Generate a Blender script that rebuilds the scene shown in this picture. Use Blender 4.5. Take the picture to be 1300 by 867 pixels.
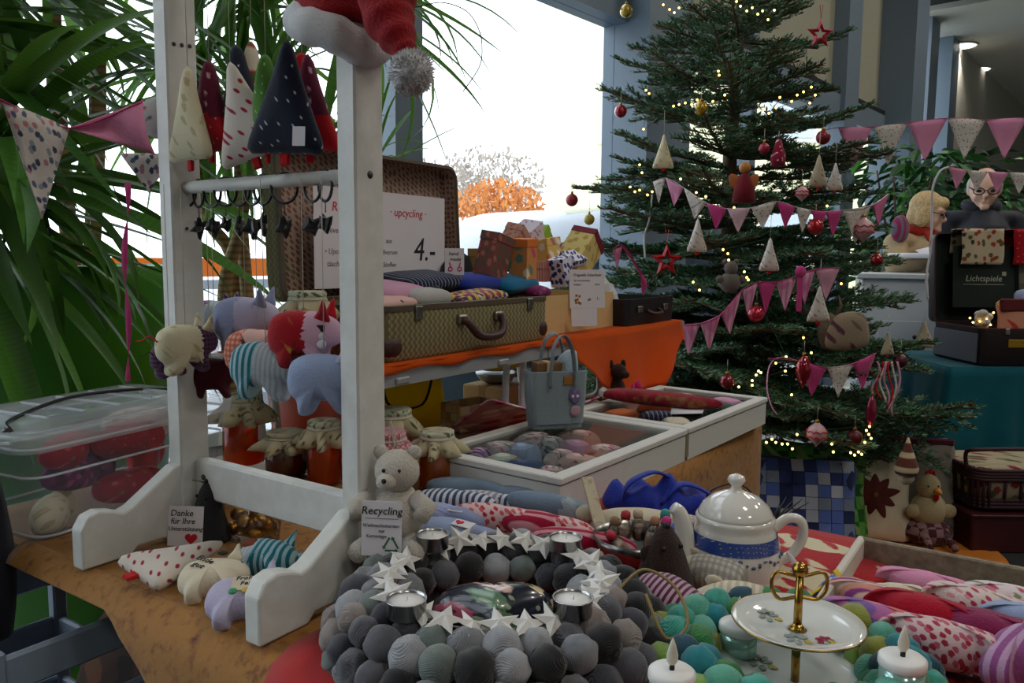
import bpy, math, random
from mathutils import Vector, Matrix, Euler
R_ = math.radians
SC = bpy.context.scene
COL = SC.collection
for o in list(bpy.data.objects): bpy.data.objects.remove(o)

# ---------------------------------------------------------------- camera
F, PX, PY, H = 1000.0, 650.0, 433.5, 1.15
pit, rol = R_(6.05), R_(0.5)
FW = Vector((0, math.cos(pit), -math.sin(pit))); RT0 = Vector((1, 0, 0)); UP0 = RT0.cross(FW)
RT = RT0*math.cos(rol) + UP0*math.sin(rol); UP = UP0*math.cos(rol) - RT0*math.sin(rol)
CAM = Vector((0, 0, H))
cam = bpy.data.cameras.new('camera'); camo = bpy.data.objects.new('camera', cam); COL.objects.link(camo)
cam.sensor_width = 36; cam.lens = 36*F/1300; cam.clip_start = .02; cam.clip_end = 300
mw = Matrix((RT, UP, -FW)).transposed().to_4x4(); mw.translation = CAM; camo.matrix_world = mw
SC.camera = camo

# ---------------------------------------------------------------- world, exposure
wd = bpy.data.worlds.new('overcast_sky'); SC.world = wd; wd.use_nodes = True
bg = wd.node_tree.nodes['Background']; bg.inputs[0].default_value = (.93, .97, 1, 1); bg.inputs[1].default_value = 4.2
SC.view_settings.view_transform = 'Standard'; SC.view_settings.look = 'None'
SC.view_settings.exposure = -0.42; SC.view_settings.gamma = 1; SC.view_settings.use_curve_mapping = False
SC.cycles.max_bounces = 8; SC.cycles.transparent_max_bounces = 24; SC.cycles.caustics_reflective = False; SC.cycles.caustics_refractive = False
LAMP = 42.0     # watts of each ceiling lamp of the hall, all alike

# ---------------------------------------------------------------- pixel -> place
def ray(x, y): return FW + RT*((x-PX)/F) - UP*((y-PY)/F)
def at_z(x, y, z): d = ray(x, y); return CAM + d*((z-H)/d.z)
def at_y(x, y, Y): d = ray(x, y); return CAM + d*(Y/d.y)
U = Vector((.829, -.559, 0)); V = Vector((.559, .829, 0)); RZ = math.atan2(-.559, .829)
def at_u(x, y, c): d = ray(x, y); return CAM + d*(c/d.dot(U))
def at_v(x, y, c): d = ray(x, y); return CAM + d*(c/d.dot(V))
def W(u, v, z=0): return U*u + V*v + Vector((0, 0, z))
T = .74          # height of the big table tops

# ---------------------------------------------------------------- materials
def lin(h):
    if not isinstance(h, str): return tuple(h)[:3]
    h = h.lstrip('#'); c = [int(h[i:i+2], 16)/255 for i in (0, 2, 4)]
    return tuple(x/12.92 if x <= .04045 else ((x+.055)/1.055)**2.4 for x in c)
MATS = {}
def new_mat(name):
    m = bpy.data.materials.new(name); m.use_nodes = True
    nt = m.node_tree; b = nt.nodes['Principled BSDF']
    return m, nt, b
def NN(nt, t, **k):
    n = nt.nodes.new(t)
    for a, v in k.items(): setattr(n, a, v)
    return n
def mixc(nt, fac, a, b, mode='MIX'):
    n = NN(nt, 'ShaderNodeMix', data_type='RGBA', blend_type=mode)
    for i, x in ((0, fac), (6, a), (7, b)):
        if hasattr(x, 'type') and hasattr(x, 'links'): nt.links.new(x, n.inputs[i])
        elif i == 0: n.inputs[0].default_value = x
        else: n.inputs[i].default_value = (*lin(x), 1)
    return n.outputs[2]
def coord(nt, scale=1, rot=(0, 0, 0), src='Object'):
    tc = NN(nt, 'ShaderNodeTexCoord'); mp = NN(nt, 'ShaderNodeMapping')
    nt.links.new(tc.outputs[src], mp.inputs[0]); mp.inputs['Rotation'].default_value = rot
    mp.inputs['Scale'].default_value = (scale,)*3 if not hasattr(scale, '__len__') else scale
    return mp.outputs[0]
def thresh(nt, val, thr, soft=.02, below=True):
    n = NN(nt, 'ShaderNodeMapRange'); nt.links.new(val, n.inputs[0])
    n.inputs[1].default_value = thr-soft; n.inputs[2].default_value = thr+soft
    n.inputs[3].default_value = 1 if below else 0; n.inputs[4].default_value = 0 if below else 1
    return n.outputs[0]
def noise(nt, co, scale, det=3, rough=.6):
    n = NN(nt, 'ShaderNodeTexNoise'); nt.links.new(co, n.inputs[0]); n.inputs['Scale'].default_value = scale
    n.inputs['Detail'].default_value = det; n.inputs['Roughness'].default_value = rough
    return n.outputs[0]
def layer(nt, cur, spec, co0):
    """one printed layer over the current colour: (kind, colour, size in metres, amount[, rotation or colours])"""
    k, c, s = spec[0], spec[1], spec[2]; a = spec[3] if len(spec) > 3 else .3
    rot = spec[4] if len(spec) > 4 else 0
    co = co0
    if rot:
        mp = NN(nt, 'ShaderNodeMapping'); nt.links.new(co0, mp.inputs[0])
        mp.inputs['Rotation'].default_value = rot if hasattr(rot, '__len__') else (0, 0, rot); co = mp.outputs[0]
    if k in ('dots', 'floral'):
        n = NN(nt, 'ShaderNodeTexVoronoi', voronoi_dimensions='2D'); n.inputs['Scale'].default_value = 1/s
        cb = NN(nt, 'ShaderNodeCombineXYZ')
        for ii, vec in ((0, (1, .8, 0)), (1, (0, .6, 1))):
            dt = NN(nt, 'ShaderNodeVectorMath', operation='DOT_PRODUCT'); nt.links.new(co, dt.inputs[0]); dt.inputs[1].default_value = vec; nt.links.new(dt.outputs['Value'], cb.inputs[ii])
        co = cb.outputs[0]; nt.links.new(co, n.inputs[0])
        n.inputs['Randomness'].default_value = .35 if k == 'dots' else 1
        src = n.outputs['Distance']
        if k == 'floral':
            nz = noise(nt, co, 3/s); m = NN(nt, 'ShaderNodeMath', operation='MULTIPLY_ADD'); nt.links.new(nz, m.inputs[0])
            m.inputs[1].default_value = .5; nt.links.new(src, m.inputs[2]); src = m.outputs[0]; a = a+.25
        f = thresh(nt, src, a, .04)
        if isinstance(c, (list, tuple)) and isinstance(c[0], str):
            sp = NN(nt, 'ShaderNodeSeparateColor'); nt.links.new(n.outputs['Color'], sp.inputs[0])
            r = NN(nt, 'ShaderNodeValToRGB'); nt.links.new(sp.outputs[0], r.inputs[0]); r.color_ramp.interpolation = 'CONSTANT'
            el = r.color_ramp.elements
            while len(el) < len(c): el.new(.5)
            for i, cc in enumerate(c): el[i].position = i/len(c); el[i].color = (*lin(cc), 1)
            c = r.outputs[0]
        return mixc(nt, f, cur, c)
    if k in ('stripes', 'gingham'):
        out = cur
        for ax in ('X',) if k == 'stripes' else ('X', 'Y'):
            n = NN(nt, 'ShaderNodeTexWave', wave_type='BANDS', bands_direction=ax); nt.links.new(co, n.inputs[0])
            n.inputs['Scale'].default_value = .314159/s; n.inputs['Distortion'].default_value = 0
            f = thresh(nt, n.outputs['Fac'], a, .12)
            if k == 'gingham':
                m = NN(nt, 'ShaderNodeMath', operation='MULTIPLY'); nt.links.new(f, m.inputs[0]); m.inputs[1].default_value = .6; f = m.outputs[0]
            out = mixc(nt, f, out, c)
        return out
    if k == 'check':
        n = NN(nt, 'ShaderNodeTexChecker'); nt.links.new(co, n.inputs[0]); n.inputs['Scale'].default_value = 1/s
        return mixc(nt, n.outputs['Fac'], cur, c)
    if k == 'noise':
        return mixc(nt, thresh(nt, noise(nt, co, 1/s, 4), a, rot_soft if (rot_soft := .12) else .1), cur, c)
    return cur
def mat(name, col, rough=.75, metal=0, layers=(), bump=None, sheen=0, trans=0, alpha=1, coat=0, emit=0, sub=0, ior=1.45, var=.12, spec=.5):
    if name in MATS: return MATS[name]
    m, nt, b = new_mat(name); co = coord(nt)
    cur = None
    if var and not metal and not trans and alpha == 1:
        c = lin(col); n = noise(nt, co, 14, 3)
        cur = mixc(nt, n, tuple(x*(1-var) for x in c), tuple(min(1, x*(1+var)) for x in c))
    elif layers: cur = mixc(nt, 0.0, col, col)
    for l in layers: cur = layer(nt, cur, l, co)
    if cur is not None: nt.links.new(cur, b.inputs['Base Color'])
    else: b.inputs['Base Color'].default_value = (*lin(col), 1)
    b.inputs['Roughness'].default_value = rough; b.inputs['Metallic'].default_value = metal
    b.inputs['Specular IOR Level'].default_value = spec
    b.inputs['Sheen Weight'].default_value = sheen; b.inputs['Transmission Weight'].default_value = trans
    b.inputs['Alpha'].default_value = alpha; b.inputs['Coat Weight'].default_value = coat; b.inputs['IOR'].default_value = ior
    b.inputs['Subsurface Weight'].default_value = 0
    if emit: b.inputs['Emission Color'].default_value = (*lin(col), 1); b.inputs['Emission Strength'].default_value = emit
    if bump:
        bs, st = bump[0], bump[1]
        if len(bump) > 2 and bump[2] == 'wave':
            n = NN(nt, 'ShaderNodeTexWave', wave_type='BANDS', bands_direction='Z'); nt.links.new(co, n.inputs[0]); n.inputs['Scale'].default_value = bs
            n.inputs['Distortion'].default_value = 3; n.inputs['Detail'].default_value = 2; n.inputs['Detail Scale'].default_value = .6; hgt = n.outputs['Fac']
        else: hgt = noise(nt, co, bs, 4, .65)
        bp = NN(nt, 'ShaderNodeBump'); bp.inputs['Strength'].default_value = st; bp.inputs['Distance'].default_value = .004
        nt.links.new(hgt, bp.inputs['Height']); nt.links.new(bp.outputs[0], b.inputs['Normal'])
    MATS[name] = m; return m
def fab(name, col, *layers, rough=.9, bump=(260, .35), sheen=.15): return mat(name, col, rough=rough, layers=layers, bump=bump, sheen=sheen, var=.1, spec=.2)
def backlit(m, col, fac):
    """thin cloth or jelly that lets light through"""
    nt = m.node_tree; bs = nt.nodes['Principled BSDF']; tr = NN(nt, 'ShaderNodeBsdfTranslucent'); tr.inputs[0].default_value = (*lin(col), 1)
    mx = NN(nt, 'ShaderNodeMixShader'); mx.inputs[0].default_value = fac; out = [n for n in nt.nodes if n.type == 'OUTPUT_MATERIAL'][0]
    nt.links.new(bs.outputs[0], mx.inputs[1]); nt.links.new(tr.outputs[0], mx.inputs[2]); nt.links.new(mx.outputs[0], out.inputs[0]); return m
def clear(name, tint='ffffff', gloss=.5, rough=.03):
    """thin clear sheet: see-through with a weak mirror on top"""
    if name in MATS: return MATS[name]
    m = bpy.data.materials.new(name); m.use_nodes = True; nt = m.node_tree; nt.nodes.clear()
    o = NN(nt, 'ShaderNodeOutputMaterial'); t = NN(nt, 'ShaderNodeBsdfTransparent'); t.inputs[0].default_value = (*lin(tint), 1)
    g = NN(nt, 'ShaderNodeBsdfGlossy'); g.inputs['Roughness'].default_value = rough
    fr = NN(nt, 'ShaderNodeFresnel'); fr.inputs[0].default_value = 1.45
    ad = NN(nt, 'ShaderNodeMath', operation='MULTIPLY_ADD'); nt.links.new(fr.outputs[0], ad.inputs[0]); ad.inputs[1].default_value = gloss; ad.inputs[2].default_value = gloss*.1
    mx = NN(nt, 'ShaderNodeMixShader'); nt.links.new(ad.outputs[0], mx.inputs[0]); nt.links.new(t.outputs[0], mx.inputs[1]); nt.links.new(g.outputs[0], mx.inputs[2])
    nt.links.new(mx.outputs[0], o.inputs[0]); MATS[name] = m; return m
def milky(name, tint, amount=.35, rough=.3):
    """see-through plastic or tulle: part transparent, part diffuse"""
    if name in MATS: return MATS[name]
    m = bpy.data.materials.new(name); m.use_nodes = True; nt = m.node_tree; nt.nodes.clear()
    o = NN(nt, 'ShaderNodeOutputMaterial'); t = NN(nt, 'ShaderNodeBsdfTransparent')
    p = NN(nt, 'ShaderNodeBsdfPrincipled'); p.inputs['Base Color'].default_value = (*lin(tint), 1); p.inputs['Roughness'].default_value = rough
    mx = NN(nt, 'ShaderNodeMixShader'); mx.inputs[0].default_value = amount
    nt.links.new(t.outputs[0], mx.inputs[1]); nt.links.new(p.outputs[0], mx.inputs[2]); nt.links.new(mx.outputs[0], o.inputs[0]); MATS[name] = m; return m
def jelly(name, col, amount=.45):
    if name in MATS: return MATS[name]
    m = milky(name, col, amount, .12); m.node_tree.nodes['Transparent BSDF'].inputs[0].default_value = (*lin(col), 1); return m
def glow(name, col, s):
    if name in MATS: return MATS[name]
    return mat(name, col, emit=s, var=0)

# ---------------------------------------------------------------- mesh building
def V3(*a): return Vector(a)
class B:
    def __init__(s): s.v = []; s.f = []; s.m = []; s.cur = 0; s.X = Matrix()
    def add(s, vs, fs):
        n = len(s.v); s.v += [s.X @ Vector(p) for p in vs]; s.f += [tuple(i+n for i in f) for f in fs]; s.m += [s.cur]*len(fs); return s
    def box(s, c, d, rot=None, bev=0):
        x, y, z = (k/2 for k in d)
        if bev:
            b = min(bev, x*.9, y*.9, z*.9); vs = []
            idx = {}
            for i, (sx, sy, sz) in enumerate([(a, bb, cc) for a in (-1, 1) for bb in (-1, 1) for cc in (-1, 1)]):
                for ax in range(3):
                    p = [sx*(x-b), sy*(y-b), sz*(z-b)]; p[ax] = (sx*x, sy*y, sz*z)[ax]; idx[(sx, sy, sz, ax)] = len(vs); vs.append(p)
            fs = []; S = (-1, 1)
            for ax in range(3):
                o1, o2 = [k for k in range(3) if k != ax]
                for sg in S:
                    q = []
                    for (a, bb) in ((-1, -1), (1, -1), (1, 1), (-1, 1)):
                        t = [0, 0, 0]; t[ax] = sg; t[o1] = a; t[o2] = bb; q.append(idx[(*t, ax)])
                    fs.append(tuple(q))
            for ax in range(3):
                o1, o2 = [k for k in range(3) if k != ax]
                for a in S:
                    for bb in S:
                        t0 = [0, 0, 0]; t1 = [0, 0, 0]; t0[o1] = t1[o1] = a; t0[o2] = t1[o2] = bb; t0[ax] = -1; t1[ax] = 1
                        fs.append((idx[(*t0, o1)], idx[(*t1, o1)], idx[(*t1, o2)], idx[(*t0, o2)]))
            for a in S:
                for bb in S:
                    for cc in S: fs.append((idx[(a, bb, cc, 0)], idx[(a, bb, cc, 1)], idx[(a, bb, cc, 2)]))
        else:
            vs = [(a*x, b_*y, c_*z) for a in (-1, 1) for b_ in (-1, 1) for c_ in (-1, 1)]
            fs = [(0, 1, 3, 2), (4, 6, 7, 5), (0, 4, 5, 1), (2, 3, 7, 6), (0, 2, 6, 4), (1, 5, 7, 3)]
        M = rot.to_matrix() if isinstance(rot, Euler) else (Euler(rot).to_matrix() if rot else Matrix.Identity(3))
        c = Vector(c); return s.add([M @ Vector(p)+c for p in vs], fs)
    def lathe(s, prof, n=24, c=(0, 0, 0), sx=1, sy=1, cap=True, wob=None):
        vs = []; fs = []; c = Vector(c); k = len(prof)
        for i, (r, z) in enumerate(prof):
            for j in range(n):
                a = 2*math.pi*j/n; w = wob(i, a) if wob else 0
                vs.append(c+Vector(((r+w)*math.cos(a)*sx, (r+w)*math.sin(a)*sy, z)))
        for i in range(k-1):
            for j in range(n): fs.append((i*n+j, i*n+(j+1) % n, (i+1)*n+(j+1) % n, (i+1)*n+j))
        if cap: fs.append(tuple(range(n))[::-1]); fs.append(tuple((k-1)*n+j for j in range(n)))
        return s.add(vs, fs)
    def cyl(s, a, b, r, r2=None, n=12):
        return s.tube([a, b], [r, r if r2 is None else r2], n)
    def tube(s, pts, r, n=8, closed=False, flat=None, cap=True):
        pts = [Vector(p) for p in pts]; m = len(pts); vs = []; fs = []; nrm = None
        rr = r if hasattr(r, '__len__') else [r]*m
        for i, p in enumerate(pts):
            if closed: t = pts[(i+1) % m]-pts[i-1]
            else: t = pts[min(i+1, m-1)]-pts[max(i-1, 0)]
            t = t.normalized() if t.length > 1e-9 else Vector((0, 0, 1))
            if nrm is None:
                a = Vector((0, 0, 1)) if abs(t.z) < .9 else Vector((1, 0, 0)); nrm = a.cross(t).normalized()
            else:
                nrm = nrm-t*nrm.dot(t); nrm = nrm.normalized() if nrm.length > 1e-6 else t.orthogonal().normalized()
            bn = t.cross(nrm)
            for j in range(n):
                a = 2*math.pi*j/n
                vs.append(p+nrm*(rr[i]*math.cos(a))+bn*(rr[i]*(flat or 1)*math.sin(a)))
        q = m if closed else m-1
        for i in range(q):
            for j in range(n):
                i2 = (i+1) % m; fs.append((i*n+j, i*n+(j+1) % n, i2*n+(j+1) % n, i2*n+j))
        if cap and not closed: fs.append(tuple(range(n))[::-1]); fs.append(tuple((m-1)*n+j for j in range(n)))
        return s.add(vs, fs)
    def ball(s, c, r, n=14, k=9, rot=None):
        r = Vector(r) if hasattr(r, '__len__') else Vector((r, r, r)); c = Vector(c)
        M = Euler(rot).to_matrix() if rot else Matrix.Identity(3); vs = [c+M @ Vector((0, 0, -r.z))]; fs = []
        for i in range(1, k):
            t = math.pi*i/k
            for j in range(n):
                a = 2*math.pi*j/n; vs.append(c+M @ Vector((r.x*math.sin(t)*math.cos(a), r.y*math.sin(t)*math.sin(a), -r.z*math.cos(t))))
        vs.append(c+M @ Vector((0, 0, r.z))); L = len(vs)-1
        for j in range(n): fs.append((0, 1+(j+1) % n, 1+j)); fs.append((L, 1+(k-2)*n+j, 1+(k-2)*n+(j+1) % n))
        for i in range(k-2):
            for j in range(n): fs.append((1+i*n+j, 1+i*n+(j+1) % n, 1+(i+1)*n+(j+1) % n, 1+(i+1)*n+j))
        return s.add(vs, fs)
    def torus(s, c, R, r, n=20, k=8, nrm=(0, 0, 1), sy=1):
        q = Vector((0, 0, 1)).rotation_difference(Vector(nrm)); c = Vector(c)
        return s.tube([c+q @ Vector((R*math.cos(2*math.pi*i/n), R*sy*math.sin(2*math.pi*i/n), 0)) for i in range(n)], r, k, closed=True)
    def prism(s, outline, z0, z1):
        n = len(outline); vs = [(x, y, z0) for x, y in outline]+[(x, y, z1) for x, y in outline]
        fs = [tuple(range(n))[::-1], tuple(range(n, 2*n))]+[(i, (i+1) % n, n+(i+1) % n, n+i) for i in range(n)]
        return s.add(vs, fs)
    def puff(s, outline, t, rings=4, cen=None, zoff=0, back=1):
        """a stuffed shape: the outline inflated to half thickness t on both sides"""
        n = len(outline)
        cx, cy = cen or (sum(p[0] for p in outline)/n, sum(p[1] for p in outline)/n)
        vs = [(x, y, zoff) for x, y in outline]; fs = []; top = []; bot = []
        prev_t = prev_b = list(range(n))
        for i in range(1, rings+1):
            q = i/(rings+.6); sc = math.cos(q*math.pi/2)**.8; hz = t*math.sin(q*math.pi/2)**.85
            for sg, prev in ((1, prev_t), (-back, prev_b)):
                base = len(vs); vs += [(cx+(x-cx)*sc, cy+(y-cy)*sc, zoff+sg*hz) for x, y in outline]; cur = list(range(base, base+n))
                for j in range(n):
                    q4 = (prev[j], prev[(j+1) % n], cur[(j+1) % n], cur[j]); fs.append(q4 if sg > 0 else q4[::-1])
                if sg > 0: prev_t = cur
                else: prev_b = cur
        vs.append((cx, cy, zoff+t)); a = len(vs)-1; vs.append((cx, cy, zoff-t*back)); b = len(vs)-1
        for j in range(n): fs.append((prev_t[j], prev_t[(j+1) % n], a)); fs.append((prev_b[(j+1) % n], prev_b[j], b))
        return s.add(vs, fs)
    def sheet(s, fn, nu, nv, thick=0):
        vs = [fn(i/nu, j/nv) for j in range(nv+1) for i in range(nu+1)]
        fs = [(j*(nu+1)+i, j*(nu+1)+i+1, (j+1)*(nu+1)+i+1, (j+1)*(nu+1)+i) for j in range(nv) for i in range(nu)]
        return s.add(vs, fs)
    def mesh(s, name, mats, smooth=True):
        me = bpy.data.meshes.new(name); me.from_pydata([tuple(p) for p in s.v], [], s.f)
        mats = mats if isinstance(mats, (list, tuple)) else [mats]
        for m in mats: me.materials.append(m)
        me.polygons.foreach_set('material_index', s.m)
        me.polygons.foreach_set('use_smooth', [smooth]*len(s.f)); me.update(); return me
    def obj(s, name, mats, parent=None, smooth=True, sub=0, solid=0, sharp=None):
        o = link(s.mesh(name, mats, smooth), name, parent)
        if smooth and sharp:
            o.data.shade_smooth() if hasattr(o.data, 'shade_smooth') else None
            try: o.data.set_sharp_from_angle(angle=R_(sharp))
            except Exception: pass
        if solid: md = o.modifiers.new('thickness', 'SOLIDIFY'); md.thickness = solid; md.offset = 0
        if sub: md = o.modifiers.new('smooth', 'SUBSURF'); md.levels = sub; md.render_levels = sub
        return o
def link(data, name, parent=None):
    o = bpy.data.objects.new(name, data); COL.objects.link(o)
    if parent: o.parent = parent
    return o
def tag(o, label=None, cat=None, group=None, kind=None):
    if label: o['label'] = label
    if cat: o['category'] = cat
    if group: o['group'] = group
    if kind: o['kind'] = kind
    return o
def thing(name, label, cat, loc=(0, 0, 0), rz=0, group=None, rot=None, scale=1):
    o = link(None, name); o.empty_display_size = .02; o.location = loc; o.rotation_euler = rot if rot else (0, 0, rz); o.scale = (scale,)*3
    return tag(o, label, cat, group)
def struct(o): o['kind'] = 'structure'; return o
def place(o, loc, rz=0, rot=None, scale=None):
    o.location = loc; o.rotation_euler = rot if rot else (0, 0, rz)
    if scale is not None: o.scale = (scale,)*3 if not hasattr(scale, '__len__') else scale
    return o
def crom(pts, per=6, closed=True):
    """smooth curve through the points"""
    pts = [Vector(p) for p in pts]; n = len(pts); out = []
    for i in range(n if closed else n-1):
        g = (lambda k: pts[k % n]) if closed else (lambda k: pts[max(0, min(n-1, k))])
        a, b, c, d = g(i-1), g(i), g(i+1), g(i+2)
        for k in range(per):
            t = k/per; out.append(.5*((2*b)+(c-a)*t+(2*a-5*b+4*c-d)*t*t+(3*b-a-3*c+d)*t**3))
    if not closed: out.append(pts[-1])
    return out
def crom2(pts, per=5): return [(p.x, p.y) for p in crom([(x, y, 0) for x, y in pts], per)]
def text(name, body, size, parent, m, loc, rot=(0, 0, 0), align='CENTER', shear=.15, extr=.0003, mw=None, space=1.0):
    cu = bpy.data.curves.new(name, 'FONT'); cu.body = body; cu.size = size; cu.align_x = align; cu.align_y = 'CENTER'; cu.shear = shear; cu.extrude = extr
    cu.resolution_u = 2; cu.space_line = space
    t = bpy.data.objects.new(name, cu); COL.objects.link(t); bpy.context.view_layer.update()
    me = bpy.data.meshes.new_from_object(t.evaluated_get(bpy.context.evaluated_depsgraph_get()))
    bpy.data.objects.remove(t); me.materials.clear(); me.materials.append(m)
    o = link(me, name, parent); o.location = loc; o.rotation_euler = rot; return o
def aim(d, rollv=None):
    """rotation taking local +Z to d"""
    return Vector(d).to_track_quat('Z', 'Y').to_euler()
def rnd(a, b): return random.uniform(a, b)
random.seed(7)
# ================================================================ the hall
m_floor = mat('dark_floor_covering', '2b2d2c', rough=.8, bump=(180, .2))
m_tile = mat('pale_stone_tiles', 'c9cdd0', rough=.35, layers=(('noise', 'b7bcc0', .2, .5),))
m_frame = mat('blue_grey_window_frame', '6f7e8c', rough=.5, var=.04)
m_gap = mat('black_rubber_joint', '15171a', rough=.7)
m_wall = mat('pale_hall_wall', 'b9b6ab', rough=.9, var=.05)
m_ceil = mat('pale_hall_ceiling', 'c9c7bd', rough=.9, var=.05)
m_beige = mat('beige_infill_panel', 'a09d8a', rough=.8, var=.05)
m_conc = mat('speckled_concrete_beam', 'a9aba6', rough=.9, layers=(('noise', '8d8f8b', .01, .56),))
m_glass = clear('window_glass', 'f8fcff', .12)
FD = Vector((.652, .758, 0)); FN = Vector((.758, -.652, 0)); FO = -2.65; FRZ = math.atan2(.758, .652)
def FP(s, z=0, off=0): return FN*(FO+off)+FD*s+Vector((0, 0, z))
def fbox(b, s0, s1, z0, z1, o0, o1):       # a box in facade coordinates
    b.box(((s0+s1)/2, -(o0+o1)/2, (z0+z1)/2), (s1-s0, o1-o0, z1-z0))
FM = Matrix.Rotation(FRZ, 4, 'Z'); FM.translation = FN*FO
def fobj(b, name, m, parent=None): o = b.obj(name, m, parent, smooth=False); o.matrix_world = FM; return o
# floor: dark covering of the hall, pale tiles along the glass front
b = B(); fbox(b, -9, 18, -.05, 0, -.05, 9.4); struct(fobj(b, 'floor', m_floor))
fl = fobj(B(), 'floor_tiles', m_tile); struct(fl)
b = B(); fbox(b, 9.8, 17, .0, .008, .1, 9); struct(fobj(b, 'floor_back_bounce', m_tile))  # unseen pale floor layer, added to bounce light onto the back ceiling
b = B()
tl = None
for i in range(-4, 14):
    for j in range(3):
        if tl is None:
            bb = B(); bb.box((0, 0, .003), (.594, .394, .006), bev=.002); tl = bb.mesh('tile', m_tile, False)
        o = link(tl, 'tile', fl); o.location = (i*.6+.3, -(j*.4+.2), 0)
# glass front: columns, rails, panes
front = B()
win = fobj(B(), 'window_1', m_frame); struct(win)
def fpart(name, m, *boxes):
    b = B()
    for q in boxes: fbox(b, *q)
    o = b.obj(name, m, win, smooth=False); return o
fpart('column', m_frame, (3.86, 4.17, 0, 5, 0, .30)); fpart('joint', m_gap, (4.17, 4.235, 0, 5, 0, .24)); fpart('post', m_frame, (4.235, 4.46, 0, 5, 0, .24))
fpart('joint', m_gap, (4.46, 4.5, 0, 5, 0, .2))
fpart('post', m_frame, (2.16, 2.31, 0, 5, 0, .16)); fpart('post', m_frame, (.3, .44, 0, 5, 0, .16)); fpart('post', m_frame, (-1.6, -1.46, 0, 5, 0, .16))
fpart('post', m_frame, (5.55, 5.65, 0, 5, 0, .14)); fpart('column', m_frame, (7.35, 7.7, 0, 5, 0, .2)); fpart('column', m_frame, (8.7, 9.15, 0, 5, 0, .4))
fpart('transom', m_frame, (-4, 3.86, 2.46, 2.68, 0, .16)); fpart('transom', m_frame, (4.5, 8.7, 2.42, 2.62, 0, .16))
fpart('joint', m_gap, (4.5, 8.7, 2.62, 2.67, 0, .15)); fpart('sill', m_frame, (-4, 9, 0, .12, 0, .12))
fpart('head_rail', m_frame, (-4, 9, 4.8, 5, 0, .16))
for s0, s1 in ((4.5, 5.55), (5.65, 7.35), (7.7, 8.7)): fpart('infill_panel', m_beige, (s0, s1, 2.67, 4.8, .04, .07))
for s0, s1 in ((-4, -1.6), (-1.46, .3), (.44, 2.16), (2.31, 3.86), (4.5, 5.55), (5.65, 7.35), (7.7, 8.7)):
    fpart('pane', m_glass, (s0, s1, .12, 2.46, .07, .076))
    if s0 < 4: fpart('pane', m_glass, (s0, s1, 2.68, 4.8, .07, .076))
# far cross beam and the room behind it
bm = fobj(B(), 'trim_1', m_conc); struct(bm)
def bpart(name, m, *boxes):
    b = B()
    for q in boxes: fbox(b, *q)
    return b.obj(name, m, bm, smooth=False)
bpart('beam', m_conc, (9.3, 9.7, 3.95, 4.35, 0, 9)); bpart('dark_rail', m_gap, (9.28, 9.5, 3.86, 3.95, 0, 9)); bpart('upper_band', m_frame, (9.3, 9.7, 4.35, 5, 0, 9))
rc = B(); fbox(rc, 9.7, 18, 3.86, 3.96, -.2, 9); fobj(rc, 'ceiling_back', m_ceil)['kind'] = 'structure'
rw = B(); fbox(rw, 17, 17.2, 0, 3.9, -.2, 9); fobj(rw, 'wall_back', mat('grey_back_wall', 'a9aaa0', rough=.9, var=.05))['kind'] = 'structure'
w2 = fobj(B(), 'window_2', m_frame); struct(w2)
for i, s0 in enumerate((9.9, 10.9)):
    q = B(); fbox(q, s0, s0+.35, 0, 3.86, 0, .25); q.obj('post', m_frame, w2, smooth=False)
q = B(); fbox(q, 11.3, 17, 0, 3.86, 0, .2); q.obj('wall_panel', m_wall, w2, smooth=False)
for s0, s1 in ((10.25, 10.9),):
    q = B(); fbox(q, s0, s1, .1, 3.86, .07, .076); q.obj('pane', m_glass, w2, smooth=False)
# hall ceiling, right and rear walls
b = B(); b.box((0, 0, 5.05), (28, 1, .1)); b.v = []; b.f = []; b.m = []
fbox(b, -12, 9.7, 5, 5.1, -.1, 14); fobj(b, 'ceiling', m_ceil)['kind'] = 'structure'
b = B(); fbox(b, -12, 18, 0, 5, 9.2, 9.4); fobj(b, 'wall_right', m_wall)['kind'] = 'structure'
b = B(); fbox(b, -9.2, -9, 0, 5, -.1, 9.4); fobj(b, 'wall_rear', m_wall)['kind'] = 'structure'
b = B(); fbox(b, -9, -4, 0, 5, -.1, .05); fobj(b, 'wall_left', m_wall)['kind'] = 'structure'
# round downlights of the back room
m_bez = mat('white_lamp_ring', 'd8d8d2', rough=.5); m_spot = glow('downlight_glow', 'fffaf0', 6)
for k, (px, py) in enumerate(((1220, 58), (1240, 88), (1258, 113), (1275, 140))):
    p = at_z(px, py, 3.855)
    t = thing('downlight', 'round white recessed downlight glowing in the far ceiling', 'lamp', p, group='downlights in the far ceiling')
    B().lathe([(.2, 0), (.2, -.012), (.17, -.014), (.17, 0)], 24).obj('ring', m_bez, t)
    B().lathe([(.17, -.004), (.16, -.009)], 24).obj('diffuser', m_spot, t)
    if 1:
        l = bpy.data.lights.new('downlight_light', 'SPOT'); l.energy = 150; l.spot_size = R_(120); l.spot_blend = .6; l.color = (1, .93, .82); l.shadow_soft_size = .1
        lo = link(l, 'downlight_light', t); lo.location = (0, 0, -.03)
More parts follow.
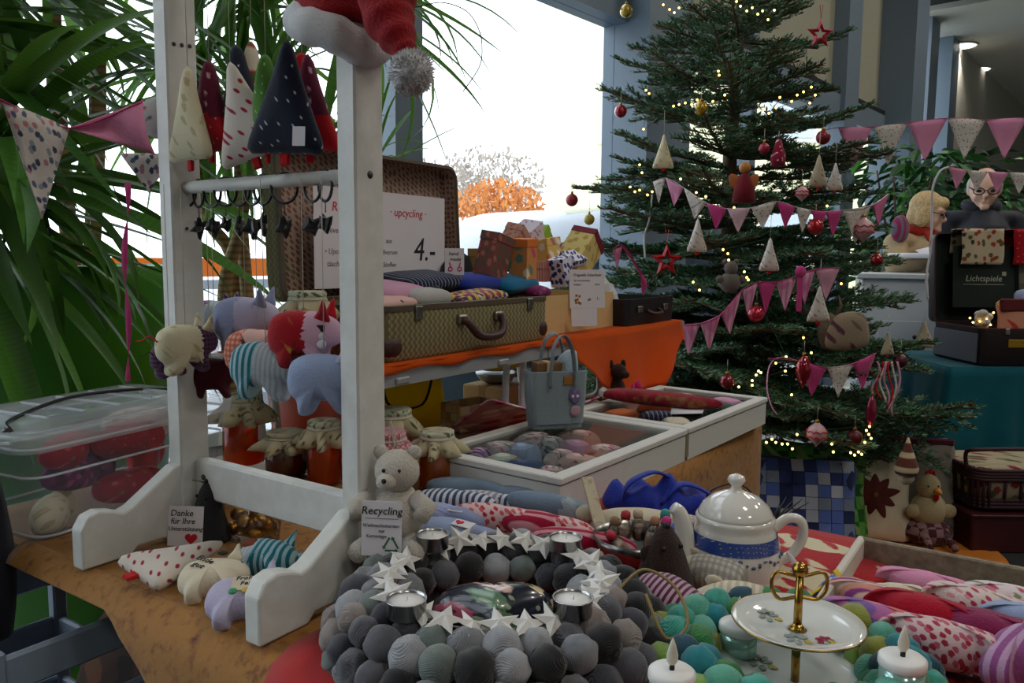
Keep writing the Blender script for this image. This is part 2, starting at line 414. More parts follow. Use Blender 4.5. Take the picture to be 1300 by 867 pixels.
# lamps of the hall ceiling (above and behind the camera)
m_pan = glow('ceiling_lamp_glow', 'fff6e8', 3)
for i, (x, y) in enumerate(((1.8, .2), (4.6, 2.2), (3.4, -2.6), (6.2, 5.0), (.2, -3.5), (3.6, 4.4), (5.6, 7.2))):
    t = thing('ceiling_lamp_offscreen', 'square pale lamp panel on the hall ceiling', 'lamp', (x, y, 5.0), FRZ, 'lamps of the hall ceiling')
    B().box((0, 0, -.02), (.7, .7, .04)).obj('housing', m_bez, t, smooth=False); B().box((0, 0, -.045), (.62, .62, .01)).obj('diffuser_offscreen', m_pan, t, smooth=False)
    l = bpy.data.lights.new('ceiling_lamp_light_offscreen', 'AREA'); l.energy = LAMP; l.size = .62; l.color = (1, .94, .86); lo = link(l, 'ceiling_lamp_light_offscreen', t); lo.location = (0, 0, -.06)

# ================================================================ outdoors
m_ground = mat('pale_wet_paving', 'b8bcc0', rough=.8)
b = B(); fbox(b, -40, 60, -.06, -.02, -80, 0); fobj(b, 'ground_outside', m_ground)['kind'] = 'structure'
def house(name, label, loc, rz, wx, wy, h, colr, rows, cols, roof):
    t = thing(name, label, 'building', loc, rz)
    B().box((wx/2, wy/2, h/2), (wx, wy, h)).obj('wall', mat(name+'_render', colr, rough=.9, var=.04), t, smooth=False)
    B().box((wx/2, wy/2, h+.15), (wx+.4, wy+.4, .3)).obj('roof', mat('grey_flat_roof', roof, rough=.9), t, smooth=False)
    wm = mat('pale_window_pane', 'c8d2da', rough=.2)
    for r in range(rows):
        for c in range(cols):
            f = B().box(((c+.5)*wx/cols, -.03, 1.6+r*2.8), (1.2, .08, 1.4)).obj('window_frame', m_bez, t, smooth=False)
            B().box(((c+.5)*wx/cols, -.075, 1.6+r*2.8), (1.0, .02, 1.2)).obj('pane', wm, f, smooth=False)
    return t
house('yellow_house', 'pale yellow rendered house beyond the parked car', (.74, 18, -.02), R_(-6), 14, 8, 9.2, 'fff6c8', 2, 4, 'd0d0cc')
house('white_house', 'pale grey row of houses far behind the bare trees', (-14, 50, -.02), R_(8), 16, 9, 5.5, 'e8e8e6', 1, 5, 'c8c8c8')
# orange and white safety rail outside
m_or = mat('orange_rail_plastic', 'ff7a1c', rough=.6); m_gr = mat('light_grey_metal', 'b5bac0', rough=.4)
t = thing('safety_rail', 'long orange safety rail on grey posts outside the glass', 'rail', FP(-8.2, 0, -3), FRZ)
B().box((0, 0, 1.06), (24, .05, .14)).obj('board', m_or, t, smooth=False); B().box((0, 0, .93), (24, .05, .07)).obj('lower_board', m_gr, t, smooth=False)
for i in range(-11, 12, 2): B().box((i, .05, .5), (.06, .06, 1.0)).obj('post', m_gr, t, smooth=False)
# bushes with russet leaves, a bare pale tree line
def bush(name, label, c, r, colr, n=900, ls=.12, trunk=True):
    t = thing(name, label, 'bush', (c[0], c[1], 0)); rr = random.Random(int(c[0]*7+c[1]*13))
    b = B()
    for i in range(7):
        a = i*.9; b.tube([(0, 0, 0), (.15*r*math.cos(a), .15*r*math.sin(a), c[2]*.6), (.7*r*math.cos(a), .7*r*math.sin(a), c[2]*1.1)], [.06, .04, .015], 5)
    b.obj('branches', mat('grey_brown_bark', '8c7f74', rough=.9), t)
    b = B()
    for i in range(n):
        while 1:
            p = Vector([rr.uniform(-1, 1) for _ in range(3)])
            if p.length < 1: break
        p = Vector((p.x*r, p.y*r, c[2]+p.z*r*.62)); q = Euler([rr.uniform(0, 6) for _ in range(3)]).to_matrix(); k = ls*rr.uniform(.6, 1.3)
        b.add([p+q @ Vector(v) for v in ((-k, 0, 0), (0, -k*.5, 0), (k, 0, 0), (0, k*.5, 0))], [(0, 1, 2, 3)])
    o = b.obj('leaves', mat(name+'_leaf', colr, rough=.9, var=.3), t); o['kind'] = 'stuff'; return t
P = at_y(645, 262, 26); bush('russet_bush', 'russet leaved bush across the street, left of the yellow house', (P.x-.3, P.y, 2.7), 1.6, 'cf8850', 1500, .12)
P = at_y(632, 225, 33); bush('bare_tree', 'pale bare winter tree behind the russet bush', (P.x-.4, P.y, 4.2), 2.4, 'a89c94', 900, .14)
P = at_y(565, 235, 38); bush('bare_tree', 'pale bare winter tree beside the upright suitcase lid, far outside', (P.x, P.y, 4.4), 2.4, 'b0a69e', 700, .14)
# parked car
def car(label, loc, rz, colr):
    t = thing('parked_car', label, 'car', loc, rz, scale=1.04)
    paint = mat('car_paint_'+colr, colr, rough=.25, coat=.6, var=0); gl = mat('car_window_glass', '3f4850', rough=.08, var=0); dk = mat('tyre_rubber', '25272a', rough=.8)
    side = crom2([(-2.1, .35), (-2.15, .75), (-1.6, .93), (-.95, 1.0), (-.2, 1.42), (.6, 1.47), (1.45, 1.32), (2.0, .95), (2.1, .6), (2.05, .35)], 5)
    b = B(); n = len(side); 
    vs = []; 
    for yy, sc in ((-.86, .0), (-.8, 1), (.8, 1), (.86, .0)):
        for (x, z) in side:
            k = 0 if z < .95 else (z-.95)/.5
            vs.append((x*(1 if sc else .985), yy*(1-.18*k), z if sc else .35+(z-.35)*.97))
    fs = [(r*n+i, r*n+(i+1) % n, (r+1)*n+(i+1) % n, (r+1)*n+i) for r in range(3) for i in range(n)]+[tuple(range(n))[::-1], tuple(range(3*n, 4*n))]
    b.add(vs, fs); b.obj('body', paint, t, sharp=40)
    for sg in (-1, 1):
        for pts in (((-.75, 1.0), (-.2, 1.33), (.25, 1.38), (.25, 1.0)), ((.33, 1.0), (.33, 1.38), (.75, 1.37), (1.3, 1.22), (1.4, 1.0))):
            w = B().prism([(x, z) for x, z in pts], 0, .02); 
            w.v = [Vector((v.x, sg*(.845-.145*max(0, (v.y-.95)/.45)+v.z), v.y)) for v in w.v]; w.obj('window', gl, t, smooth=False)
    for x in (-1.35, 1.35):
        for sg in (-1, 1):
            w = B().tube([(x, sg*.68, .32), (x, sg*.9, .32)], .32, 20).obj('wheel', dk, t); B().tube([(x, sg*.89, .32), (x, sg*.915, .32)], .2, 14).obj('hub_cap', m_gr, w)
    for sg in (-1, 1): B().ball((-.62, sg*.98, 1.02), (.09, .1, .07)).obj('mirror', paint, t)
    return t
car('silver blue parked car just outside the glass', (.30, 5.86, -.02), FRZ+R_(-2), '66717f')
P = at_y(560, 330, 14); car('pale car parked farther out behind the suitcase lid', (P.x, P.y, -.02), FRZ+R_(12), 'c9dad6')
# ================================================================ tables
m_rust = mat('rust_gold_crushed_velvet', '7c4216', rough=.8, layers=(('noise', '5c2a0e', .03, .52), ('noise', '9c6a28', .016, .62)), sheen=.15, bump=(80, .4))
m_ochre = m_rustskirt = m_rust      # one and the same velvet on top and skirts
m_redcl = mat('red_table_runner', 'a81c1b', rough=.85, sheen=.1)
m_wood = mat('beech_table_edge', 'a9855a', rough=.6); m_steel = mat('grey_steel_tube', '9aa0a4', rough=.35, metal=.9); m_white_tube = mat('white_coated_tube', 'd5d8da', rough=.35)
def big_table(label, u0, u1, v0, v1):
    t = thing('folding_table', label, 'table', W((u0+u1)/2, (v0+v1)/2, 0), RZ); wx, wy = u1-u0, v1-v0
    B().box((0, 0, T-.022), (wx-.02, wy-.02, .03), bev=.004).obj('table_top', m_wood, t, smooth=False)
    for sx in (-1, 1):
        for sy in (-1, 1): B().cyl((sx*(wx/2-.04), sy*(wy/2-.06), 0), (sx*(wx/2-.04), sy*(wy/2-.06), T-.035), .014).obj('leg', m_steel, t)
        B().cyl((sx*(wx/2-.04), -(wy/2-.06), .12), (sx*(wx/2-.04), wy/2-.06, .12), .01).obj('stretcher', m_steel, t)
    return t
TU0, TU1, TV0, TV1 = -1.42, .75, .50, 1.2
CU0 = -1.17
big_table('long folding table in front, under the rust velvet cloth and the stand', TU0, TU1, TV0, TV1)
big_table('folding table standing behind the long one, under the glass topped cases', -1.34, -.585, 1.215, 1.985)
# rust velvet over the long table: flat top, rounded front edge, ochre skirt with a slanting hem
hem = [at_v(x, y, TV0-.03) for x, y in ((52, 700), (112, 772), (150, 830), (182, 880))]
hem = [(p.dot(U), p.z) for p in hem]
def hem_z(u):
    if u <= hem[0][0]: return hem[0][1]
    for (a, za), (b_, zb) in zip(hem, hem[1:]):
        if u <= b_: return za+(zb-za)*(u-a)/(b_-a)
    return max(.12, hem[-1][1]-(u-hem[-1][0])*.9)
RR = .05
def cloth_pt(u, q, lift=0, redge=RR):
    """q<0: on the top at depth; q>=0: arc length past the start of the front edge"""
    if q < 0: return W(u, TV0+redge-.02-q, T+.004+lift)
    a = min(q/redge, math.pi/2)
    v_ = TV0+redge-.02-(redge+lift)*math.sin(a); z = T+.004-redge+(redge+lift)*math.cos(a)
    ex = q-redge*math.pi/2
    if ex > 0: z -= ex; v_ -= .012*math.sin(u*38)*min(1, ex*6)+.02*min(1, ex*3)
    return W(u, v_, z)
cl = thing('velvet_tablecloth', 'rust and gold velvet cloth on the long front table', 'tablecloth', W(-.2, .85, T))
def own(o): o.matrix_parent_inverse = Matrix.Translation(-o.parent.location) if not any(o.parent.rotation_euler) else o.parent.matrix_basis.inverted(); return o
def top_fn(i, j):
    u = CU0-.012+i*(TU1-CU0+.02); return cloth_pt(u, -(1-j)*(TV1-TV0-RR+.03)+j*.012)
own(B().sheet(top_fn, 60, 16).obj('cloth_top', m_rust, cl, solid=.003))
def skirt_fn(i, j):
    u = CU0-.012+i*(TU1-CU0+.02); L = RR*math.pi/2+(T-RR-hem_z(u)); q = .012+max(0, L-.012)*j**1.0 if L > .05 else .012+.04*j
    return cloth_pt(u, q)
own(B().sheet(skirt_fn, 90, 24).obj('skirt', m_ochre, cl, solid=.003))
# red runner on the right half of the long table
ru = thing('red_runner', 'red cloth runner over the velvet under the yarn wreaths', 'runner', W(0, .85, T))
def red_fn(i, j):
    q = -(1-j)*(TV1-TV0-RR+.02)+j*(.30); uo = -.615+.01*math.sin(j*7); u = uo+i*(TU1-.01-uo); return cloth_pt(u, q, .005)
own(B().sheet(red_fn, 40, 40).obj('red_cloth', m_redcl, ru, solid=.002))
# velvet over the second table, hanging on its right side
c2 = thing('velvet_tablecloth', 'rust velvet cloth hanging down the side below the glass topped cases', 'tablecloth', W(-.96, 1.6, T))
def t2_fn(i, j): return W(-1.35+i*.77, 1.2+j*.795, T+.004)
own(B().sheet(t2_fn, 10, 10).obj('cloth_top', m_rust, c2, solid=.003))
def s2_fn(i, j):
    v_ = 1.2+i*.795; return W(-.578+.008*math.sin(v_*40)*j+.02*j, v_, T+.005-j*.66)
own(B().sheet(s2_fn, 40, 14).obj('side_skirt', m_rustskirt, c2, solid=.003))
def s3_fn(i, j):
    u = -1.35+i*.775; return W(u, 1.997+.008*math.sin(u*40)*j+.01*j, T+.005-j*.66)
own(B().sheet(s3_fn, 40, 14).obj('end_skirt', m_rustskirt, c2, solid=.003))

# ================================================================ white display stand
m_wht = mat('white_painted_wood', 'd9dad6', rough=.45, layers=(('noise', 'cfcfc9', .03, .55),), var=.03, coat=.1)
m_hole = mat('dark_screw_recess', '3c3a38', rough=.5)
st = thing('display_stand', 'white painted wooden stand with two posts and curved feet', 'stand', W(-.835, .665, T+.006), RZ)
SU = .1745; ST = .862          # half distance between the posts, height
PL, PR = Vector((-SU, 0, 0)), Vector((SU, 0, 0))
for sx in (-1, 1):
    B().box((sx*SU, 0, ST/2), (.030, .046, ST), bev=.0025).obj('post', m_wht, st, smooth=False)
    prof = [(-.165, 0), (-.165, .052), (-.155, .068), (-.14, .072), (-.122, .068), (-.108, .062), (-.095, .066), (-.03, .108), (.027, .108), (.027, 0), (-.04, 0), (-.05, .01), (-.09, .01), (-.1, 0)]
    f = B().prism(prof, -.0105, .0105); f.v = [Vector((sx*(SU+.0)+v.z+sx*.0, v.x, v.y)) for v in f.v]
    f.v = [Vector((v.x+ (.0255 if sx > 0 else -.0255)*0, v.y, v.z)) for v in f.v]
    o = f.obj('foot', m_wht, st, smooth=False); md = o.modifiers.new('bevel', 'BEVEL'); md.width = .003; md.segments = 2; md.limit_method = 'ANGLE'
    o.scale = (1.2, 1, 1) ; o.location = (sx*SU*(1-1.2), 0, 0)
B().box((0, .008, .086), (2*SU-.03, .020, .056), bev=.003).obj('rail', m_wht, st, smooth=False)
DZ = 1.243-T-.006
B().cyl((-SU, 0, DZ), (SU, 0, DZ), .0085, n=16).obj('dowel', m_wht, st)
B().cyl((-SU, 0, .82), (SU, 0, .82), .0085, n=16).obj('dowel', m_wht, st)
for sx, y, z in ((1, 0, DZ), (1, .008, .105), (1, .008, .072), (1, -.012, .04)):
    B().cyl((sx*(SU+.0135), y, z), (sx*(SU+.0155), y, z), .0045, n=10).obj('screw', m_hole, st)
for dx in (-.012, 0, .012): B().cyl((-SU+.0145, dx, .688+dx*.1), (-SU+.0162, dx, .688+dx*.1), .0028, n=8).obj('screw_hole', m_hole, st)
for x in (-SU+.035, SU-.035): B().cyl((x, -.0035, .09), (x, -.0015, .09), .004, n=10).obj('screw', m_hole, st)
def SW(x, y, z): return st.location+U*x+V*y+Vector((0, 0, z))     # stand coordinates -> world
# ================================================================ fabrics
FB = {}
F_cream = fab('cream_cotton', 'd8cfae', ('floral', 'b9ad84', .02, .2)); F_linen = fab('plain_linen', 'cbbfa6'); F_ivory = fab('ivory_cotton', 'd9cdb4')
F_dot = fab('white_cotton_with_red_dots', 'd9cfc4', ('dots', 'a3203a', .016, .17)); F_navy = fab('navy_star_cotton', '1d2233', ('dots', 'c9ccd4', .016, .07))
F_wine = fab('wine_snowflake_cotton', '5e1730', ('floral', 'c9a0aa', .02, .12)); F_strg = fab('red_white_green_stripe', 'cfc7b2', ('stripes', 'a82a2e', .05, .3, (0, 0, R_(90))), ('stripes', '54713f', .05, .12, (0, 0, R_(62))))
F_green = fab('leaf_green_cotton', '4f7f33', ('floral', 'a9c48a', .012, .1)); F_red = fab('red_cotton', 'a51622', ('dots', 'd8a0a0', .014, .06)); F_bright = fab('bright_red_cotton', 'b8141c')
F_grey = fab('grey_white_print', 'b5b0b0', ('floral', ('a02838', '6a6670'), .02, .16)); F_pink = fab('pink_cotton', 'd58cae'); F_hot = fab('hot_pink_cotton', 'c2417f')
F_ppr = fab('purple_floral_cotton', '9a7f96', ('floral', ('5d2f52', 'a83a5c', '4c3a6a'), .006, .34)); F_lil = fab('lilac_blue_cotton', '8f97b8'); F_lil2 = fab('pale_lilac_cotton', 'b3acc6')
F_ging = fab('orange_gingham', 'e0a58c', ('gingham', 'b8442a', .007, .5)); F_deer = fab('pale_pink_cotton', 'd9b0a6', ('floral', '4a3430', .03, .1))
F_teal = fab('teal_stripe_cotton', '9fc0c6', ('stripes', '1f6f80', .0085, .5)); F_teal2 = fab('pale_grey_stripe_cotton', 'b9c3c8', ('stripes', 'a3aeb6', .006, .5))
F_poin = fab('red_poinsettia_cotton', 'a3121e', ('floral', 'c08a3a', .035, .1)); F_snow = fab('pink_snowman_cotton', 'd6a9bd'); F_sky = fab('pale_blue_cotton', '93a2c2'); F_plaid = fab('dark_purple_plaid', '3d2340', ('gingham', '6b4a70', .006, .4))
F_mar = fab('maroon_cotton', '4a1524'); F_flor = fab('small_flower_print_cotton', 'c9c3bc', ('floral', ('56607c', 'b07a84', '3d4660', '8a96a0'), .012, .3)); F_flor2 = fab('rose_bud_print_cotton', 'd8c8c8', ('floral', ('b34a62', '7d8a6a', 'c9798c'), .014, .26))
F_pinkw = fab('pink_white_check', 'dba6c0', ('gingham', 'c45b93', .02, .35)); F_felt = fab('grey_blue_felt', '8c9ba1', bump=(420, .6)); F_brown = fab('dark_brown_felt', '35241e', bump=(420, .8))
F_plushw = fab('cream_plush', 'd8d0c4', bump=(380, 1)); F_char = fab('charcoal_felt', '2a2b2e', bump=(420, .8)); F_white = fab('white_plush', 'e8e9ea', bump=(300, 1.2)); F_redvel = fab('red_plush', '9c0f1b', bump=(300, 1))
m_paper = mat('white_card', 'dcd7dc', rough=.8, var=.03); m_ink = mat('black_ink', '1c1a1c', rough=.7, var=0); m_redink = mat('red_ink', 'c01828', rough=.6, var=0); m_greenink = mat('green_ink', '2f6b46', rough=.7, var=0); m_greyink = mat('grey_ink', '6c6a70', rough=.7, var=0)
m_blk = mat('black_plastic', '121316', rough=.4, var=.05); m_string = mat('pale_thread', 'bdb8a8', rough=.8); m_wire = mat('dark_wire', '2b2b2b', rough=.5)
def string(parent, a, b_, r=.0006, m=None, name='thread', sag=0):
    a, b_ = Vector(a), Vector(b_); o = B().tube([a, (a+b_)/2+Vector((0, 0, -sag)), b_], r, 4).obj(name, m or m_string, parent); return o
def split(b, key):
    """second material where key(face centre) is true"""
    for i, f in enumerate(b.f):
        c = sum((b.v[k] for k in f), Vector())/len(f)
        if key(c): b.m[i] = 1
    return b
def tri_outline(h, w, r=.006): return crom2([(0, 0), (-w*.16, -h*.3), (-w*.34, -h*.64), (-w*.5, -h*.97), (-w*.25, -h*1.0), (w*.25, -h*1.0), (w*.5, -h*.97), (w*.34, -h*.64), (w*.16, -h*.3)], 3)
DOWEL_TOP = st.location.z+.82; DOWEL_LOW = st.location.z+DZ
def hang_tree(label, px, py, h, w, rzd, fa, fb=None, tab=F_bright, tagc=False, dv=0, t=.016, lean=0):
    p = at_v(px, py, .665+dv); o = thing('fabric_tree', label, 'ornament', p, rot=(R_(90), R_(lean), R_(rzd)), group='stitched trees hanging on the stand')
    b = B().puff(tri_outline(h, w), t, 4, cen=(0, -h*.66))
    if fb: split(b, lambda c: c.y < -h*.62)
    b.obj('body', [fa, fb or fa], o)
    B().box((0, -h-.006, 0), (w*.13, .016, .005), bev=.002).obj('trunk_tab', tab, o, smooth=False)
    up = Matrix.LocRotScale(p, Euler((R_(90), R_(lean), R_(rzd))), None).inverted() @ Vector((p.x, p.y, DOWEL_TOP)); string(o, (0, 0, 0), up)
    if tagc: B().box((w*.3, -h*.86, t+.002), (.017, .022, .0006)).obj('paper_tag', m_paper, o, smooth=False)
    return o
hang_tree('cream flower print fabric tree hanging against the post with screw holes', 238, 84, .12, .095, -38, F_cream, dv=-.03, lean=0, t=.012)
hang_tree('wine and red snowflake fabric tree beside the cream one', 265, 76, .12, .085, -35, F_wine, F_red, dv=.0)
hang_tree('white fabric tree with tiny red dots, hanging edge on', 292, 78, .125, .10, -18, F_dot, dv=-.02, t=.012, lean=-16)
hang_tree('plain navy fabric tree behind the dotted one', 300, 56, .13, .105, -40, F_navy, dv=.015, lean=-5)
hang_tree('fabric tree in red, white and green bands', 319, 52, .115, .075, -25, F_strg, dv=.035)
hang_tree('leaf green fabric tree between banded and navy starred trees', 337, 68, .12, .075, -45, F_green, dv=-.005)
hang_tree('large navy fabric tree with white stars and a paper tag', 365, 50, .132, .105, -20, F_navy, tagc=True, dv=-.02, lean=3)
hang_tree('dark wine fabric tree with a red base close to the second post', 391, 68, .12, .085, -20, F_wine, F_bright, dv=.03)
hang_tree('plain red fabric tree half hidden by the dark wine one', 383, 66, .1, .05, -50, F_red, dv=.06)
# round grey bird
p = at_v(207, 150, .66); o = thing('fabric_bird', 'round grey white fabric bird with a red patch hanging behind the cream tree', 'ornament', p, rz=RZ+R_(40))
B().ball((0, 0, 0), (.034, .022, .03)).obj('body', F_grey, o); B().puff(crom2([(-.03, .01), (-.06, .025), (-.055, 0)], 3), .006).obj('tail', F_red, o); B().box((.012, -.021, .02), (.016, .004, .016)).obj('patch', F_bright, o, smooth=False)
string(o, (0, 0, .028), (0, 0, DOWEL_TOP-p.z))
# black rings with black charms on the lower dowel
def charm(o, s, sd):
    r = random.Random(sd)
    for q in range(2):
        n = 9; out = [((s*(1 if i % 2 else .55)*r.uniform(.75, 1.15))*math.cos(2*math.pi*i/n), (s*(1 if i % 2 else .55)*r.uniform(.75, 1.15))*math.sin(2*math.pi*i/n)) for i in range(n)]
        b = B().puff(out, s*.25, 2); x = b.obj('black_charm', m_blk, o, smooth=False); x.location = (0, 0, -.0185-.012-s); x.rotation_euler = (R_(90), 0, r.uniform(0, 3))
for k, (px, s, yaw) in enumerate(((232, .011, 0), (252, .013, 55), (270, .012, 40), (286, .010, 20), (303, .011, 25), (321, .014, 45), (334, .012, 40), (361, .014, 15), (397, .013, 50), (413, .012, 60))):
    p = at_v(px, 246, .665); p.z = DOWEL_LOW-.009
    o = thing('curtain_ring', 'black ring with a small black leaf charm hung on the white dowel', 'ring', p, rz=RZ+R_(30)-R_(yaw*.8), group='black rings on the white dowel')
    B().torus((0, 0, 0), .0185, .0019, 24, 8, (0, 1, 0)).obj('ring', m_blk, o); B().cyl((0, 0, -.0185), (0, 0, -.032), .0007, n=5).obj('link', m_wire, o); charm(o, s*1.25, k)
# stuffed pigs
PIG = crom2([(-.040, .004), (-.034, .022), (-.015, .030), (.010, .029), (.026, .025), (.038, .018), (.044, .006), (.040, -.006), (.030, -.012), (.028, -.024), (.030, -.034), (.020, -.036), (.015, -.024), (.002, -.021), (-.012, -.023), (-.014, -.036), (-.027, -.037), (-.030, -.022), (-.038, -.012)], 6)
def pig(o, fa, fb, fe=None, s=1.0, mid=-.004, t=.024, ears=True, tail=True, tailm=None):
    X = Matrix.Scale(s, 4); b = B(); b.X = X; b.puff(PIG, t, 9, cen=(-.002, .003)); b.X = Matrix(); split(b, lambda c: c.x > mid*s); b.obj('body', [fa, fb], o)
    if ears:
        for sg in (-1, 1):
            e = B(); e.X = X; e.puff(crom2([(-.009, 0), (-.004, .012), (.001, .026), (.006, .012), (.009, 0)], 3), .004, 2); x = e.obj('ear', fe or fa, o); x.location = Vector((.024, .019, sg*.012))*s; x.rotation_euler = (R_(18*sg), 0, R_(-8))
    if tail: b = B(); b.X = X; b.tube(crom([(-.038, .008, 0), (-.05, .018, .004), (-.056, .012, -.004), (-.066, .012, 0)], 5, False), .0011, 5); b.obj('tail', tailm or m_string, o)
    for sg in (-1, 1): B().ball(Vector((.034, .012, sg*.012))*s, .0016*s, 8, 6).obj('eye', m_ink, o)
def hang_pig(label, px, py, s, rzd, fa, fb, fe=None, dv=0, tail=True, mid=-.004, lean=0, tailm=None):
    p = at_v(px, py, .665+dv); e = Euler((R_(90), R_(lean), R_(rzd))); o = thing('fabric_pig', label, 'ornament', p, rot=e, group='stitched pigs hanging from the dowel'); pig(o, fa, fb, fe, s, mid, tail=tail, tailm=tailm)
    up = Matrix.LocRotScale(p, e, None).inverted() @ Vector((p.x, p.y, DOWEL_LOW)); string(o, (.0, .028*s, 0), up); return o
hang_pig('purple flower print pig with a grey side', 272, 407, 1.0, -5, F_ppr, F_teal2, F_ppr, dv=.06)
hang_pig('lilac blue pig with pale lilac front', 312, 408, 1.12, -8, F_lil, F_lil2, F_lil, dv=.03, tail=False)
hang_pig('orange gingham pig with a deer print side', 328, 450, 1.1, -6, F_ging, F_deer, F_ging, dv=.0, tail=False, mid=-.012)
hang_pig('teal striped pig with a pale grey stripe front', 336, 468, 1.08, -8, F_teal, F_teal2, F_teal, dv=-.03, tail=False, lean=4)
hp = hang_pig('red poinsettia pig with a pink snowman side', 386, 428, 1.1, -4, F_poin, F_snow, F_poin, dv=-.01, tail=False, mid=.006)
for (dx, dy, r) in ((.028, .004, .005), (.028, -.006, .0065)): B().ball((dx, dy, .021), (r, r, .003), 10, 6).obj('snowman_patch', m_paper, hp)
B().box((.028, .013, .021), (.009, .008, .003)).obj('snowman_hat', m_ink, hp, smooth=False)
hang_pig('pale blue pig hanging lowest beside the second post', 412, 484, 1.1, -4, F_sky, F_sky, F_lil2, dv=-.015, tail=False)
hang_pig('cream pig with dark plaid legs and a red cord tail', 236, 440, 1.0, 50, F_cream, F_plaid, F_cream, dv=-.035, mid=.012, tailm=m_redink)
hang_pig('small dark plaid pig with a black cord tail on the post', 216, 455, .7, 65, F_plaid, F_plaid, dv=-.045, tailm=m_ink)
hang_pig('dark maroon pig below the lilac ones', 268, 478, .9, 20, F_mar, F_mar, dv=.03, tail=False)
# bent wire sticking out beside the hat
o = thing('bent_wire', 'thin dark bent wire sticking out behind the santa hat', 'wire', at_v(526, 9, .70)); a = o.location
B().tube(crom([at_v(x, y, .70)-a for x, y in ((440, -40), (500, 2), (526, 9), (560, 3), (592, 14), (608, 38), (612, 62), (608, 86), (588, 116))], 6, False), .0006, 5).obj('wire_bow', m_wire, o)
# santa hat pulled over the second post
pr = SW(SU, 0, 0)
def hatp(px, py, dv=0): return at_v(px, py, .665+dv-.01)
o = thing('santa_hat', 'red plush santa hat with white brim and pompom over the post', 'hat', hatp(432, 40))
c0 = o.location
path = [hatp(432, 42), hatp(428, -40), hatp(436, -130), hatp(462, -190), hatp(492, -130, -.01), hatp(494, -50, -.02), hatp(492, 15, -.025), hatp(507, 52, -.03), hatp(520, 74, -.03)]
sp = crom([p-c0 for p in path], 6, False); rad = [.050, .049, .046, .042, .037, .032, .029, .018, .006]
rr = []
for i in range(len(sp)):
    f = i/6; k = min(int(f), 7); rr.append(rad[k]+(rad[k+1]-rad[k])*(f-k)+.0025*math.sin(i*1.7))
B().tube(sp, rr, 22).obj('hat_body', F_redvel, o, sub=1)
nb = Vector((.35, -.35, .86)).normalized(); q = Vector((0, 0, 1)).rotation_difference(nb)
b = B().tube([q @ Vector((.043*math.cos(a), .043*math.sin(a), .004*math.sin(3*a))) for a in [2*math.pi*i/28 for i in range(28)]], [.021+.002*math.sin(i*2.1) for i in range(28)], 12, closed=True)
b.obj('brim', F_white, o, sub=1)
pc = hatp(523, 92, -.03)-c0; pm = B().ball(pc, .0205, 20, 14).obj('pompom', F_white, o)
r_ = random.Random(3); b = B()
for i in range(1500):
    d = Vector((r_.gauss(0, 1), r_.gauss(0, 1), r_.gauss(0, 1))).normalized(); s_ = d.orthogonal().normalized()*.0012; e = pc+d*r_.uniform(.0225, .0262)+Vector((r_.uniform(-.002, .002),)*3); b.add([pc+d*.019-s_, pc+d*.019+s_, e], [(0, 1, 2)])
fz = b.obj('fluff', F_white, pm); fz['kind'] = 'stuff'

# ================================================================ clear plastic box of red toys
m_ridge = milky('clear_plastic_edge', 'e4eaf0', .6, .1); m_box = milky('clear_box_plastic', 'aebfd8', .2, .15); m_lid = milky('clear_lid_plastic', 'd5dde4', .42, .12)
bx = thing('storage_box', 'clear plastic storage box with a lid and black handle, full of red toys', 'box', W(-1.285, .665, T+.006), RZ+R_(9))
def rrect(wx, wy, r, n=5):
    out = []
    for sx, sy, a0 in ((1, 1, 0), (-1, 1, 90), (-1, -1, 180), (1, -1, 270)):
        for i in range(n+1): a = R_(a0+90*i/n); out.append((sx*(wx/2-r)+r*math.cos(a), sy*(wy/2-r)+r*math.sin(a)))
    return out
def loft(b, rings, cap0=True, cap1=True):
    n = len(rings[0][0]); vs = []; fs = []
    for out, z in rings: vs += [(x, y, z) for x, y in out]
    for i in range(len(rings)-1):
        for j in range(n): fs.append((i*n+j, i*n+(j+1) % n, (i+1)*n+(j+1) % n, (i+1)*n+j))
    if cap0: fs.append(tuple(range(n))[::-1])
    if cap1: fs.append(tuple((len(rings)-1)*n+j for j in range(n)))
    return b.add(vs, fs)
loft(B(), [(rrect(.23, .33, .025), 0), (rrect(.235, .34, .027), .02), (rrect(.245, .355, .028), .092), (rrect(.25, .36, .028), .095), (rrect(.258, .372, .03), .135), (rrect(.27, .384, .033), .138)], cap1=False).obj('box_body', m_box, bx)
loft(B(), [(rrect(.275, .392, .035), .132), (rrect(.28, .396, .036), .152), (rrect(.27, .386, .034), .158), (rrect(.215, .33, .03), .158), (rrect(.2, .315, .03), .15), (rrect(.19, .30, .03), .163), (rrect(.12, .24, .03), .166)], cap0=False).obj('lid', m_lid, bx)
for zz_, w_, l_ in ((.094, .248, .358), (.004, .228, .328), (.137, .268, .382)): B().tube([(x, y, zz_) for x, y in rrect(w_, l_, .028)], .0022, 5, closed=True).obj('moulded_ridge', m_ridge, bx)
for i in range(5): B().box((0, -.12+i*.06, .1665), (.15, .006, .004), bev=.001).obj('lid_rib', m_lid, bx, smooth=False)
hd = B().tube(crom([(.075, -.175, .16), (.04, -.15, .166), (-.02, -.02, .172), (-.02, .1, .168), (.02, .165, .162)], 5, False), .003, 6).obj('handle', m_blk, bx)
for q in ((.075, -.178, .158), (.02, .168, .158)): B().ball(q, (.007, .007, .005), 10, 6).obj('handle_clip', m_blk, hd)
B().box((-.02, -.2, .14), (.05, .012, .03), bev=.003).obj('latch', m_blk, bx, smooth=False); B().box((-.02, .2, .14), (.05, .012, .03), bev=.003).obj('latch', m_blk, bx, smooth=False)
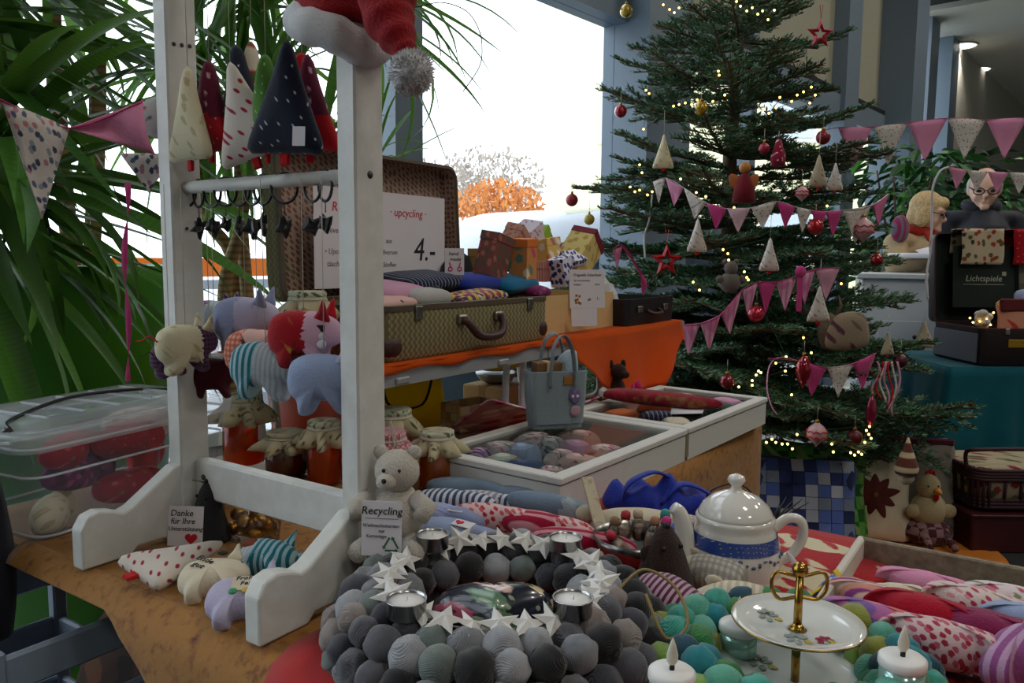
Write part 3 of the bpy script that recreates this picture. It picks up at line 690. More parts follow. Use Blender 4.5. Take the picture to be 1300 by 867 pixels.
FISH = crom2([(-.05, 0), (-.038, .016), (-.01, .024), (.02, .021), (.04, .010), (.047, .006), (.062, .016), (.066, .014), (.062, 0), (.066, -.014), (.062, -.016), (.047, -.006), (.04, -.010), (.02, -.021), (-.01, -.024), (-.038, -.016)], 3)
def plump(o, outline, t, fa, fb=None, key=None, s=1, name='body'):
    b = B(); b.X = Matrix.Scale(s, 4); b.puff(outline, t, 5); b.X = Matrix()
    if key: split(b, key)
    return b.obj(name, [fa, fb or fa], o)
F_mag = fab('magenta_print_cotton', '7a1f5c', ('floral', ('b0567c', '4e1742'), .014, .3)); F_redp = fab('red_print_cotton', 'b0142a', ('floral', ('d86a70', '7a7a40'), .022, .16))
inb = [('red pillow fish lying flat in the clear box', -.075, .115, F_redp, -.1, 10, 40), ('red pillow fish with white dotted half in the clear box', .02, .115, F_red, .03, -20, 0), ('magenta print pillow fish low in the clear box', -.06, .075, F_mag, 0, 0, 15), ('magenta and red pillow fish at the bottom of the clear box', .02, .04, F_redp, 0, 0, -15), ('red pillow fish upright by the wall of the clear box', .1, .1, F_redp, .05, 35, 60), ('cream flower pillow fish at the bottom of the clear box', -.12, .03, F_cream, 0, 0, 80), ('bright red pillow fish at the back of the clear box', .11, .06, F_bright, 0, 0, 70), ('white dotted pillow fish topmost in the clear box', .07, .13, F_dot, 0, 5, -25)]
for lb, yy, zz, fm, xo, tl_, yw in inb:
    o = thing('pillow_fish', lb, 'toy', W(-1.275+.045*(1 if yy < .06 else .3)+.02*math.sin(yy*40)-.12*yy, .665+yy*.9, T+.006+zz-.01), rot=(R_(tl_), 0, RZ+R_(90+yw*.6)), group='stitched toys in the clear box'); plump(o, FISH, .027, fm, s=1.0)

# ================================================================ cards and toys between the feet of the stand
def card(label, loc, rot, w, h, lines, name='sign_card', cat='sign', mpaper=None, group=None):
    """upright paper card: local x right, y up, z towards the reader, origin at the lower edge"""
    o = thing(name, label, cat, loc, rot=rot, group=group); B().box((0, h/2, 0), (w, h, .0012)).obj('paper', mpaper or m_paper, o, smooth=False)
    for (body, size, x, y, m, *r) in lines: text('lettering', body, size, o, m, (x, y, .0009), align=r[0] if r else 'CENTER')
    return o
def heart(s): return [(s*.062*16*math.sin(t)**3/16*16/16, s*.062*(13*math.cos(t)-5*math.cos(2*t)-2*math.cos(3*t)-math.cos(4*t))/16) for t in [2*math.pi*i/28 for i in range(28)]]
o = card('white card reading Danke with a red heart, leaning on the dark felt mouse', W(-.972, .628, T+.006), (R_(80), 0, R_(-3)), .05, .055, [('Danke', .0125, -.006, .045, m_ink), ('für Ihre', .0115, -.004, .034, m_ink), ('Unterstützung', .0085, .0, .0235, m_ink)])
B().prism(heart(.14), 0, .0012).obj('red_heart', m_redink, o, smooth=False).location = (.009, .0105, .0006)
def mouse(label, loc, rz, f, s=1, tall=.085, whisk=True, nose=True):
    o = thing('felt_mouse', label, 'toy', loc, rz)
    b = B().lathe([(.034*s, 0), (.035*s, .006*s), (.030*s, tall*.3), (.022*s, tall*.6), (.015*s, tall*.82), (.007*s, tall*.97), (.001, tall)], 18, sx=1, sy=.8); b.obj('body', f, o)
    for sg in (-1, 1):
        er = B().puff(crom2([(-.008*s, 0), (-.01*s, .012*s), (0, .018*s), (.01*s, .012*s), (.008*s, 0)], 3), .003*s, 2).obj('ear', f, o); er.location = (sg*.016*s, 0, tall*.55)
        er.rotation_euler = (R_(80), 0, R_(sg*25)); B().ball((sg*.010*s, -.012*s, tall*.76), .0026*s, 8, 6).obj('eye', m_blk, o)
    B().ball((0, -.002, tall), .004*s, 8, 6).obj('nose', m_blk, o)
    if whisk:
        for a in range(6): B().tube([(0, -.002, tall*.98), (.022*s*math.cos(a*1.05), .022*s*math.sin(a*1.05), tall*1.05)], .0005, 4).obj('whisker', m_wire, o)
    return o
mouse('charcoal felt mouse standing behind the Danke card', W(-.968, .665, T+.006), RZ, F_char, .95, .085)
o = thing('fabric_tree', 'white fabric tree with red dots lying flat between the feet', 'ornament', at_z(284, 694, T+.02))
ya = (at_z(284, 694, T+.02)-at_z(196, 725, T+.02)).normalized(); za = (Vector((0, 0, 1))+Vector((.25, -.75, 0))*.3); za = (za-ya*za.dot(ya)).normalized(); xa = ya.cross(za); o.rotation_euler = Matrix((xa, ya, za)).transposed().to_euler(); o.location.z = T+.024
B().puff(tri_outline(.125, .085), .014, 4, cen=(0, -.08)).obj('body', F_dot, o); B().box((0, -.13, 0), (.014, .02, .005), bev=.002).obj('trunk_tab', F_bright, o, smooth=False)
o = thing('fabric_pig', 'ivory pig with dark stitched lettering lying between the feet', 'ornament', at_z(270, 735, T+.022), rot=(R_(14), R_(0), R_(14))); pig(o, F_ivory, F_ivory, F_ivory, .98, t=.019, tail=False)
text('lettering', 'Ende\ngut', .012, o, m_ink, (-.012, .008, .0195), rot=(0, 0, R_(-35))); B().puff(crom2([(0, 0), (.006, .004), (.013, 0), (.008, -.004)], 3), .002).obj('motif', m_ink, o).location = (.004, .02, .022)
o = thing('fabric_pig', 'teal striped pig with a rust patch lying behind the ivory pig', 'ornament', at_z(338, 712, T+.024), rot=(R_(20), 0, R_(-12))); pig(o, F_teal2, F_teal, F_teal, .95, tail=False, mid=-.012); B().box((-.022, .008, .02), (.016, .014, .006), bev=.002).obj('patch', mat('rust_patch', '7e3a22'), o, smooth=False)
o = thing('fabric_pig', 'lilac pig with a label reading Frohes Fest against the curved foot', 'ornament', at_z(310, 762, T+.022), rot=(R_(14), 0, R_(12))); pig(o, F_lil2, fab('grey_blue_stripe', '8c97ac', ('stripes', 'b5bccb', .01, .5)), F_lil2, 1.05, t=.019, tail=False, mid=.012)
B().box((.004, .004, .0195), (.034, .024, .002), rot=(0, 0, 0)).obj('label_patch', F_linen, o, smooth=False); text('lettering', 'Frohes\nFest', .0095, o, m_ink, (.004, .008, .0208))
for dx, c in ((-.01, '2f8f5a'), (.004, 'c9a52e'), (.018, 'b8202c')): B().ball((dx, -.009, .0205), (.005, .005, .002), 10, 6).obj('button', mat('button_'+c, c, rough=.4), o)
# cellophane bag of gold foil
m_cello = clear('cellophane', 'f5f0e6', .8, .08); m_gold = mat('gold_foil', 'a97b30', rough=.35, metal=.8)
o = thing('gift_bag', 'cellophane bag of gold wrapped sweets behind the Danke card', 'bag', W(-.925, .70, T+.006), RZ)
loft(B(), [(crom2([(-.04, -.02), (.04, -.02), (.04, .02), (-.04, .02)], 4), 0), (crom2([(-.043, -.024), (.043, -.024), (.043, .024), (-.043, .024)], 4), .03), (crom2([(-.04, -.014), (.04, -.01), (.04, .014), (-.04, .01)], 4), .065)], cap1=False).obj('wrapping', m_cello, o)
for i in range(9): B().ball((-.025+.025*(i % 3), -.008+.008*(i//3), .012+.013*(i % 2)+.006*(i//3)), (.013, .01, .01), 8, 6, rot=(i, i*2, 0)).obj('sweet', m_gold, o)

# ================================================================ jars
m_jglass = clear('jar_glass', 'fdfdfd', .7, .02); m_jam = jelly('orange_jelly', 'ff6a14'); m_jam2 = mat('dark_red_jam', '5c0f14', rough=.2, coat=.6); m_jam3 = jelly('amber_jelly', 'ff8a1c')
F_gcheck = fab('red_white_gingham', 'd4b3b8', ('gingham', '9e2436', .006, .5)); F_holly = fab('cream_holly_cotton', 'd8ceac', ('floral', ('4e5d3a', '8c8460'), .018, .18)); backlit(F_holly, 'e8dcb8', .3); F_lidg = fab('grey_green_lid_cotton', 'b9bda6', ('floral', ('55634a', '8f8f6a'), .01, .3))
def jar(label, loc, r, h, jam, cloth, topm, sd=0, frill=.022, tagl=False):
    o = thing('jam_jar', label, 'jar', loc, sd*.7, group='jam jars with fabric covers')
    g = B().lathe([(r*.85, 0), (r, .006), (r, h*.72), (r*.86, h*.8), (r*.84, h*.9)], 24, cap=False); g.obj('glass', m_jglass, o)
    B().lathe([(r*.8, .004), (r*.95, .008), (r*.95, h*.68), (r*.8, h*.74), (.001, h*.74)], 24).obj('jelly', jam, o)
    rr = random.Random(sd); ph = rr.uniform(0, 6)
    def wob(i, a): return 0 if i < 3 else (i-2)*frill*.28*(math.sin(7*a+ph)+.5*math.sin(11*a+2*ph))*.5
    B().lathe([(.001, h*1.0), (r*.82, h), (r*.9, h*.985), (r*.9, h*.88), (r*1.1, h*.8), (r*1.25, h*.72), (r*1.32, h*.62)], 56, cap=False, wob=lambda i, a: 0 if i < 4 else (i-3)*frill*.22*(math.sin(7*a+ph)+.6*math.sin(11*a+2*ph))).obj('fabric_cover', cloth, o, solid=.0012)
    B().lathe([(.001, h*1.004), (r*.86, h*1.004), (r*.93, h*.99), (r*.93, h*.93), (r*.88, h*.9)], 28, cap=False).obj('cover_top', topm, o)
    B().torus((0, 0, h*.885), r*.92, .002, 28, 6).obj('cord', m_string, o)
    if tagl: B().box((r*.5, -r*.95, h*.5), (.02, .001, .03), rot=(0, 0, .5)).obj('paper_tag', m_paper, o, smooth=False)
    return o
Z0 = T+.006
jar('tall orange jelly jar with cream cover behind the stand rail', W(-1.27, .955, Z0), .040, .137, m_jam, F_holly, F_lidg, 1, tagl=True)
jar('jar with a holly print cover between the orange jelly and the post', W(-1.135, .945, Z0), .038, .085, m_jam2, F_holly, F_holly, 2)
jar('small orange jar with a green grey lid cloth close to the post', W(-1.045, .955, Z0), .031, .115, m_jam, F_holly, F_lidg, 3)
jar('dark red jam jar with a red gingham cover beside the white teddy', W(-.905, .965, Z0), .036, .112, m_jam2, F_gcheck, F_gcheck, 4, .012)
jar('cream covered jar behind the red gingham one', W(-.985, 1.07, Z0), .036, .125, m_jam, F_holly, F_lidg, 5)
jar('amber jelly jar with cream cover in front of the white case', W(-.86, 1.045, Z0), .032, .105, m_jam3, F_holly, F_lidg, 6)
# white teddy with recycling card
o = thing('teddy_bear', 'cream plush teddy hanging beside the post and holding a recycling card', 'toy', W(-.62, .675, Z0+.058), R_(-4))
string(o, (0, 0, .12), (-.006, .004, .155), .0008); string(o, (.006, 0, .12), (-.006, .004, .155), .0008)
B().ball((0, 0, .042), (.034, .028, .042)).obj('body', F_plushw, o); hd_ = B().ball((.004, -.006, .098), (.027, .024, .025)).obj('head', F_plushw, o)
B().ball((-.004, -.027, .09), (.012, .012, .010)).obj('muzzle', F_plushw, hd_); B().ball((-.004, -.039, .094), .003, 8, 6).obj('nose', m_ink, hd_)
for sg in (-1, 1):
    B().ball((.004+sg*.02, -.003, .119), (.009, .006, .009), 10, 7).obj('ear', F_plushw, hd_); B().ball((.002+sg*.009, -.027, .103), .0024, 8, 6).obj('eye', m_ink, hd_)
    B().tube([(sg*.025, -.008, .066), (sg*.042, -.02, .058), (sg*.036, -.032, .05)], [.011, .012, .010], 10).obj('arm', F_plushw, o); B().tube([(sg*.02, -.012, .014), (sg*.03, -.035, .012), (sg*.032, -.05, .014)], [.014, .014, .012], 10).obj('leg', F_plushw, o)
c = card('white Recycling card with a green arrow triangle held by the teddy', W(-.62, .675, Z0+.058)+Vector((-.008, -.052, .012)), (R_(86), 0, R_(-6)), .046, .062, [('Recycling', .0125, 0, .051, m_ink), ('Weihnachtskarten', .0056, -.001, .0345, m_greyink), ('aus', .0056, 0, .0285, m_greyink), ('Kartonage', .0056, -.006, .0225, m_greyink)])
B().box((0, .0425, .0008), (.038, .0006, .0004)).obj('line', m_greyink, c, smooth=False)
A3 = [(.011+.0115*math.cos(R_(90+120*i)), .0125+.0115*math.sin(R_(90+120*i))) for i in range(3)]
for i in range(3):
    a, b_ = Vector((*A3[i], 0)), Vector((*A3[(i+1) % 3], 0)); d = (b_-a).normalized(); n_ = Vector((-d.y, d.x, 0)); p0, p1 = a+d*.003, b_-d*.005
    q_ = B(); q_.add([p0-n_*.0011, p1-n_*.0011, p1+n_*.0011, p0+n_*.0011, p1-n_*.0028, p1+d*.0035, p1+n_*.0028], [(0, 1, 2, 3), (4, 5, 6)]); q_.obj('recycling_arrow', m_greenink, c, smooth=False).location = (0, 0, .001)

# ================================================================ bunting and ribbon at the far left
def flag(parent, p0, p1, drop, f, mhem=None, tilt=0, bul=.006):
    """a triangular pennant from p0 to p1 (world) hanging by drop"""
    p0, p1 = Vector(p0), Vector(p1); d = p1-p0; apex = (p0+p1)/2+Vector((0, 0, -drop))+Vector(d.cross(Vector((0, 0, 1))))*tilt; nrm = d.cross(Vector((0, 0, 1))).normalized()
    def fn(i, j): a = p0.lerp(apex, j); c = p1.lerp(apex, j); return a.lerp(c, i)+nrm*bul*math.sin(i*math.pi)*math.sin(j*5+1)
    o = B().sheet(fn, 6, 8).obj('pennant', f, parent, solid=.0012); return o
def bunting(label, pts, fabs, drop, hem, hemw=.006, name='bunting', gap=0, group=None, tilt=.0, twist=None):
    """pts: world points, one pennant between each pair"""
    o = thing(name, label, 'bunting', pts[0], group=group); c0 = Vector(pts[0])
    L = [Vector(p)-c0 for p in pts]
    B().tube(crom(L, 4, False), hemw, 6, flat=.25).obj('tape', hem, o)
    for i in range(len(L)-1):
        f = fabs[i % len(fabs)]
        if f is None: continue
        dr = drop[i % len(drop)] if hasattr(drop, '__len__') else drop
        a, c = L[i].lerp(L[i+1], gap), L[i+1].lerp(L[i], gap); flag(o, a, c, dr, f, tilt=tilt)
    return o
Dp = .95
pts = [at_y(-70, 100, Dp-.05), at_y(2, 128, Dp), at_y(88, 163, Dp+.06), at_y(182, 128, Dp+.1)]
bunting('large bunting of flower print and pink pennants in front of the palm leaves', pts, [F_pink, F_flor, None], [.12, .125, .055], F_hot, .005)
o = bpy.data.objects['bunting']; pa_, pb_, pc_ = (at_y(88, 163, Dp+.06)-pts[0], at_y(182, 128, Dp+.1)-pts[0], at_y(198, 197, Dp+.1)-pts[0])
B().sheet(lambda i, j: pa_.lerp(pb_, i).lerp(pa_.lerp(pc_, i), j)+Vector((0, .012*math.sin(i*5)*math.sin(j*3), 0)), 10, 8).obj('pennant', F_pink, o, solid=.0012)
flag(thing('flower_pennant', 'flower print pennant hanging behind the post, below the pink one', 'bunting', at_y(185, 195, 1.25)), (-.04, 0, 0), (.045, 0, .0), .06, F_flor)
o = thing('pink_ribbon', 'thin pink ribbon hanging in front of the green planter', 'ribbon', at_y(160, 232, 1.3)); a = at_y(160, 232, 1.3)
B().sheet(lambda i, j: (at_y(158+8*i*math.cos(j*9)+6*j+3*math.sin(j*7), 232+j*252, 1.3)-a), 1, 24).obj('band', F_hot, o, solid=.0006)
# ================================================================ potted palms behind the stand
m_leaf = [mat('palm_leaf_%d' % i, c, rough=.38, var=.25, layers=(('stripes', c2, .02, .25),)) for i, (c, c2) in enumerate((('24481f', '1c3a18'), ('346028', '2a5020'), ('183218', '132a13'), ('4a7a32', '3c6828')))]
for m in m_leaf:
    bs = m.node_tree.nodes['Principled BSDF']; tr = NN(m.node_tree, 'ShaderNodeBsdfTranslucent'); tr.inputs[0].default_value = (.18, .40, .05, 1); mx = NN(m.node_tree, 'ShaderNodeMixShader'); mx.inputs[0].default_value = .28
    out = [n for n in m.node_tree.nodes if n.type == 'OUTPUT_MATERIAL'][0]
    m.node_tree.links.new(bs.outputs[0], mx.inputs[1]); m.node_tree.links.new(tr.outputs[0], mx.inputs[2]); m.node_tree.links.new(mx.outputs[0], out.inputs[0])
def strap_leaf(L, w, droop, seg=12):
    """a long strap leaf leaving the origin along +X, bending down"""
    vs = []; fs = []; p = Vector((0, 0, 0)); ang = 0
    for i in range(seg+1):
        t = i/seg; ww = w*(.35+1.3*t if t < .4 else .87*(1-((t-.4)/.6)**2.2))+.0006
        nrm = Vector((-math.sin(-ang), 0, math.cos(ang))); up = Vector((math.sin(ang), 0, math.cos(ang)))
        vs += [p+Vector((0, -ww/2, 0))+up*ww*.16, p, p+Vector((0, ww/2, 0))+up*ww*.16]
        ang += droop/seg*(.3+1.4*t); p = p+Vector((math.cos(ang), 0, -math.sin(ang)))*(L/seg)
    for i in range(seg): a = i*3; fs += [(a, a+1, a+4, a+3), (a+1, a+2, a+5, a+4)]
    return vs, fs
LEAVES = []
for k, dr in enumerate((.25, .6, 1.0, 1.5, 2.1)):
    for m in m_leaf: b = B(); b.add(*strap_leaf(1.0, .062, R_(60)*dr)); LEAVES.append((k, b.mesh('leaf', m)))
def crown(parent, c, n, L, elev, seed, azim=(0, 360), wid=1.0, drmax=5, mats=(0, 1, 2, 3)):
    r = random.Random(seed); c = Vector(c)
    for i in range(n):
        k = r.randrange(min(5, drmax)); mi = r.choice(mats); o = link(LEAVES[k*4+mi][1], 'leaf', parent); l = L*r.uniform(.65, 1.1)
        o.location = c+Vector((r.uniform(-.02, .02), r.uniform(-.02, .02), r.uniform(-.05, .05))); o.rotation_euler = Euler((r.uniform(-.5, .5), -R_(r.uniform(*elev)), R_(r.uniform(*azim))), 'XYZ'); o.scale = (l, l*wid, l)
m_pot = mat('vivid_green_planter', '3c7d1a', rough=.4, var=.05); m_soil = mat('dark_soil', '2a2018', rough=1); m_cane = mat('pale_brown_cane', '9a8360', rough=.9, layers=(('stripes', '7c6848', .02, .4, (0, R_(90), 0)),), bump=(60, .6))
pl = thing('potted_palm', 'broad leaved palm in a tall vivid green planter beside the clear box', 'plant', (-1.22, 2.02, 0))
B().lathe([(.22, 0), (.25, .02), (.335, 1.08), (.345, 1.12), (.33, 1.125), (.315, 1.1), (.3, 1.02)], 40).obj('planter', m_pot, pl); B().lathe([(.3, 1.02), (.001, 1.03)], 24, cap=False).obj('soil', m_soil, pl)
canes = [((-.1, -.1, 1.02), (-.05, -.3, 1.3), (.05, -.5, 1.6)), ((.05, -.1, 1.02), (.08, -.2, 1.4), (.1, -.3, 1.75)), ((-.05, -.1, 1.02), (.05, -.25, 1.2), (.2, -.47, 1.30)), ((.1, 0, 1.02), (.05, .05, 1.5), (.02, .1, 1.95)), ((-.1, .05, 1.02), (-.3, -.1, 1.4), (-.36, -.2, 1.65)), ((.08, .1, 1.02), (.12, .12, 1.6), (.16, .06, 2.35))]
for i, c in enumerate(canes): B().tube(crom(c, 6, False), [.022]*13, 8).obj('cane', m_cane, pl)
crown(pl, canes[2][2], 40, .62, (-50, 55), 11, (-80, 75), 1.4, 4)
crown(pl, (.05, -.5, 1.6), 64, .7, (-65, 60), 15, (-80, 60), 1.25, 4, (0, 2, 1))
crown(pl, (.1, -.3, 1.75), 50, .65, (-60, 60), 16, (-180, 180), 1.1, 5, (0, 2, 1))
crown(pl, canes[3][2], 52, .62, (-30, 80), 12, (-180, 180), 1.2)
crown(pl, canes[4][2], 44, .62, (-60, 60), 13, (-110, 80), 1.4, 4, (0, 2, 1))
crown(pl, canes[5][2], 60, .7, (-60, 60), 14, (-180, 180), 1.5)
crown(pl, (.12, -.42, 1.24), 22, .62, (-62, -12), 19, (-75, 25), 1.35, 2, (0, 2, 1))
m_pot2 = mat('pale_grey_planter', 'c2c4c4', rough=.5)
pl = thing('potted_palm', 'tall narrow leaved palm with pale canes behind the white stand', 'plant', (-.86, 2.48, 0))
B().lathe([(.2, 0), (.22, .02), (.25, .52), (.26, .54), (.235, .545), (.225, .5)], 32).obj('planter', m_pot2, pl); B().lathe([(.23, .5), (.001, .505)], 24, cap=False).obj('soil', m_soil, pl)
canes = [((-.04, 0, .5), (-.02, .02, 1.1), (-.10, .0, 1.3), (-.08, -.04, 1.75)), ((.05, .02, .5), (.03, 0, .95), (.02, -.02, 1.4), (.05, 0, 2.1)), ((.1, 0, .5), (.17, 0, .9), (.3, 0, 1.12), (.34, .02, 1.5), (.36, 0, 1.95)), ((.02, -.05, .5), (-.03, -.05, 1.0), (.04, -.08, 1.25), (.1, -.1, 1.6))]
for c in canes: B().tube(crom(c, 6, False), [.024-.0004*i for i in range(6*(len(c)-1)+1)], 8).obj('cane', m_cane, pl)
for i, (c, n, L) in enumerate(((canes[0][3], 60, .6), (canes[1][3], 70, .75), (canes[2][4], 64, .62), (canes[3][3], 44, .5))): crown(pl, c, n, L, (-75, 60), 30+i, (-180, 180), .75, 5, (0, 1, 3, 3))
crown(pl, (.42, .05, 1.45), 22, .36, (25, 88), 44, (-180, 180), .7, 3, (0, 1, 3))
B().tube(crom([(.1, .02, .5), (.28, .04, .95), (.42, .05, 1.45)], 6, False), .018, 8).obj('cane', m_cane, pl)
# orange shell chair behind the jars
m_oshell = mat('orange_moulded_shell', 'd8420a', rough=.4, var=.04); m_beech = mat('beech_wood', 'b07a42', rough=.5, layers=(('stripes', '9c6a38', .012, .4),))
P = at_y(402, 470, 2.3)
ch = thing('shell_chair', 'orange shell chair with beech legs behind the jam jars', 'chair', (P.x+.12, P.y+.1, 0), R_(150))
def shell(i, j):
    a = (i-.5)*2.4; t = j; r = .26; 
    if t < .5: q = t/.5; return Vector((r*math.sin(a)*(.75+.2*q), -.22+.42*q-.05*math.cos(a), .47-.05*math.sin(q*math.pi)+.06*abs(math.sin(a))**3))
    q = (t-.5)/.5; return Vector((r*math.sin(a)*(.95-.15*q), .20+.08*q-.10*(1-math.cos(a)), .45+.36*q+.05*abs(math.sin(a))))
B().sheet(shell, 14, 18).obj('shell', m_oshell, ch, solid=.012, sub=1)
for sx in (-1, 1):
    for sy in (-1, 1): B().cyl((sx*.1, sy*.08-.02, .43), (sx*.22, sy*.2-.02, 0), .016, .011).obj('leg', m_beech, ch)
# ================================================================ low folding tables with the suitcases
LT = .96; m_alu = mat('grey_table_metal', '9a9ea0', rough=.45, metal=.2); m_top = mat('grey_laminate_top', '8b8d8a', rough=.6); F_or = fab('orange_cloth', 'e86a08', rough=.8); backlit(F_or, 'ff7a10', .5)
def low_table(label, v0, v1, frames):
    t = thing('low_table', label, 'table', W(-1.15, (v0+v1)/2, T+.006), RZ); L = v1-v0; z = LT-T-.006
    B().box((0, 0, z-.012), (.425, L, .016), bev=.003).obj('table_top', m_top, t, smooth=False)
    for sx in (-1, 1): B().box((sx*.208, 0, z-.02), (.012, L, .034)).obj('edge_rail', m_alu, t, smooth=False)
    for vv in frames:
        y = vv-(v0+v1)/2; u0, u1 = -.13, .125
        B().tube(crom([(u0-.03, y, z-.02), (u0-.012, y, .09), (u0, y, .03), (u0+.05, y, .01), (0, y, .008), (u1-.05, y, .01), (u1, y, .03), (u1+.003, y, .09), (u1+.008, y, z-.02)], 5, False), .0085, 10).obj('leg_frame', m_white_tube, t)
    for y in (-L*.32, L*.2): B().box((.216, y, z-.028), (.006, .035, .012), bev=.002).obj('clasp', m_alu, t, smooth=False)
    return t
low_table('low folding table under the open green suitcase', .93, 1.535, (1.05, 1.49))
low_table('low folding table under the cardboard tray and black case', 1.54, 2.36, (1.56, 1.955))
oc = thing('orange_cloth', 'orange cloth laid over the low tables and hanging down in front', 'cloth', W(-1.15, 1.6, LT))
own(B().sheet(lambda i, j: W(-1.34+i*.41, .95+j*1.38, LT+.0015), 8, 20).obj('cloth_top', F_or, oc, solid=.002))
def hang(i, j):
    v_ = 1.62+i*.70; dep = (.03+.15*math.sin(min(1, (i+.05)/.55)*math.pi/2)*(1 if i < .75 else max(.15, 1-(i-.75)*3.4))); return W(-.930+.01*math.sin(i*18)*j+.012*j, v_+.02*j, LT+.001-dep*j)
own(B().sheet(hang, 40, 12).obj('hanging_part', F_or, oc, solid=.002))
own(B().sheet(lambda i, j: W(-.931+.002*math.sin(i*40), .95+i*.68, LT+.001-(.012+.004*math.sin(i*23))*j), 30, 2).obj('front_edge', F_or, oc, solid=.002))
jar('jam jar with a cream cover standing beside the olive suitcase', W(-1.09, .962, LT+.003), .036, .125, m_jam, F_holly, F_lidg, 7)
# green suitcase
m_tweed = mat('olive_woven_suitcase', 'a39a72', rough=.8, layers=(('check', '7a7350', .007), ('gingham', '6a6444', .014, .4)), bump=(400, .5)); m_leather = mat('dark_brown_leather', '3a1f1c', rough=.45, bump=(150, .3)); m_brass = mat('dull_nickel', '8f8c84', rough=.3, metal=1)
m_lin = mat('checked_lining_paper', 'a58c7c', rough=.85, layers=(('dots', '6e4f46', .012, .33),)); m_dkbr = mat('dark_brown_trim', '55493a', rough=.6)
def open_case(label, u0, u1, v0, v1, z, h, lidh, mshell, mlin, mtrim, lean=4, front='u', corners=True, handle=True, wall=.008, lidt=.05):
    """open suitcase: local x = depth towards the front (+), y = length"""
    L, D = v1-v0, u1-u0; t = thing('suitcase', label, 'suitcase', W((u0+u1)/2, (v0+v1)/2, z), RZ)
    tr = loft(B(), [(rrect(D-.01, L-.01, .025), 0), (rrect(D, L, .028), .008), (rrect(D, L, .028), h), (rrect(D-.014, L-.014, .024), h), (rrect(D-.014, L-.014, .024), .01)]); tr.obj('tray', mshell, t, sharp=35)
    loft(B(), [(rrect(D+.003, L+.003, .029), h-.008), (rrect(D+.003, L+.003, .029), h+.002), (rrect(D-.012, L-.012, .024), h+.003)], False, False).obj('rim', mtrim, t, sharp=35)
    lo = link(None, 'lid', t); lo.location = (-D/2+.004, 0, h); lo.rotation_euler = (0, R_(90-lean+180)*0-R_(lean), 0); lo.empty_display_size = .02
    def wallp(rings, nm, m, c0=True, c1=True):
        b = loft(B(), rings, c0, c1); b.v = [Vector((-v.z, v.y, v.x+lidh/2)) for v in b.v]; return b.obj(nm, m, lo, sharp=35)
    wallp([(rrect(lidh-.01, L-.01, .03), lidt), (rrect(lidh, L, .032), lidt-.008), (rrect(lidh, L, .032), 0), (rrect(lidh-.014, L-.014, .026), 0), (rrect(lidh-.02, L-.02, .026), lidt-.008)], 'lid_shell', mshell)
    wallp([(rrect(lidh-.0145, L-.0145, .026), .001), (rrect(lidh-.0205, L-.0205, .026), lidt-.0085)], 'lining', mlin, False, True)
    wallp([(rrect(lidh+.003, L+.003, .033), .008), (rrect(lidh+.003, L+.003, .033), -.002), (rrect(lidh-.012, L-.012, .026), -.003)], 'lid_rim', mtrim, False, False)
    if corners:
        for sy in (-1, 1):
            for zz in (.022,): B().ball((D/2-.028, sy*(L/2-.028), zz+.004), (.034, .034, .030), 14, 9).obj('corner_cap', m_leather, t)
    if handle:
        B().tube(crom([(D/2, -.065, h*.66), (D/2+.018, -.06, h*.62), (D/2+.03, -.04, h*.36), (D/2+.032, 0, h*.30), (D/2+.03, .04, h*.36), (D/2+.018, .06, h*.62), (D/2, .065, h*.66)], 5, False), .0085, 8).obj('handle', m_leather, t)
        for yy in (-.062, .062):
            B().box((D/2+.004, yy, h*.68), (.012, .026, .018), bev=.003).obj('handle_mount', m_brass, t, smooth=False)
    for yy in (-L*.34, L*.34):
        B().box((D/2+.003, yy, h-.012), (.006, .02, .026), bev=.002).obj('lock', m_brass, t, smooth=False)
    return t, lo
gs, gl_ = open_case('open olive woven suitcase with checked lining on the low table', -1.215, -.95, 1.01, 1.565, LT+.003, .098, .31, m_tweed, m_lin, m_dkbr, lean=3)
# price sheet inside the lid
c = card('large white price sheet reading upcycling and 4.- inside the suitcase lid', W(-1.205, 1.287, LT+.125), (R_(90), 0, R_(90)+RZ), .41, .205, [('Recycling', .028, -.105, .165, m_redink), ('· upcycling ·', .026, .075, .163, m_redink), ('4.-', .075, .13, .08, m_ink), ('Universal-', .017, -.145, .118, m_greyink), ('• Upcoming', .016, -.14, .075, m_greyink), ('täschchen', .016, -.14, .05, m_greyink), ('aus', .015, .01, .1, m_greyink), ('diversen', .015, .012, .075, m_greyink), ('Stoffen', .015, .012, .048, m_greyink)], name='price_sheet')
c = card('small white card reading hand made with pink scissors beside the lid', at_u(577, 349, -1.07), (R_(88), 0, R_(6)), .042, .058, [('hand', .011, -.002, .046, m_ink), ('made', .011, .002, .034, m_ink)])
for k, x in enumerate((-.009, .011)):
    B().torus((x, .013, .0012), .0045, .0012, 12, 5).obj('pink_drawing', mat('pink_ink', 'b8307c', var=0), c); B().box((x, .021, .001), (.0025, .012, .0008), rot=(0, 0, .3*(1-2*k))).obj('pink_drawing', MATS['pink_ink'], c, smooth=False)
o = thing('black_pouch', 'black felt pouch leaning in the corner of the suitcase lid', 'pouch', W(-1.18, 1.515, LT+.1), rot=(R_(84), 0, RZ+R_(80))); B().puff(crom2([(-.045, 0), (-.05, .06), (-.02, .09), (.04, .095), (.045, 0)], 4), .018, 3).obj('body', F_char, o)
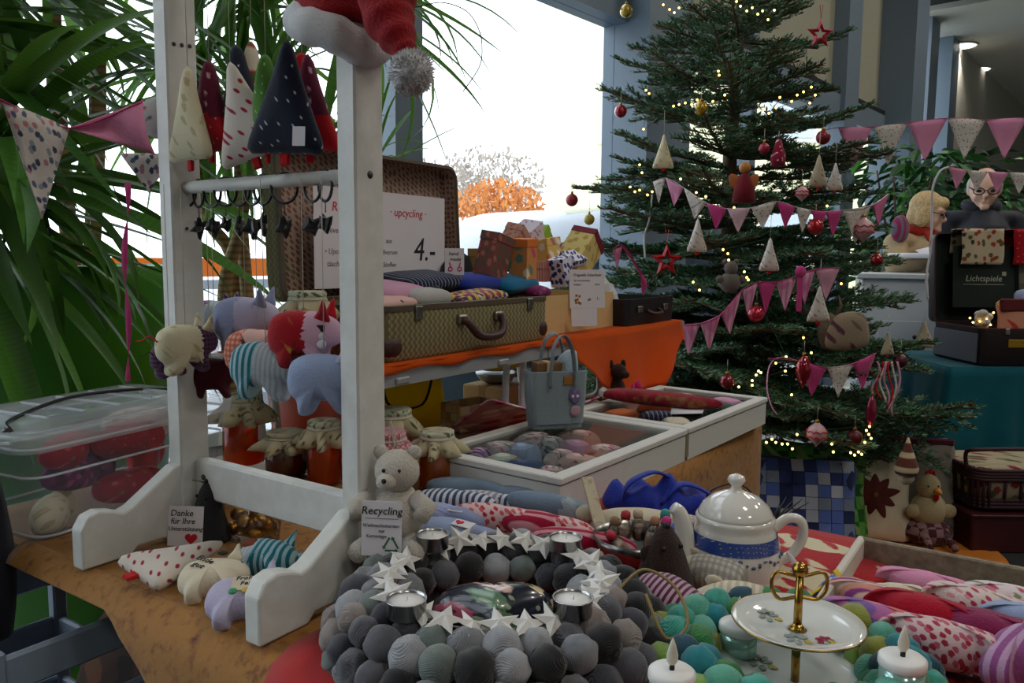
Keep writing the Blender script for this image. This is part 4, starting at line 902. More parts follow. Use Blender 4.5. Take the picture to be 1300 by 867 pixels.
def pouch(label, px, py, u, L, w, t, f, yaw, tilt=6, band=None, name='fabric_pouch', flap=None):
    p = at_u(px, py, u); o = thing(name, label, 'pouch', p, rot=(R_(tilt), R_(rnd(-3, 3)), RZ+R_(90+yaw)), group='sewn pouches in the olive suitcase')
    B().puff(crom2([(-L/2, -w/2), (0, -w*.53), (L/2, -w/2), (L*.52, 0), (L/2, w/2), (0, w*.53), (-L/2, w/2), (-L*.52, 0)], 4), t, 4).obj('body', f, o)
    if band: B().tube([(L*.3, -w*.5, 0), (L*.3, -w*.25, t*.8), (L*.3, 0, t*1.02), (L*.3, w*.25, t*.8), (L*.3, w*.5, 0)], .003, 6).obj('band', band, o)
    return o
F_royal = fab('royal_blue_cotton', '20348f'); F_nvy = fab('navy_cotton', '1a2038', ('stripes', '8a92a8', .01, .1)); F_tealp = fab('petrol_blue_cotton', '176a94'); F_rose = fab('rose_pink_cotton', 'c993ac'); F_gr = fab('light_grey_cotton', 'b3b0ae'); F_mix = fab('patchwork_print', '7a3a54', ('check', 'c9b45a', .012), ('floral', ('304070', 'b05070', 'd9cfc0'), .016, .3))
pouch('rose pink pouch behind the post in the olive suitcase', 490, 372, -1.06, .13, .12, .024, F_rose, 5)
pouch('navy pouch with white lettering on top in the olive suitcase', 535, 356, -1.12, .17, .12, .02, F_nvy, -5)
pouch('royal blue pouch with a pale band in the olive suitcase', 592, 358, -1.10, .17, .11, .022, F_royal, 4, band=m_string)
pouch('petrol blue pouch with a pale band in the olive suitcase', 643, 360, -1.08, .15, .10, .022, F_tealp, 4, band=m_string)
pouch('dark blue pouch lowest at the back of the olive suitcase', 600, 368, -1.14, .2, .12, .02, F_nvy, 0)
pouch('light grey roll with a dark band in the olive suitcase', 540, 378, -1.0, .11, .05, .02, F_gr, 3, band=m_blk)
pouch('patchwork print pouch along the front of the olive suitcase', 605, 377, -1.0, .16, .06, .016, F_mix, 2)
pouch('plum print pouch at the end of the olive suitcase', 668, 368, -1.06, .08, .1, .016, F_mag, 2)
o = pouch('pale pink fold under the rose pouch in the olive suitcase', 492, 385, -1.0, .1, .06, .014, F_deer, 0)
# cardboard tray with small boxes
m_card = mat('brown_cardboard', 'd0ae78', rough=.85, var=.06); 
tv = thing('cardboard_tray', 'open brown cardboard tray beside the olive suitcase', 'box', W(-1.13, 1.80, LT+.003), RZ)
for (x, y, dx, dy) in ((.13, 0, .004, .37), (-.13, 0, .004, .37), (0, .185, .26, .004), (0, -.185, .26, .004)): B().box((x, y, .048), (dx, dy, .096)).obj('side', m_card, tv, smooth=False)
B().box((0, 0, .002), (.26, .37, .004)).obj('bottom', m_card, tv, smooth=False)
def pbox(label, px, py, u, d, rot, f, f2, lid=None):
    p = at_u(px, py, u); o = thing('paper_box', label, 'box', p, rot=rot, group='folded paper boxes in the cardboard tray')
    B().box((0, 0, 0), d, bev=.001).obj('box_body', f, o, smooth=False); B().box((0, 0, d[2]/2-.008), (d[0]+.003, d[1]+.003, .02), bev=.001).obj('lid', f2, o, smooth=False); return o
Pp = lambda n, c, *l: mat('paper_'+n, c, rough=.7, layers=l, var=.05)
pa = Pp('brown_rose', '7d4a40', ('floral', ('b56a5a', '4d5a4a'), .02, .3)); pb = Pp('pink_ornament', 'c49080', ('floral', 'a05a50', .015, .2)); pc_ = Pp('orange_flower', 'd08a4a', ('floral', ('e8d9c0', '5c8a7c', 'c9506a'), .035, .3)); pd = Pp('orange', 'd9742a'); pe = Pp('yellow_flower', 'e0b86a', ('floral', ('e87a3a', 'f0e8d8', 'c06a7a'), .03, .3)); pf = Pp('navy_tile', 'd8d8e4', ('floral', '26307a', .016, .34)); pg = Pp('yellow_damask', 'd9c47c', ('floral', 'b59a4a', .03, .25)); ph = Pp('maroon', '7a1230'); pi = Pp('lilac_white', 'd9cfdd', ('floral', 'b48ab0', .02, .2)); pj = Pp('lime', '8fae3a'); pk = Pp('rose_stripe', 'b3706c', ('stripes', 'd0a090', .008, .4)); pl_ = Pp('kraft', 'b8935a')
pbox('dark brown rose paper box tipped over the tray edge', 627, 325, -1.08, (.05, .07, .1), (R_(-12), R_(8), RZ), pa, pa)
pbox('pink ornament paper box behind the dark brown one', 652, 305, -1.16, (.05, .05, .07), (R_(-35), R_(10), RZ), pb, pb)
pbox('orange box with a large flower print standing up', 664, 330, -1.06, (.05, .055, .1), (R_(3), R_(2), RZ+R_(6)), pc_, pd)
pbox('yellow flower box with an orange flap beside the large flower box', 692, 318, -1.12, (.06, .07, .06), (R_(6), R_(-6), RZ), pe, pe)
pbox('lilac white paper box leaning behind the others', 668, 300, -1.2, (.06, .09, .05), (R_(30), R_(8), RZ), pi, pi)
pbox('lime green paper box at the back of the tray', 686, 302, -1.2, (.05, .05, .05), (R_(40), 0, RZ), pj, pj)
pbox('navy and white tile print box in front', 712, 345, -1.03, (.045, .045, .07), (R_(14), R_(-4), RZ), pf, pf)
pbox('navy and white lid lying open beside the tile print box', 728, 327, -1.05, (.05, .06, .012), (R_(6), R_(28), RZ), pf, pf)
pbox('yellow damask box with a maroon lid, standing on its corner', 738, 318, -1.1, (.075, .085, .10), (R_(-42), R_(10), RZ), pg, ph)
pbox('rose striped box low between the orange ones', 690, 345, -1.07, (.04, .05, .05), (0, 0, RZ), pk, pk)
pbox('plain kraft paper box at the end of the tray', 612, 332, -1.16, (.05, .05, .06), (0, 0, RZ+.1), pl_, pl_)
pbox('plain kraft paper box under the navy lid', 728, 350, -1.06, (.05, .05, .05), (0, 0, RZ), pl_, pl_)
card('white price card with brown stamp marks in front of the cardboard tray', at_u(746, 391, -.965), (R_(86), 0, RZ+R_(60)), .105, .098, [('Originelle Schachteln', .0098, 0, .084, m_ink), ('für verschiedene', .007, -.016, .07, m_greyink), ('Anlässe', .007, -.03, .06, m_greyink), ('Stück', .007, .03, .06, m_greyink), ('ab', .011, .005, .022, m_ink), ('1.-', .011, .032, .024, m_ink)], name='price_card')
for i, (x, y) in enumerate(((-.034, .014), (-.026, .014), (-.03, .022), (-.022, .012), (-.036, .02), (-.024, .03), (-.033, .032))):
    B().box((x, y, .0009), (.006, .006, .0006), rot=(0, 0, i)).obj('brown_stamp', mat('brown_ink', '9a6020', var=0), MATS and bpy.data.objects[[ob.name for ob in bpy.data.objects if ob.name.startswith('price_card')][-1]], smooth=False)
card('blank white sheet hanging under the price card', at_u(742, 414, -.955), (R_(86), 0, RZ+R_(60)), .075, .045, [], name='paper_sheet')
# black case behind with tulle and pink bunting
m_bcase = mat('black_case_leatherette', '17161a', rough=.45, bump=(200, .3))
bk = thing('black_case', 'black low suitcase at the end of the low table', 'suitcase', W(-1.08, 2.15, LT+.003), RZ)
loft(B(), [(rrect(.25, .33, .02), 0), (rrect(.256, .336, .02), .075), (rrect(.244, .324, .02), .075), (rrect(.244, .324, .02), .01)]).obj('tray', m_bcase, bk, sharp=35)
for yy in (-.09, .09): B().box((.13, yy, .045), (.006, .03, .018), bev=.002).obj('lock', m_brass, bk, smooth=False)
B().tube(crom([(.128, -.04, .04), (.145, -.03, .03), (.145, .03, .03), (.128, .04, .04)], 4, False), .006, 6).obj('handle', m_leather, bk)
lb_ = B().box((-.14, -.22, .165), (.035, .42, .05), rot=(R_(-4), 0, 0), bev=.008).obj('lid', m_bcase, bk, smooth=False)
m_tul = milky('white_tulle', 'f0f0f2', .5, .9)
o = thing('tulle_bag', 'bag of crumpled white tulle in the black case', 'bag', W(-1.06, 2.03, LT+.02), RZ); b = B().ball((0, 0, .05), (.05, .05, .06), 24, 16)
for i, v in enumerate(b.v): b.v[i] = v*(1+.14*math.sin(v.x*160)*math.cos(v.y*140+v.z*120))
b.obj('tulle', m_tul, o)
pts = [at_u(778, 318, -1.02), at_u(790, 312, -1.0), at_u(812, 345, -.99), at_u(822, 362, -.98)]
bunting('pink check bunting spilling out of the black case', pts, [F_pinkw, None, F_hot], [.06, .05, .05], F_hot, .006)
# ================================================================ under the low tables
o = thing('shopping_bag', 'yellow shopping bag with black straps under the low table', 'bag', W(-1.24, 1.36, T+.008), RZ+R_(70)); F_yel = backlit(fab('bright_yellow_cloth', 'ffd800'), 'ffe000', .25); 
b = B(); loft(b, [(rrect(.2, .08, .02), 0), (rrect(.22, .09, .02), .07), (rrect(.21, .06, .02), .135)], True, True); b.obj('body', F_yel, o)
B().box((0, 0, .142), (.19, .05, .03), bev=.01).obj('black_fold', F_char, o, smooth=False)
for sy in (-1, 1): B().tube(crom([(-.06, sy*.045, .13), (-.05, sy*.06, .07), (.03, sy*.065, .065), (.07, sy*.045, .13)], 5, False), .006, 6, flat=.4).obj('strap', F_char, o)
P = at_z(612, 548, T)
o = thing('wicker_basket', 'pale woven chip basket under the pink picture board', 'basket', W(P.dot(U)-.03, P.dot(V), T+.008), RZ+R_(80)); m_wick = [mat('pale_woven_chip_%d' % i, c, rough=.8) for i, c in enumerate(('c9a878', 'b8945f', 'd8bc90'))]
for r in range(3):
    for k in range(18):
        a0 = k/18*4; sd_ = int(a0); f = a0-sd_; cx, cy = [(-.06+.12*f, -.04), (.06, -.04+.08*f), (.06-.12*f, .04), (-.06, .04-.08*f)][sd_]
        B().box((cx*1.0, cy, .012+r*.02), (.03 if sd_ % 2 == 0 else .006, .006 if sd_ % 2 == 0 else .022, .021), rot=(0, 0, .12*((k+r) % 2)), bev=.002).obj('strip', m_wick[(k+r) % 3], o, smooth=False)
B().box((0, 0, .002), (.11, .07, .004)).obj('bottom', m_wick[1], o, smooth=False)
m_pb = mat('pink_collage_board', 'd09cb4', rough=.5, layers=(('check', 'b0708e', .03, .3, .4), ('floral', ('d8b0c0', 'a83a52', 'e0d0d8'), .035, .3)))
o = thing('picture_board', 'pink collage board propped under the low table behind the tote', 'board', at_z(650, 541, T+.02), rot=(R_(-38), R_(18), RZ+R_(72))); B().prism(rrect(.26, .15, .015), 0, .004).obj('board', m_pb, o, smooth=False); B().box((-.02, 0, .006), (.06, .03, .003), rot=(0, 0, .2)).obj('red_label', F_bright, o, smooth=False); B().box((-.06, .02, .006), (.02, .016, .003)).obj('white_label', m_paper, o, smooth=False)
o = thing('picture_board', 'pale pink collage sheet lying between the tote and the orange cloth', 'board', W(-.93, 1.69, T+.05), rot=(R_(2), R_(-26), RZ)); B().prism(rrect(.13, .2, .01), 0, .004).obj('board', m_pb, o, smooth=False)
for k, (nm, lb, z, r, h, c) in enumerate((('steel_dish', 'steel dish at the bottom of the stacked bowls', 0, .055, .03, m_steel), ('yellow_bowl', 'yellow enamel bowl stacked on the steel dish', .036, .08, .035, mat('yellow_enamel', 'd8d25a', rough=.3)), ('dark_folder', 'dark blue cloth folded on the yellow bowl', .075, .075, .04, F_nvy), ('pale_folder', 'pale blue cloth topmost on the bowls', .118, .07, .018, F_sky))):
    P = W(-1.21, 1.72, T+.075+z); o = thing(nm, lb, 'bowl' if k < 2 else 'cloth', P, group=None)
    B().lathe([(r*.5, 0), (r*.8, h*.3), (r, h*.8), (r*1.02, h), (r*.9, h*.95)], 28).obj('body', c, o)
o = thing('wooden_block', 'kraft parcel carrying the stacked bowls', 'box', W(-1.21, 1.72, T+.008), RZ); B().box((0, 0, .033), (.13, .13, .066), bev=.004).obj('box_body', m_card, o, smooth=False); B().box((0, 0, .034), (.02, .132, .067)).obj('tape', m_wick[1], o, smooth=False)
# ================================================================ under and beside the front table, far left
F_coat = fab('dark_navy_coat', '1a1d2c', rough=.8)
P = at_y(-45, 620, 1.08); o = thing('dark_coat', 'dark navy padded coat hanging at the table end by the box', 'coat', (P.x-.02, P.y, .62), R_(-20), scale=.8)
def coatf(i, j):
    a = i*2*math.pi; r = .085*(1+.12*math.sin(3*a)+.05*math.sin(7*a+j*3)); r *= (.75+.35*math.sin(j*2.6)); return Vector((r*math.cos(a)*1.1, r*math.sin(a)*.7, .34-j*.36))
B().sheet(coatf, 28, 14).obj('body', F_coat, o); B().ball((0, 0, .34), (.085, .055, .03), 16, 8).obj('collar', F_coat, o); B().tube(crom([(.05, -.05, .3), (.1, -.06, .2), (.09, -.06, .05)], 5, False), [.04]*6+[.034]*5, 10).obj('sleeve', F_coat, o)
B().tube(crom([(.03, -.04, .36), (.09, -.05, .37), (.10, -.05, .33), (.05, -.04, .33)], 4), .012, 8, closed=True).obj('black_strap', m_blk, o)
m_crate = mat('blue_grey_crate_plastic', '8493a6', rough=.45)
P = at_y(30, 790, 1.12); cr = thing('plastic_crate', 'blue grey slatted plastic crate under the end of the front table', 'crate', (-.70, 1.10, 0), R_(-34))
for k in range(6):
    for sy in (-1, 1): B().box((0, sy*.11, .1+k*.105), (.30, .012, .05), bev=.004).obj('slat', m_crate, cr, smooth=False)
    for sx in (-1, 1): B().box((sx*.15, 0, .1+k*.105), (.012, .22, .05), bev=.004).obj('slat', m_crate, cr, smooth=False)
for sx in (-1, 1):
    for sy in (-1, 1): B().box((sx*.15, sy*.11, .33), (.022, .022, .66), bev=.003).obj('corner_post', m_crate, cr, smooth=False)
    B().tube(crom([(sx*.05, -.12, .6), (sx*.08, -.16, .52), (sx*.10, -.15, .42)], 4, False), .012, 8).obj('black_strap', m_blk, cr)
m_bag = mat('dark_brown_pattern_bag', '4a2a1c', rough=.7, layers=(('floral', ('1d1210', '7a4a2c', '2a1814'), .06, .4),))
P = at_y(150, 830, 1.0); o = thing('patterned_bag', 'dark brown patterned bag on the floor under the velvet skirt', 'bag', (P.x, P.y+.16, 0), RZ)
loft(B(), [(rrect(.34, .18, .05), 0), (rrect(.38, .22, .06), .2), (rrect(.36, .18, .06), .5), (rrect(.3, .05, .02), .62)]).obj('body', m_bag, o, sub=1)
for sy in (-1, 1): B().tube(crom([(-.08, sy*.03, .6), (-.06, sy*.08, .66), (.06, sy*.08, .66), (.08, sy*.03, .6)], 5, False), .009, 6).obj('handle', m_leather, o)
# ================================================================ glass topped display cases
m_case = mat('white_case_wood', 'd4d2cc', rough=.5, var=.03); m_cglass = clear('case_glass', 'f4f8f8', .35, .02)
CR = RZ+R_(-3)
def case(label, loc, L, D, h=.06):
    t = thing('display_case', label, 'display case', loc, CR); fw_ = .026
    for sx in (-1, 1): B().box((sx*(D/2-.005), 0, h/2-.004), (.01, L, h-.008)).obj('side', m_case, t, smooth=False)
    for sy in (-1, 1): B().box((0, sy*(L/2-.005), h/2-.004), (D-.02, .01, h-.008)).obj('side', m_case, t, smooth=False)
    B().box((0, 0, .003), (D-.02, L-.02, .006)).obj('bottom', m_case, t, smooth=False)
    lid = link(None, 'lid', t); lid.empty_display_size = .01
    for sx in (-1, 1): B().box((sx*(D/2-fw_/2+.003), 0, h), (fw_, L+.006, .012), bev=.002).obj('frame_bar', m_case, lid, smooth=False)
    for sy in (-1, 1): B().box((0, sy*(L/2-fw_/2+.003), h), (D-2*fw_+.008, fw_, .012), bev=.002).obj('frame_bar', m_case, lid, smooth=False)
    B().box((0, 0, h), (D-2*fw_+.01, L-2*fw_+.01, .003)).obj('pane', m_cglass, lid, smooth=False)
    return t
def CL(o, x, y, z): return o.location+Matrix.Rotation(CR, 3, 'Z') @ Vector((x, y, z))
CD, CLn = .29, .455
V_ = Matrix.Rotation(CR, 3, 'Z') @ Vector((0, 1, 0)); c1p = W(-.735, 1.265, Z0)
ca = case('white wooden case with glass lid holding pastel toys, the tote on top', c1p, CLn, CD); cb = case('white wooden case with glass lid under the red wrapped pouch', c1p+V_*(CLn+.012), CLn, CD)
h_ = B().box((CD/2+.001, CLn/2+.006, .03), (.002, .012, .045)).obj('hinge_strip', mat('brown_hinge', '8a7a62'), ca, smooth=False)
F_vio = fab('violet_stripe_cotton', 'd9c8dc', ('stripes', '8a3a9a', .012, .5)); F_pnkf = fab('pale_pink_flower_cotton', 'd9b3b6', ('floral', ('b5566e', '8a9a7a', 'e0d0cc'), .012, .3)); F_den = fab('denim_blue_cotton', '3d4f78'); F_mint = fab('pale_mint_print', 'b3bfae', ('floral', ('d9894a', '7a8a6a'), .02, .2))
HEART = [(x*.42, y*.42) for x, y in heart(1.0)]
PIL = crom2([(-.03, -.02), (0, -.024), (.03, -.02), (.034, 0), (.03, .02), (0, .024), (-.03, .02), (-.034, 0)], 3)
cols = [(F_vio, 'violet striped'), (F_mint, 'mint print'), (F_den, 'denim blue'), (F_pnkf, 'pale pink flower'), (F_flor2, 'rose bud'), (F_sky, 'pale blue'), (F_pnkf, 'light pink flower'), (F_deer, 'salmon pink'), (F_flor2, 'rose bud print'), (F_flor, 'blue flower'), (F_rose, 'rose pink'), (F_pnkf, 'pink flower'), (F_mint, 'green mint'), (F_deer, 'pale peach')]
rr_ = random.Random(5)
for i, (f, nm) in enumerate(cols):
    x = -.09+.058*(i % 4)+rr_.uniform(-.008, .008); y = -.155+.088*(i//4)+rr_.uniform(-.012, .012); kind = i % 3
    o = thing('fabric_pillow' if kind else 'fabric_heart', '%s stuffed %s number %d under the case glass' % (nm, 'pillow' if kind else 'heart', i) if 0 else '%s little stuffed %s under the glass of the case with the tote' % (nm, ('heart', 'pillow', 'cushion')[kind]), 'toy', CL(ca, x, y, .032), rot=(R_(rr_.uniform(-8, 8)), R_(rr_.uniform(-8, 8)), rr_.uniform(0, 6)), group='stuffed toys inside the glass cases')
    plump(o, HEART if not kind else PIL, .022, f, s=1.35)
for i, (f, nm, x, y) in enumerate(((F_nvy, 'navy', .02, -.1), (F_char, 'charcoal', .06, -.02), (fab('dark_green_cotton', '2c4a3a'), 'dark green', .08, .08), (fab('burnt_orange_cotton', 'b5561e'), 'burnt orange', -.06, -.14), (F_rose, 'rose pink', .07, .16), (F_mar, 'maroon', -.04, .02), (F_linen, 'linen', .085, -.15), (F_flor2, 'rose bud', -.05, .15))):
    o = thing('fabric_pillow', '%s stuffed pillow under the glass of the case with the red pouch' % nm, 'toy', CL(cb, x, y, .032), rz=i*1.3, group='stuffed toys inside the glass cases'); plump(o, PIL, .021, f, s=1.6)
# red wrapped pouch and paper on the second case
F_band = fab('red_cloth_with_gold_band', 'a02434', ('stripes', '7a6638', .034, .38, (0, 0, R_(86))), ('noise', '7c1424', .02, .55))
o = thing('red_pouch', 'long red wrapped pouch with gold bands lying on the glass', 'pouch', CL(cb, -.01, -.05, .084), rot=(0, R_(2), CR+R_(18))); B().puff(crom2([(-.13, -.022), (-.05, -.034), (.05, -.032), (.10, -.024), (.14, -.004), (.14, .006), (.08, .028), (0, .036), (-.1, .034), (-.132, .02)], 3), .017, 4).obj('body', F_band, o); B().ball((-.13, -.005, 0), (.012, .02, .014), 10, 7).obj('knot', F_flor, o)
o = thing('paper_sheet', 'folded white paper under the red pouch', 'paper', CL(cb, .065, -.06, .0667), CR+R_(30)); B().add([(-.04, -.05, 0), (.03, -.04, .002), (.045, .05, 0), (-.03, .045, .003)], [(0, 1, 2, 3)]).obj('sheet', m_paper, o, solid=.0008)
# felt tote on the first case
tp = at_z(704, 541, Z0+.0675)
o = thing('felt_tote', 'grey blue felt tote with an owl motif standing on the glass lid', 'bag', tp, RZ+R_(50))
b = loft(B(), [(rrect(.105, .045, .012), 0), (rrect(.116, .062, .014), .06), (rrect(.118, .066, .014), .115), (rrect(.116, .062, .012), .116), (rrect(.108, .056, .012), .01)]); b.obj('body', F_felt, o, sharp=50)
for sy in (-1, 1): B().tube(crom([(-.022, sy*.033, .085), (-.02, sy*.035, .13), (-.012, sy*.03, .17), (.006, sy*.026, .186), (.022, sy*.03, .165), (.028, sy*.034, .125), (.028, sy*.033, .085)], 5, False), .011, 8, flat=.16).obj('handle', F_felt, o)
m_tan = mat('tan_leather_patch', '9a6a2e', rough=.6); B().box((.018, -.0345, .098), (.024, .002, .018), bev=.0006).obj('leather_patch', m_tan, o, smooth=False)
ow = B().puff(crom2([(-.012, 0), (-.009, .018), (0, .014), (.009, .018), (.012, 0), (0, -.012)], 4), .0015, 2).obj('owl_motif', fab('violet_felt', '7a6a94'), o); ow.location = (.03, -.0335, .062); ow.rotation_euler = (R_(90), 0, 0)
for dx in (-.005, .005): B().ball((.03+dx, -.0355, .066), (.0032, .001, .0032), 8, 6).obj('owl_eye', m_paper, ow.parent)
rs = B().puff(crom2([(.011*math.cos(a), .011*math.sin(a)) for a in [i*.785 for i in range(8)]], 3), .0015, 2).obj('rosette_motif', fab('dusty_pink_felt', 'b894a0'), o); rs.location = (.032, -.0335, .036); rs.rotation_euler = (R_(90), 0, 0)
q = thing('kraft_parcel', 'small brown parcel sticking out of the felt tote', 'box', tp+Vector((0, 0, .012)), RZ+R_(50)); B().box((-.018, 0, .06), (.055, .035, .12), bev=.002).obj('box_body', mat('brown_kraft_dark', '7a5a3c', rough=.8), q, smooth=False); B().box((-.018, 0, .06), (.012, .036, .1205)).obj('tape', m_card, q, smooth=False)
q = thing('folded_cloth', 'pale blue folded cloth sticking out of the felt tote', 'cloth', tp+Vector((0, 0, .03)), RZ+R_(50)); B().puff(crom2([(-.0, 0), (.0, .10), (.045, .12), (.04, 0)], 4), .012, 3).obj('fold', fab('pale_aqua_cotton', 'a3b8c4'), q).rotation_euler = (R_(90), 0, 0)
# small toys behind the second case
o = thing('plush_dog', 'small dark brown plush dog behind the second case', 'toy', W(-.925, 1.86, Z0+.03), RZ); B().ball((0, 0, .03), (.03, .025, .035)).obj('body', F_brown, o); B().ball((.015, -.01, .08), (.022, .02, .022)).obj('head', F_brown, o); B().ball((.035, -.015, .075), (.014, .01, .01)).obj('muzzle', F_brown, o)
for sg in (-1, 1): B().ball((.01+sg*.012, sg*.012-.01, .1), (.008, .005, .012), 8, 6).obj('ear', F_brown, o)
o = thing('fabric_star', 'yellow orange fabric star leaning on the plush dog', 'ornament', W(-.91, 1.79, Z0+.04), rot=(R_(80), 0, RZ+R_(60))); B().puff([((.034 if i % 2 == 0 else .016)*math.sin(i*math.pi/5), (.034 if i % 2 == 0 else .016)*math.cos(i*math.pi/5)) for i in range(10)], .009, 3).obj('body', fab('saffron_cotton', 'e0920e'), o)
o = thing('fabric_flower', 'hot pink crumpled fabric flower behind the second case', 'ornament', W(-.93, 1.96, Z0+.03), RZ); 
for i in range(6): B().ball((.02*math.cos(i*1.05), .02*math.sin(i*1.05), .02+.004*(i % 2)), (.018, .012, .02), 10, 7, rot=(0, .3, i*1.05)).obj('petal', fab('magenta_cotton', 'b8206e'), o)
# leaning wooden strip, blue bag heap
o = thing('wooden_strip', 'pale wooden strip leaning from the case corner into the bowl', 'strip', at_z(772, 706, Z0+.004)); a = o.location.copy(); b1 = at_y(745, 606, 1.13); B().box((0, 0, (b1-a).length/2), (.017, .006, (b1-a).length), bev=.001).obj('strip', mat('pale_worn_wood', 'bcae94', rough=.7, layers=(('noise', '7a6e5c', .01, .35),)), o, smooth=False); o.rotation_euler = aim(b1-a)
F_blu = fab('cobalt_blue_nylon', '1c2f96', rough=.5)
o = thing('blue_bag', 'crumpled cobalt blue bag with loop handles behind the mice', 'bag', W(-.475, 1.13, Z0), RZ+R_(20)); b = B().ball((0, 0, .024), (.095, .04, .03), 40, 22)
for i, v in enumerate(b.v): b.v[i] = Vector((v.x, v.y, max(0, v.z*(1+.25*math.sin(v.x*70+1)*math.cos(v.y*90))+.006*math.sin(v.x*150+v.y*60))))
b.obj('body', F_blu, o); B().tube(crom([(-.06, -.02, .03), (-.05, -.03, .06), (-.015, -.01, .075), (.01, 0, .06), (.0, -.03, .03)], 6, False), .011, 8, flat=.25).obj('handle', F_blu, o); B().tube(crom([(.0, -.02, .035), (.03, -.01, .06), (.07, .0, .045), (.10, -.02, .02), (.115, -.04, .006)], 6, False), .012, 8, flat=.25).obj('handle', F_blu, o)
o = thing('power_cable', 'thin black cable looping beside the blue bag', 'cable', W(-.40, 1.15, Z0)); B().tube(crom([(-.03, 0, .005), (0, .01, .05), (.05, .02, .055), (.08, .0, .02), (.09, -.01, .004)], 6, False), .0015, 6).obj('wire_loop', m_blk, o)
for k in range(5): B().tube([(.09, -.005, .003), (.105+.012*k, .01+.006*(k % 3), .03+.008*(k % 2))], [.003, .0005], 5).obj('tassel', m_blk, o)
# ================================================================ row of stitched fish
LF = crom2([(-.075, 0), (-.06, .014), (-.03, .021), (0, .019), (.025, .013), (.05, .015), (.07, .012), (.078, 0), (.07, -.012), (.05, -.015), (.025, -.013), (0, -.019), (-.03, -.021), (-.06, -.014)], 3)
F_bg = fab('blue_grey_cotton', '6f8296'); F_bs = fab('navy_white_stripe', 'c9ccd2', ('stripes', '3a4868', .011, .5)); F_gs = fab('grey_mauve_stripe', 'c4bfc2', ('stripes', '8a8894', .012, .5)); F_ls = fab('lavender_fine_stripe', '8d93bd', ('stripes', 'a9aed0', .005, .5, (0, 0, R_(90)))); F_rf = fab('white_red_blossom', 'd9bcbc', ('floral', ('b8242e', 'c85a5e'), .012, .32)); F_rs = fab('raspberry_stripe', 'd0929c', ('stripes', 'a01238', .014, .62, (0, 0, R_(90)))); F_pb = fab('pale_grey_blue_cotton', '9aa8ae')
fishes = [('plain blue grey stitched fish beside the amber jar', 592, 622, 12, F_bg, F_bg, 0), ('pale grey blue stitched fish with stripe patch at the case wall', 668, 632, 10, F_bg, F_pb, 0), ('navy and white striped stitched fish', 575, 637, 8, F_bs, F_bs, 0), ('grey mauve striped stitched fish next to the navy striped one', 622, 640, 8, F_gs, F_bs, 0), ('pale grey blue stitched fish with a striped waist', 700, 655, 8, F_bg, F_pb, .014), ('lavender fine striped stitched fish', 562, 656, 2, F_ls, F_lil, 0), ('white stitched fish with red blossoms', 628, 664, 6, F_rf, F_rf, .008), ('raspberry striped stitched fish with a pale tail', 690, 675, 8, F_rs, F_rf, .008), ('pale blue stitched fish with a heart label', 590, 680, 6, F_sky, F_lil, 0), ('raspberry striped stitched fish next to the bowl', 738, 690, 14, F_rs, F_rs, 0)]
for lb, px, py, yw, fa, fb, dz in fishes:
    o = thing('fabric_fish', lb, 'toy', at_z(px, py, Z0+.02)+Vector((0, 0, dz)), rot=(R_(6), R_(rnd(-4, 4)), RZ+R_(yw)), group='stitched fish in a row by the white case')
    b = B().puff(LF, .019, 5); split(b, lambda c: c.x > .02); b.obj('body', [fa, fb], o)
    if 'heart label' in lb: B().box((.0, -.004, .0195), (.03, .018, .0012)).obj('label', m_paper, o, smooth=False); h2 = B().prism(heart(.1), 0, .001).obj('heart_print', m_redink, o, smooth=False); h2.location = (-.006, -.004, .0202)
    if 'lavender' in lb: B().box((.03, -.002, .0165), (.026, .016, .0012)).obj('label', m_paper, o, smooth=False)
# ================================================================ bowl of little bottles, mice
bc = at_z(812, 728, Z0); bc = bc+Vector((0, .03, 0)); m_bowl = mat('brushed_bowl_metal', '8c8a86', rough=.25, metal=1)
o = thing('metal_bowl', 'metal bowl full of tiny corked bottles', 'bowl', bc, 0); B().lathe([(.03, 0), (.046, .006), (.056, .028), (.058, .042), (.0565, .042), (.054, .028), (.044, .009), (.001, .006)], 36, cap=False).obj('body', m_bowl, o)
m_bot = clear('tiny_bottle_glass', 'f6f2ec', .9, .02); m_fill = mat('pale_salt', 'c9b4a4', rough=.8)
for k, (x, y, z, ry, c, nm) in enumerate(((-.035, .01, .02, 12, '8a6a4a', 'cork'), (-.015, .02, .025, 5, 'a8242c', 'red'), (.008, .022, .028, -6, 'c9b49a', 'pale'), (-.018, -.012, .02, -35, 'b8283a', 'crimson'), (.018, .0, .024, 10, 'a8745a', 'brown'), (.034, .012, .03, 10, '2f8f86', 'teal'), (.03, -.006, .026, 14, 'c21a7a', 'magenta'), (.038, -.018, .022, 18, '3f6ac2', 'blue'))):
    q = thing('tiny_bottle', 'tiny glass bottle with a %s stopper in the metal bowl' % nm, 'bottle', bc+Vector((x, y, z)), rot=(R_(-ry*.5), R_(ry), 0), group='tiny bottles in the bowl')
    B().lathe([(.0085, 0), (.0095, .002), (.0095, .022), (.006, .028), (.006, .032)], 14).obj('glass', m_bot, q); B().lathe([(.008, .001), (.0088, .003), (.0088, .018)], 12).obj('filling', m_fill, q); B().lathe([(.006, .030), (.007, .034), (.006, .040), (.002, .042)], 12).obj('stopper', mat('stopper_'+nm, c, rough=.5), q)
mouse('dark brown felt mouse with nose in the air in front of the bowl', at_z(842, 762, Z0), R_(25), F_brown, 1.2, .092, whisk=False)
F_bst = fab('burgundy_stripe_cotton', 'b59aa8', ('stripes', '5e2340', .007, .5)); F_lpk = fab('raspberry_lining', 'a83a5c')
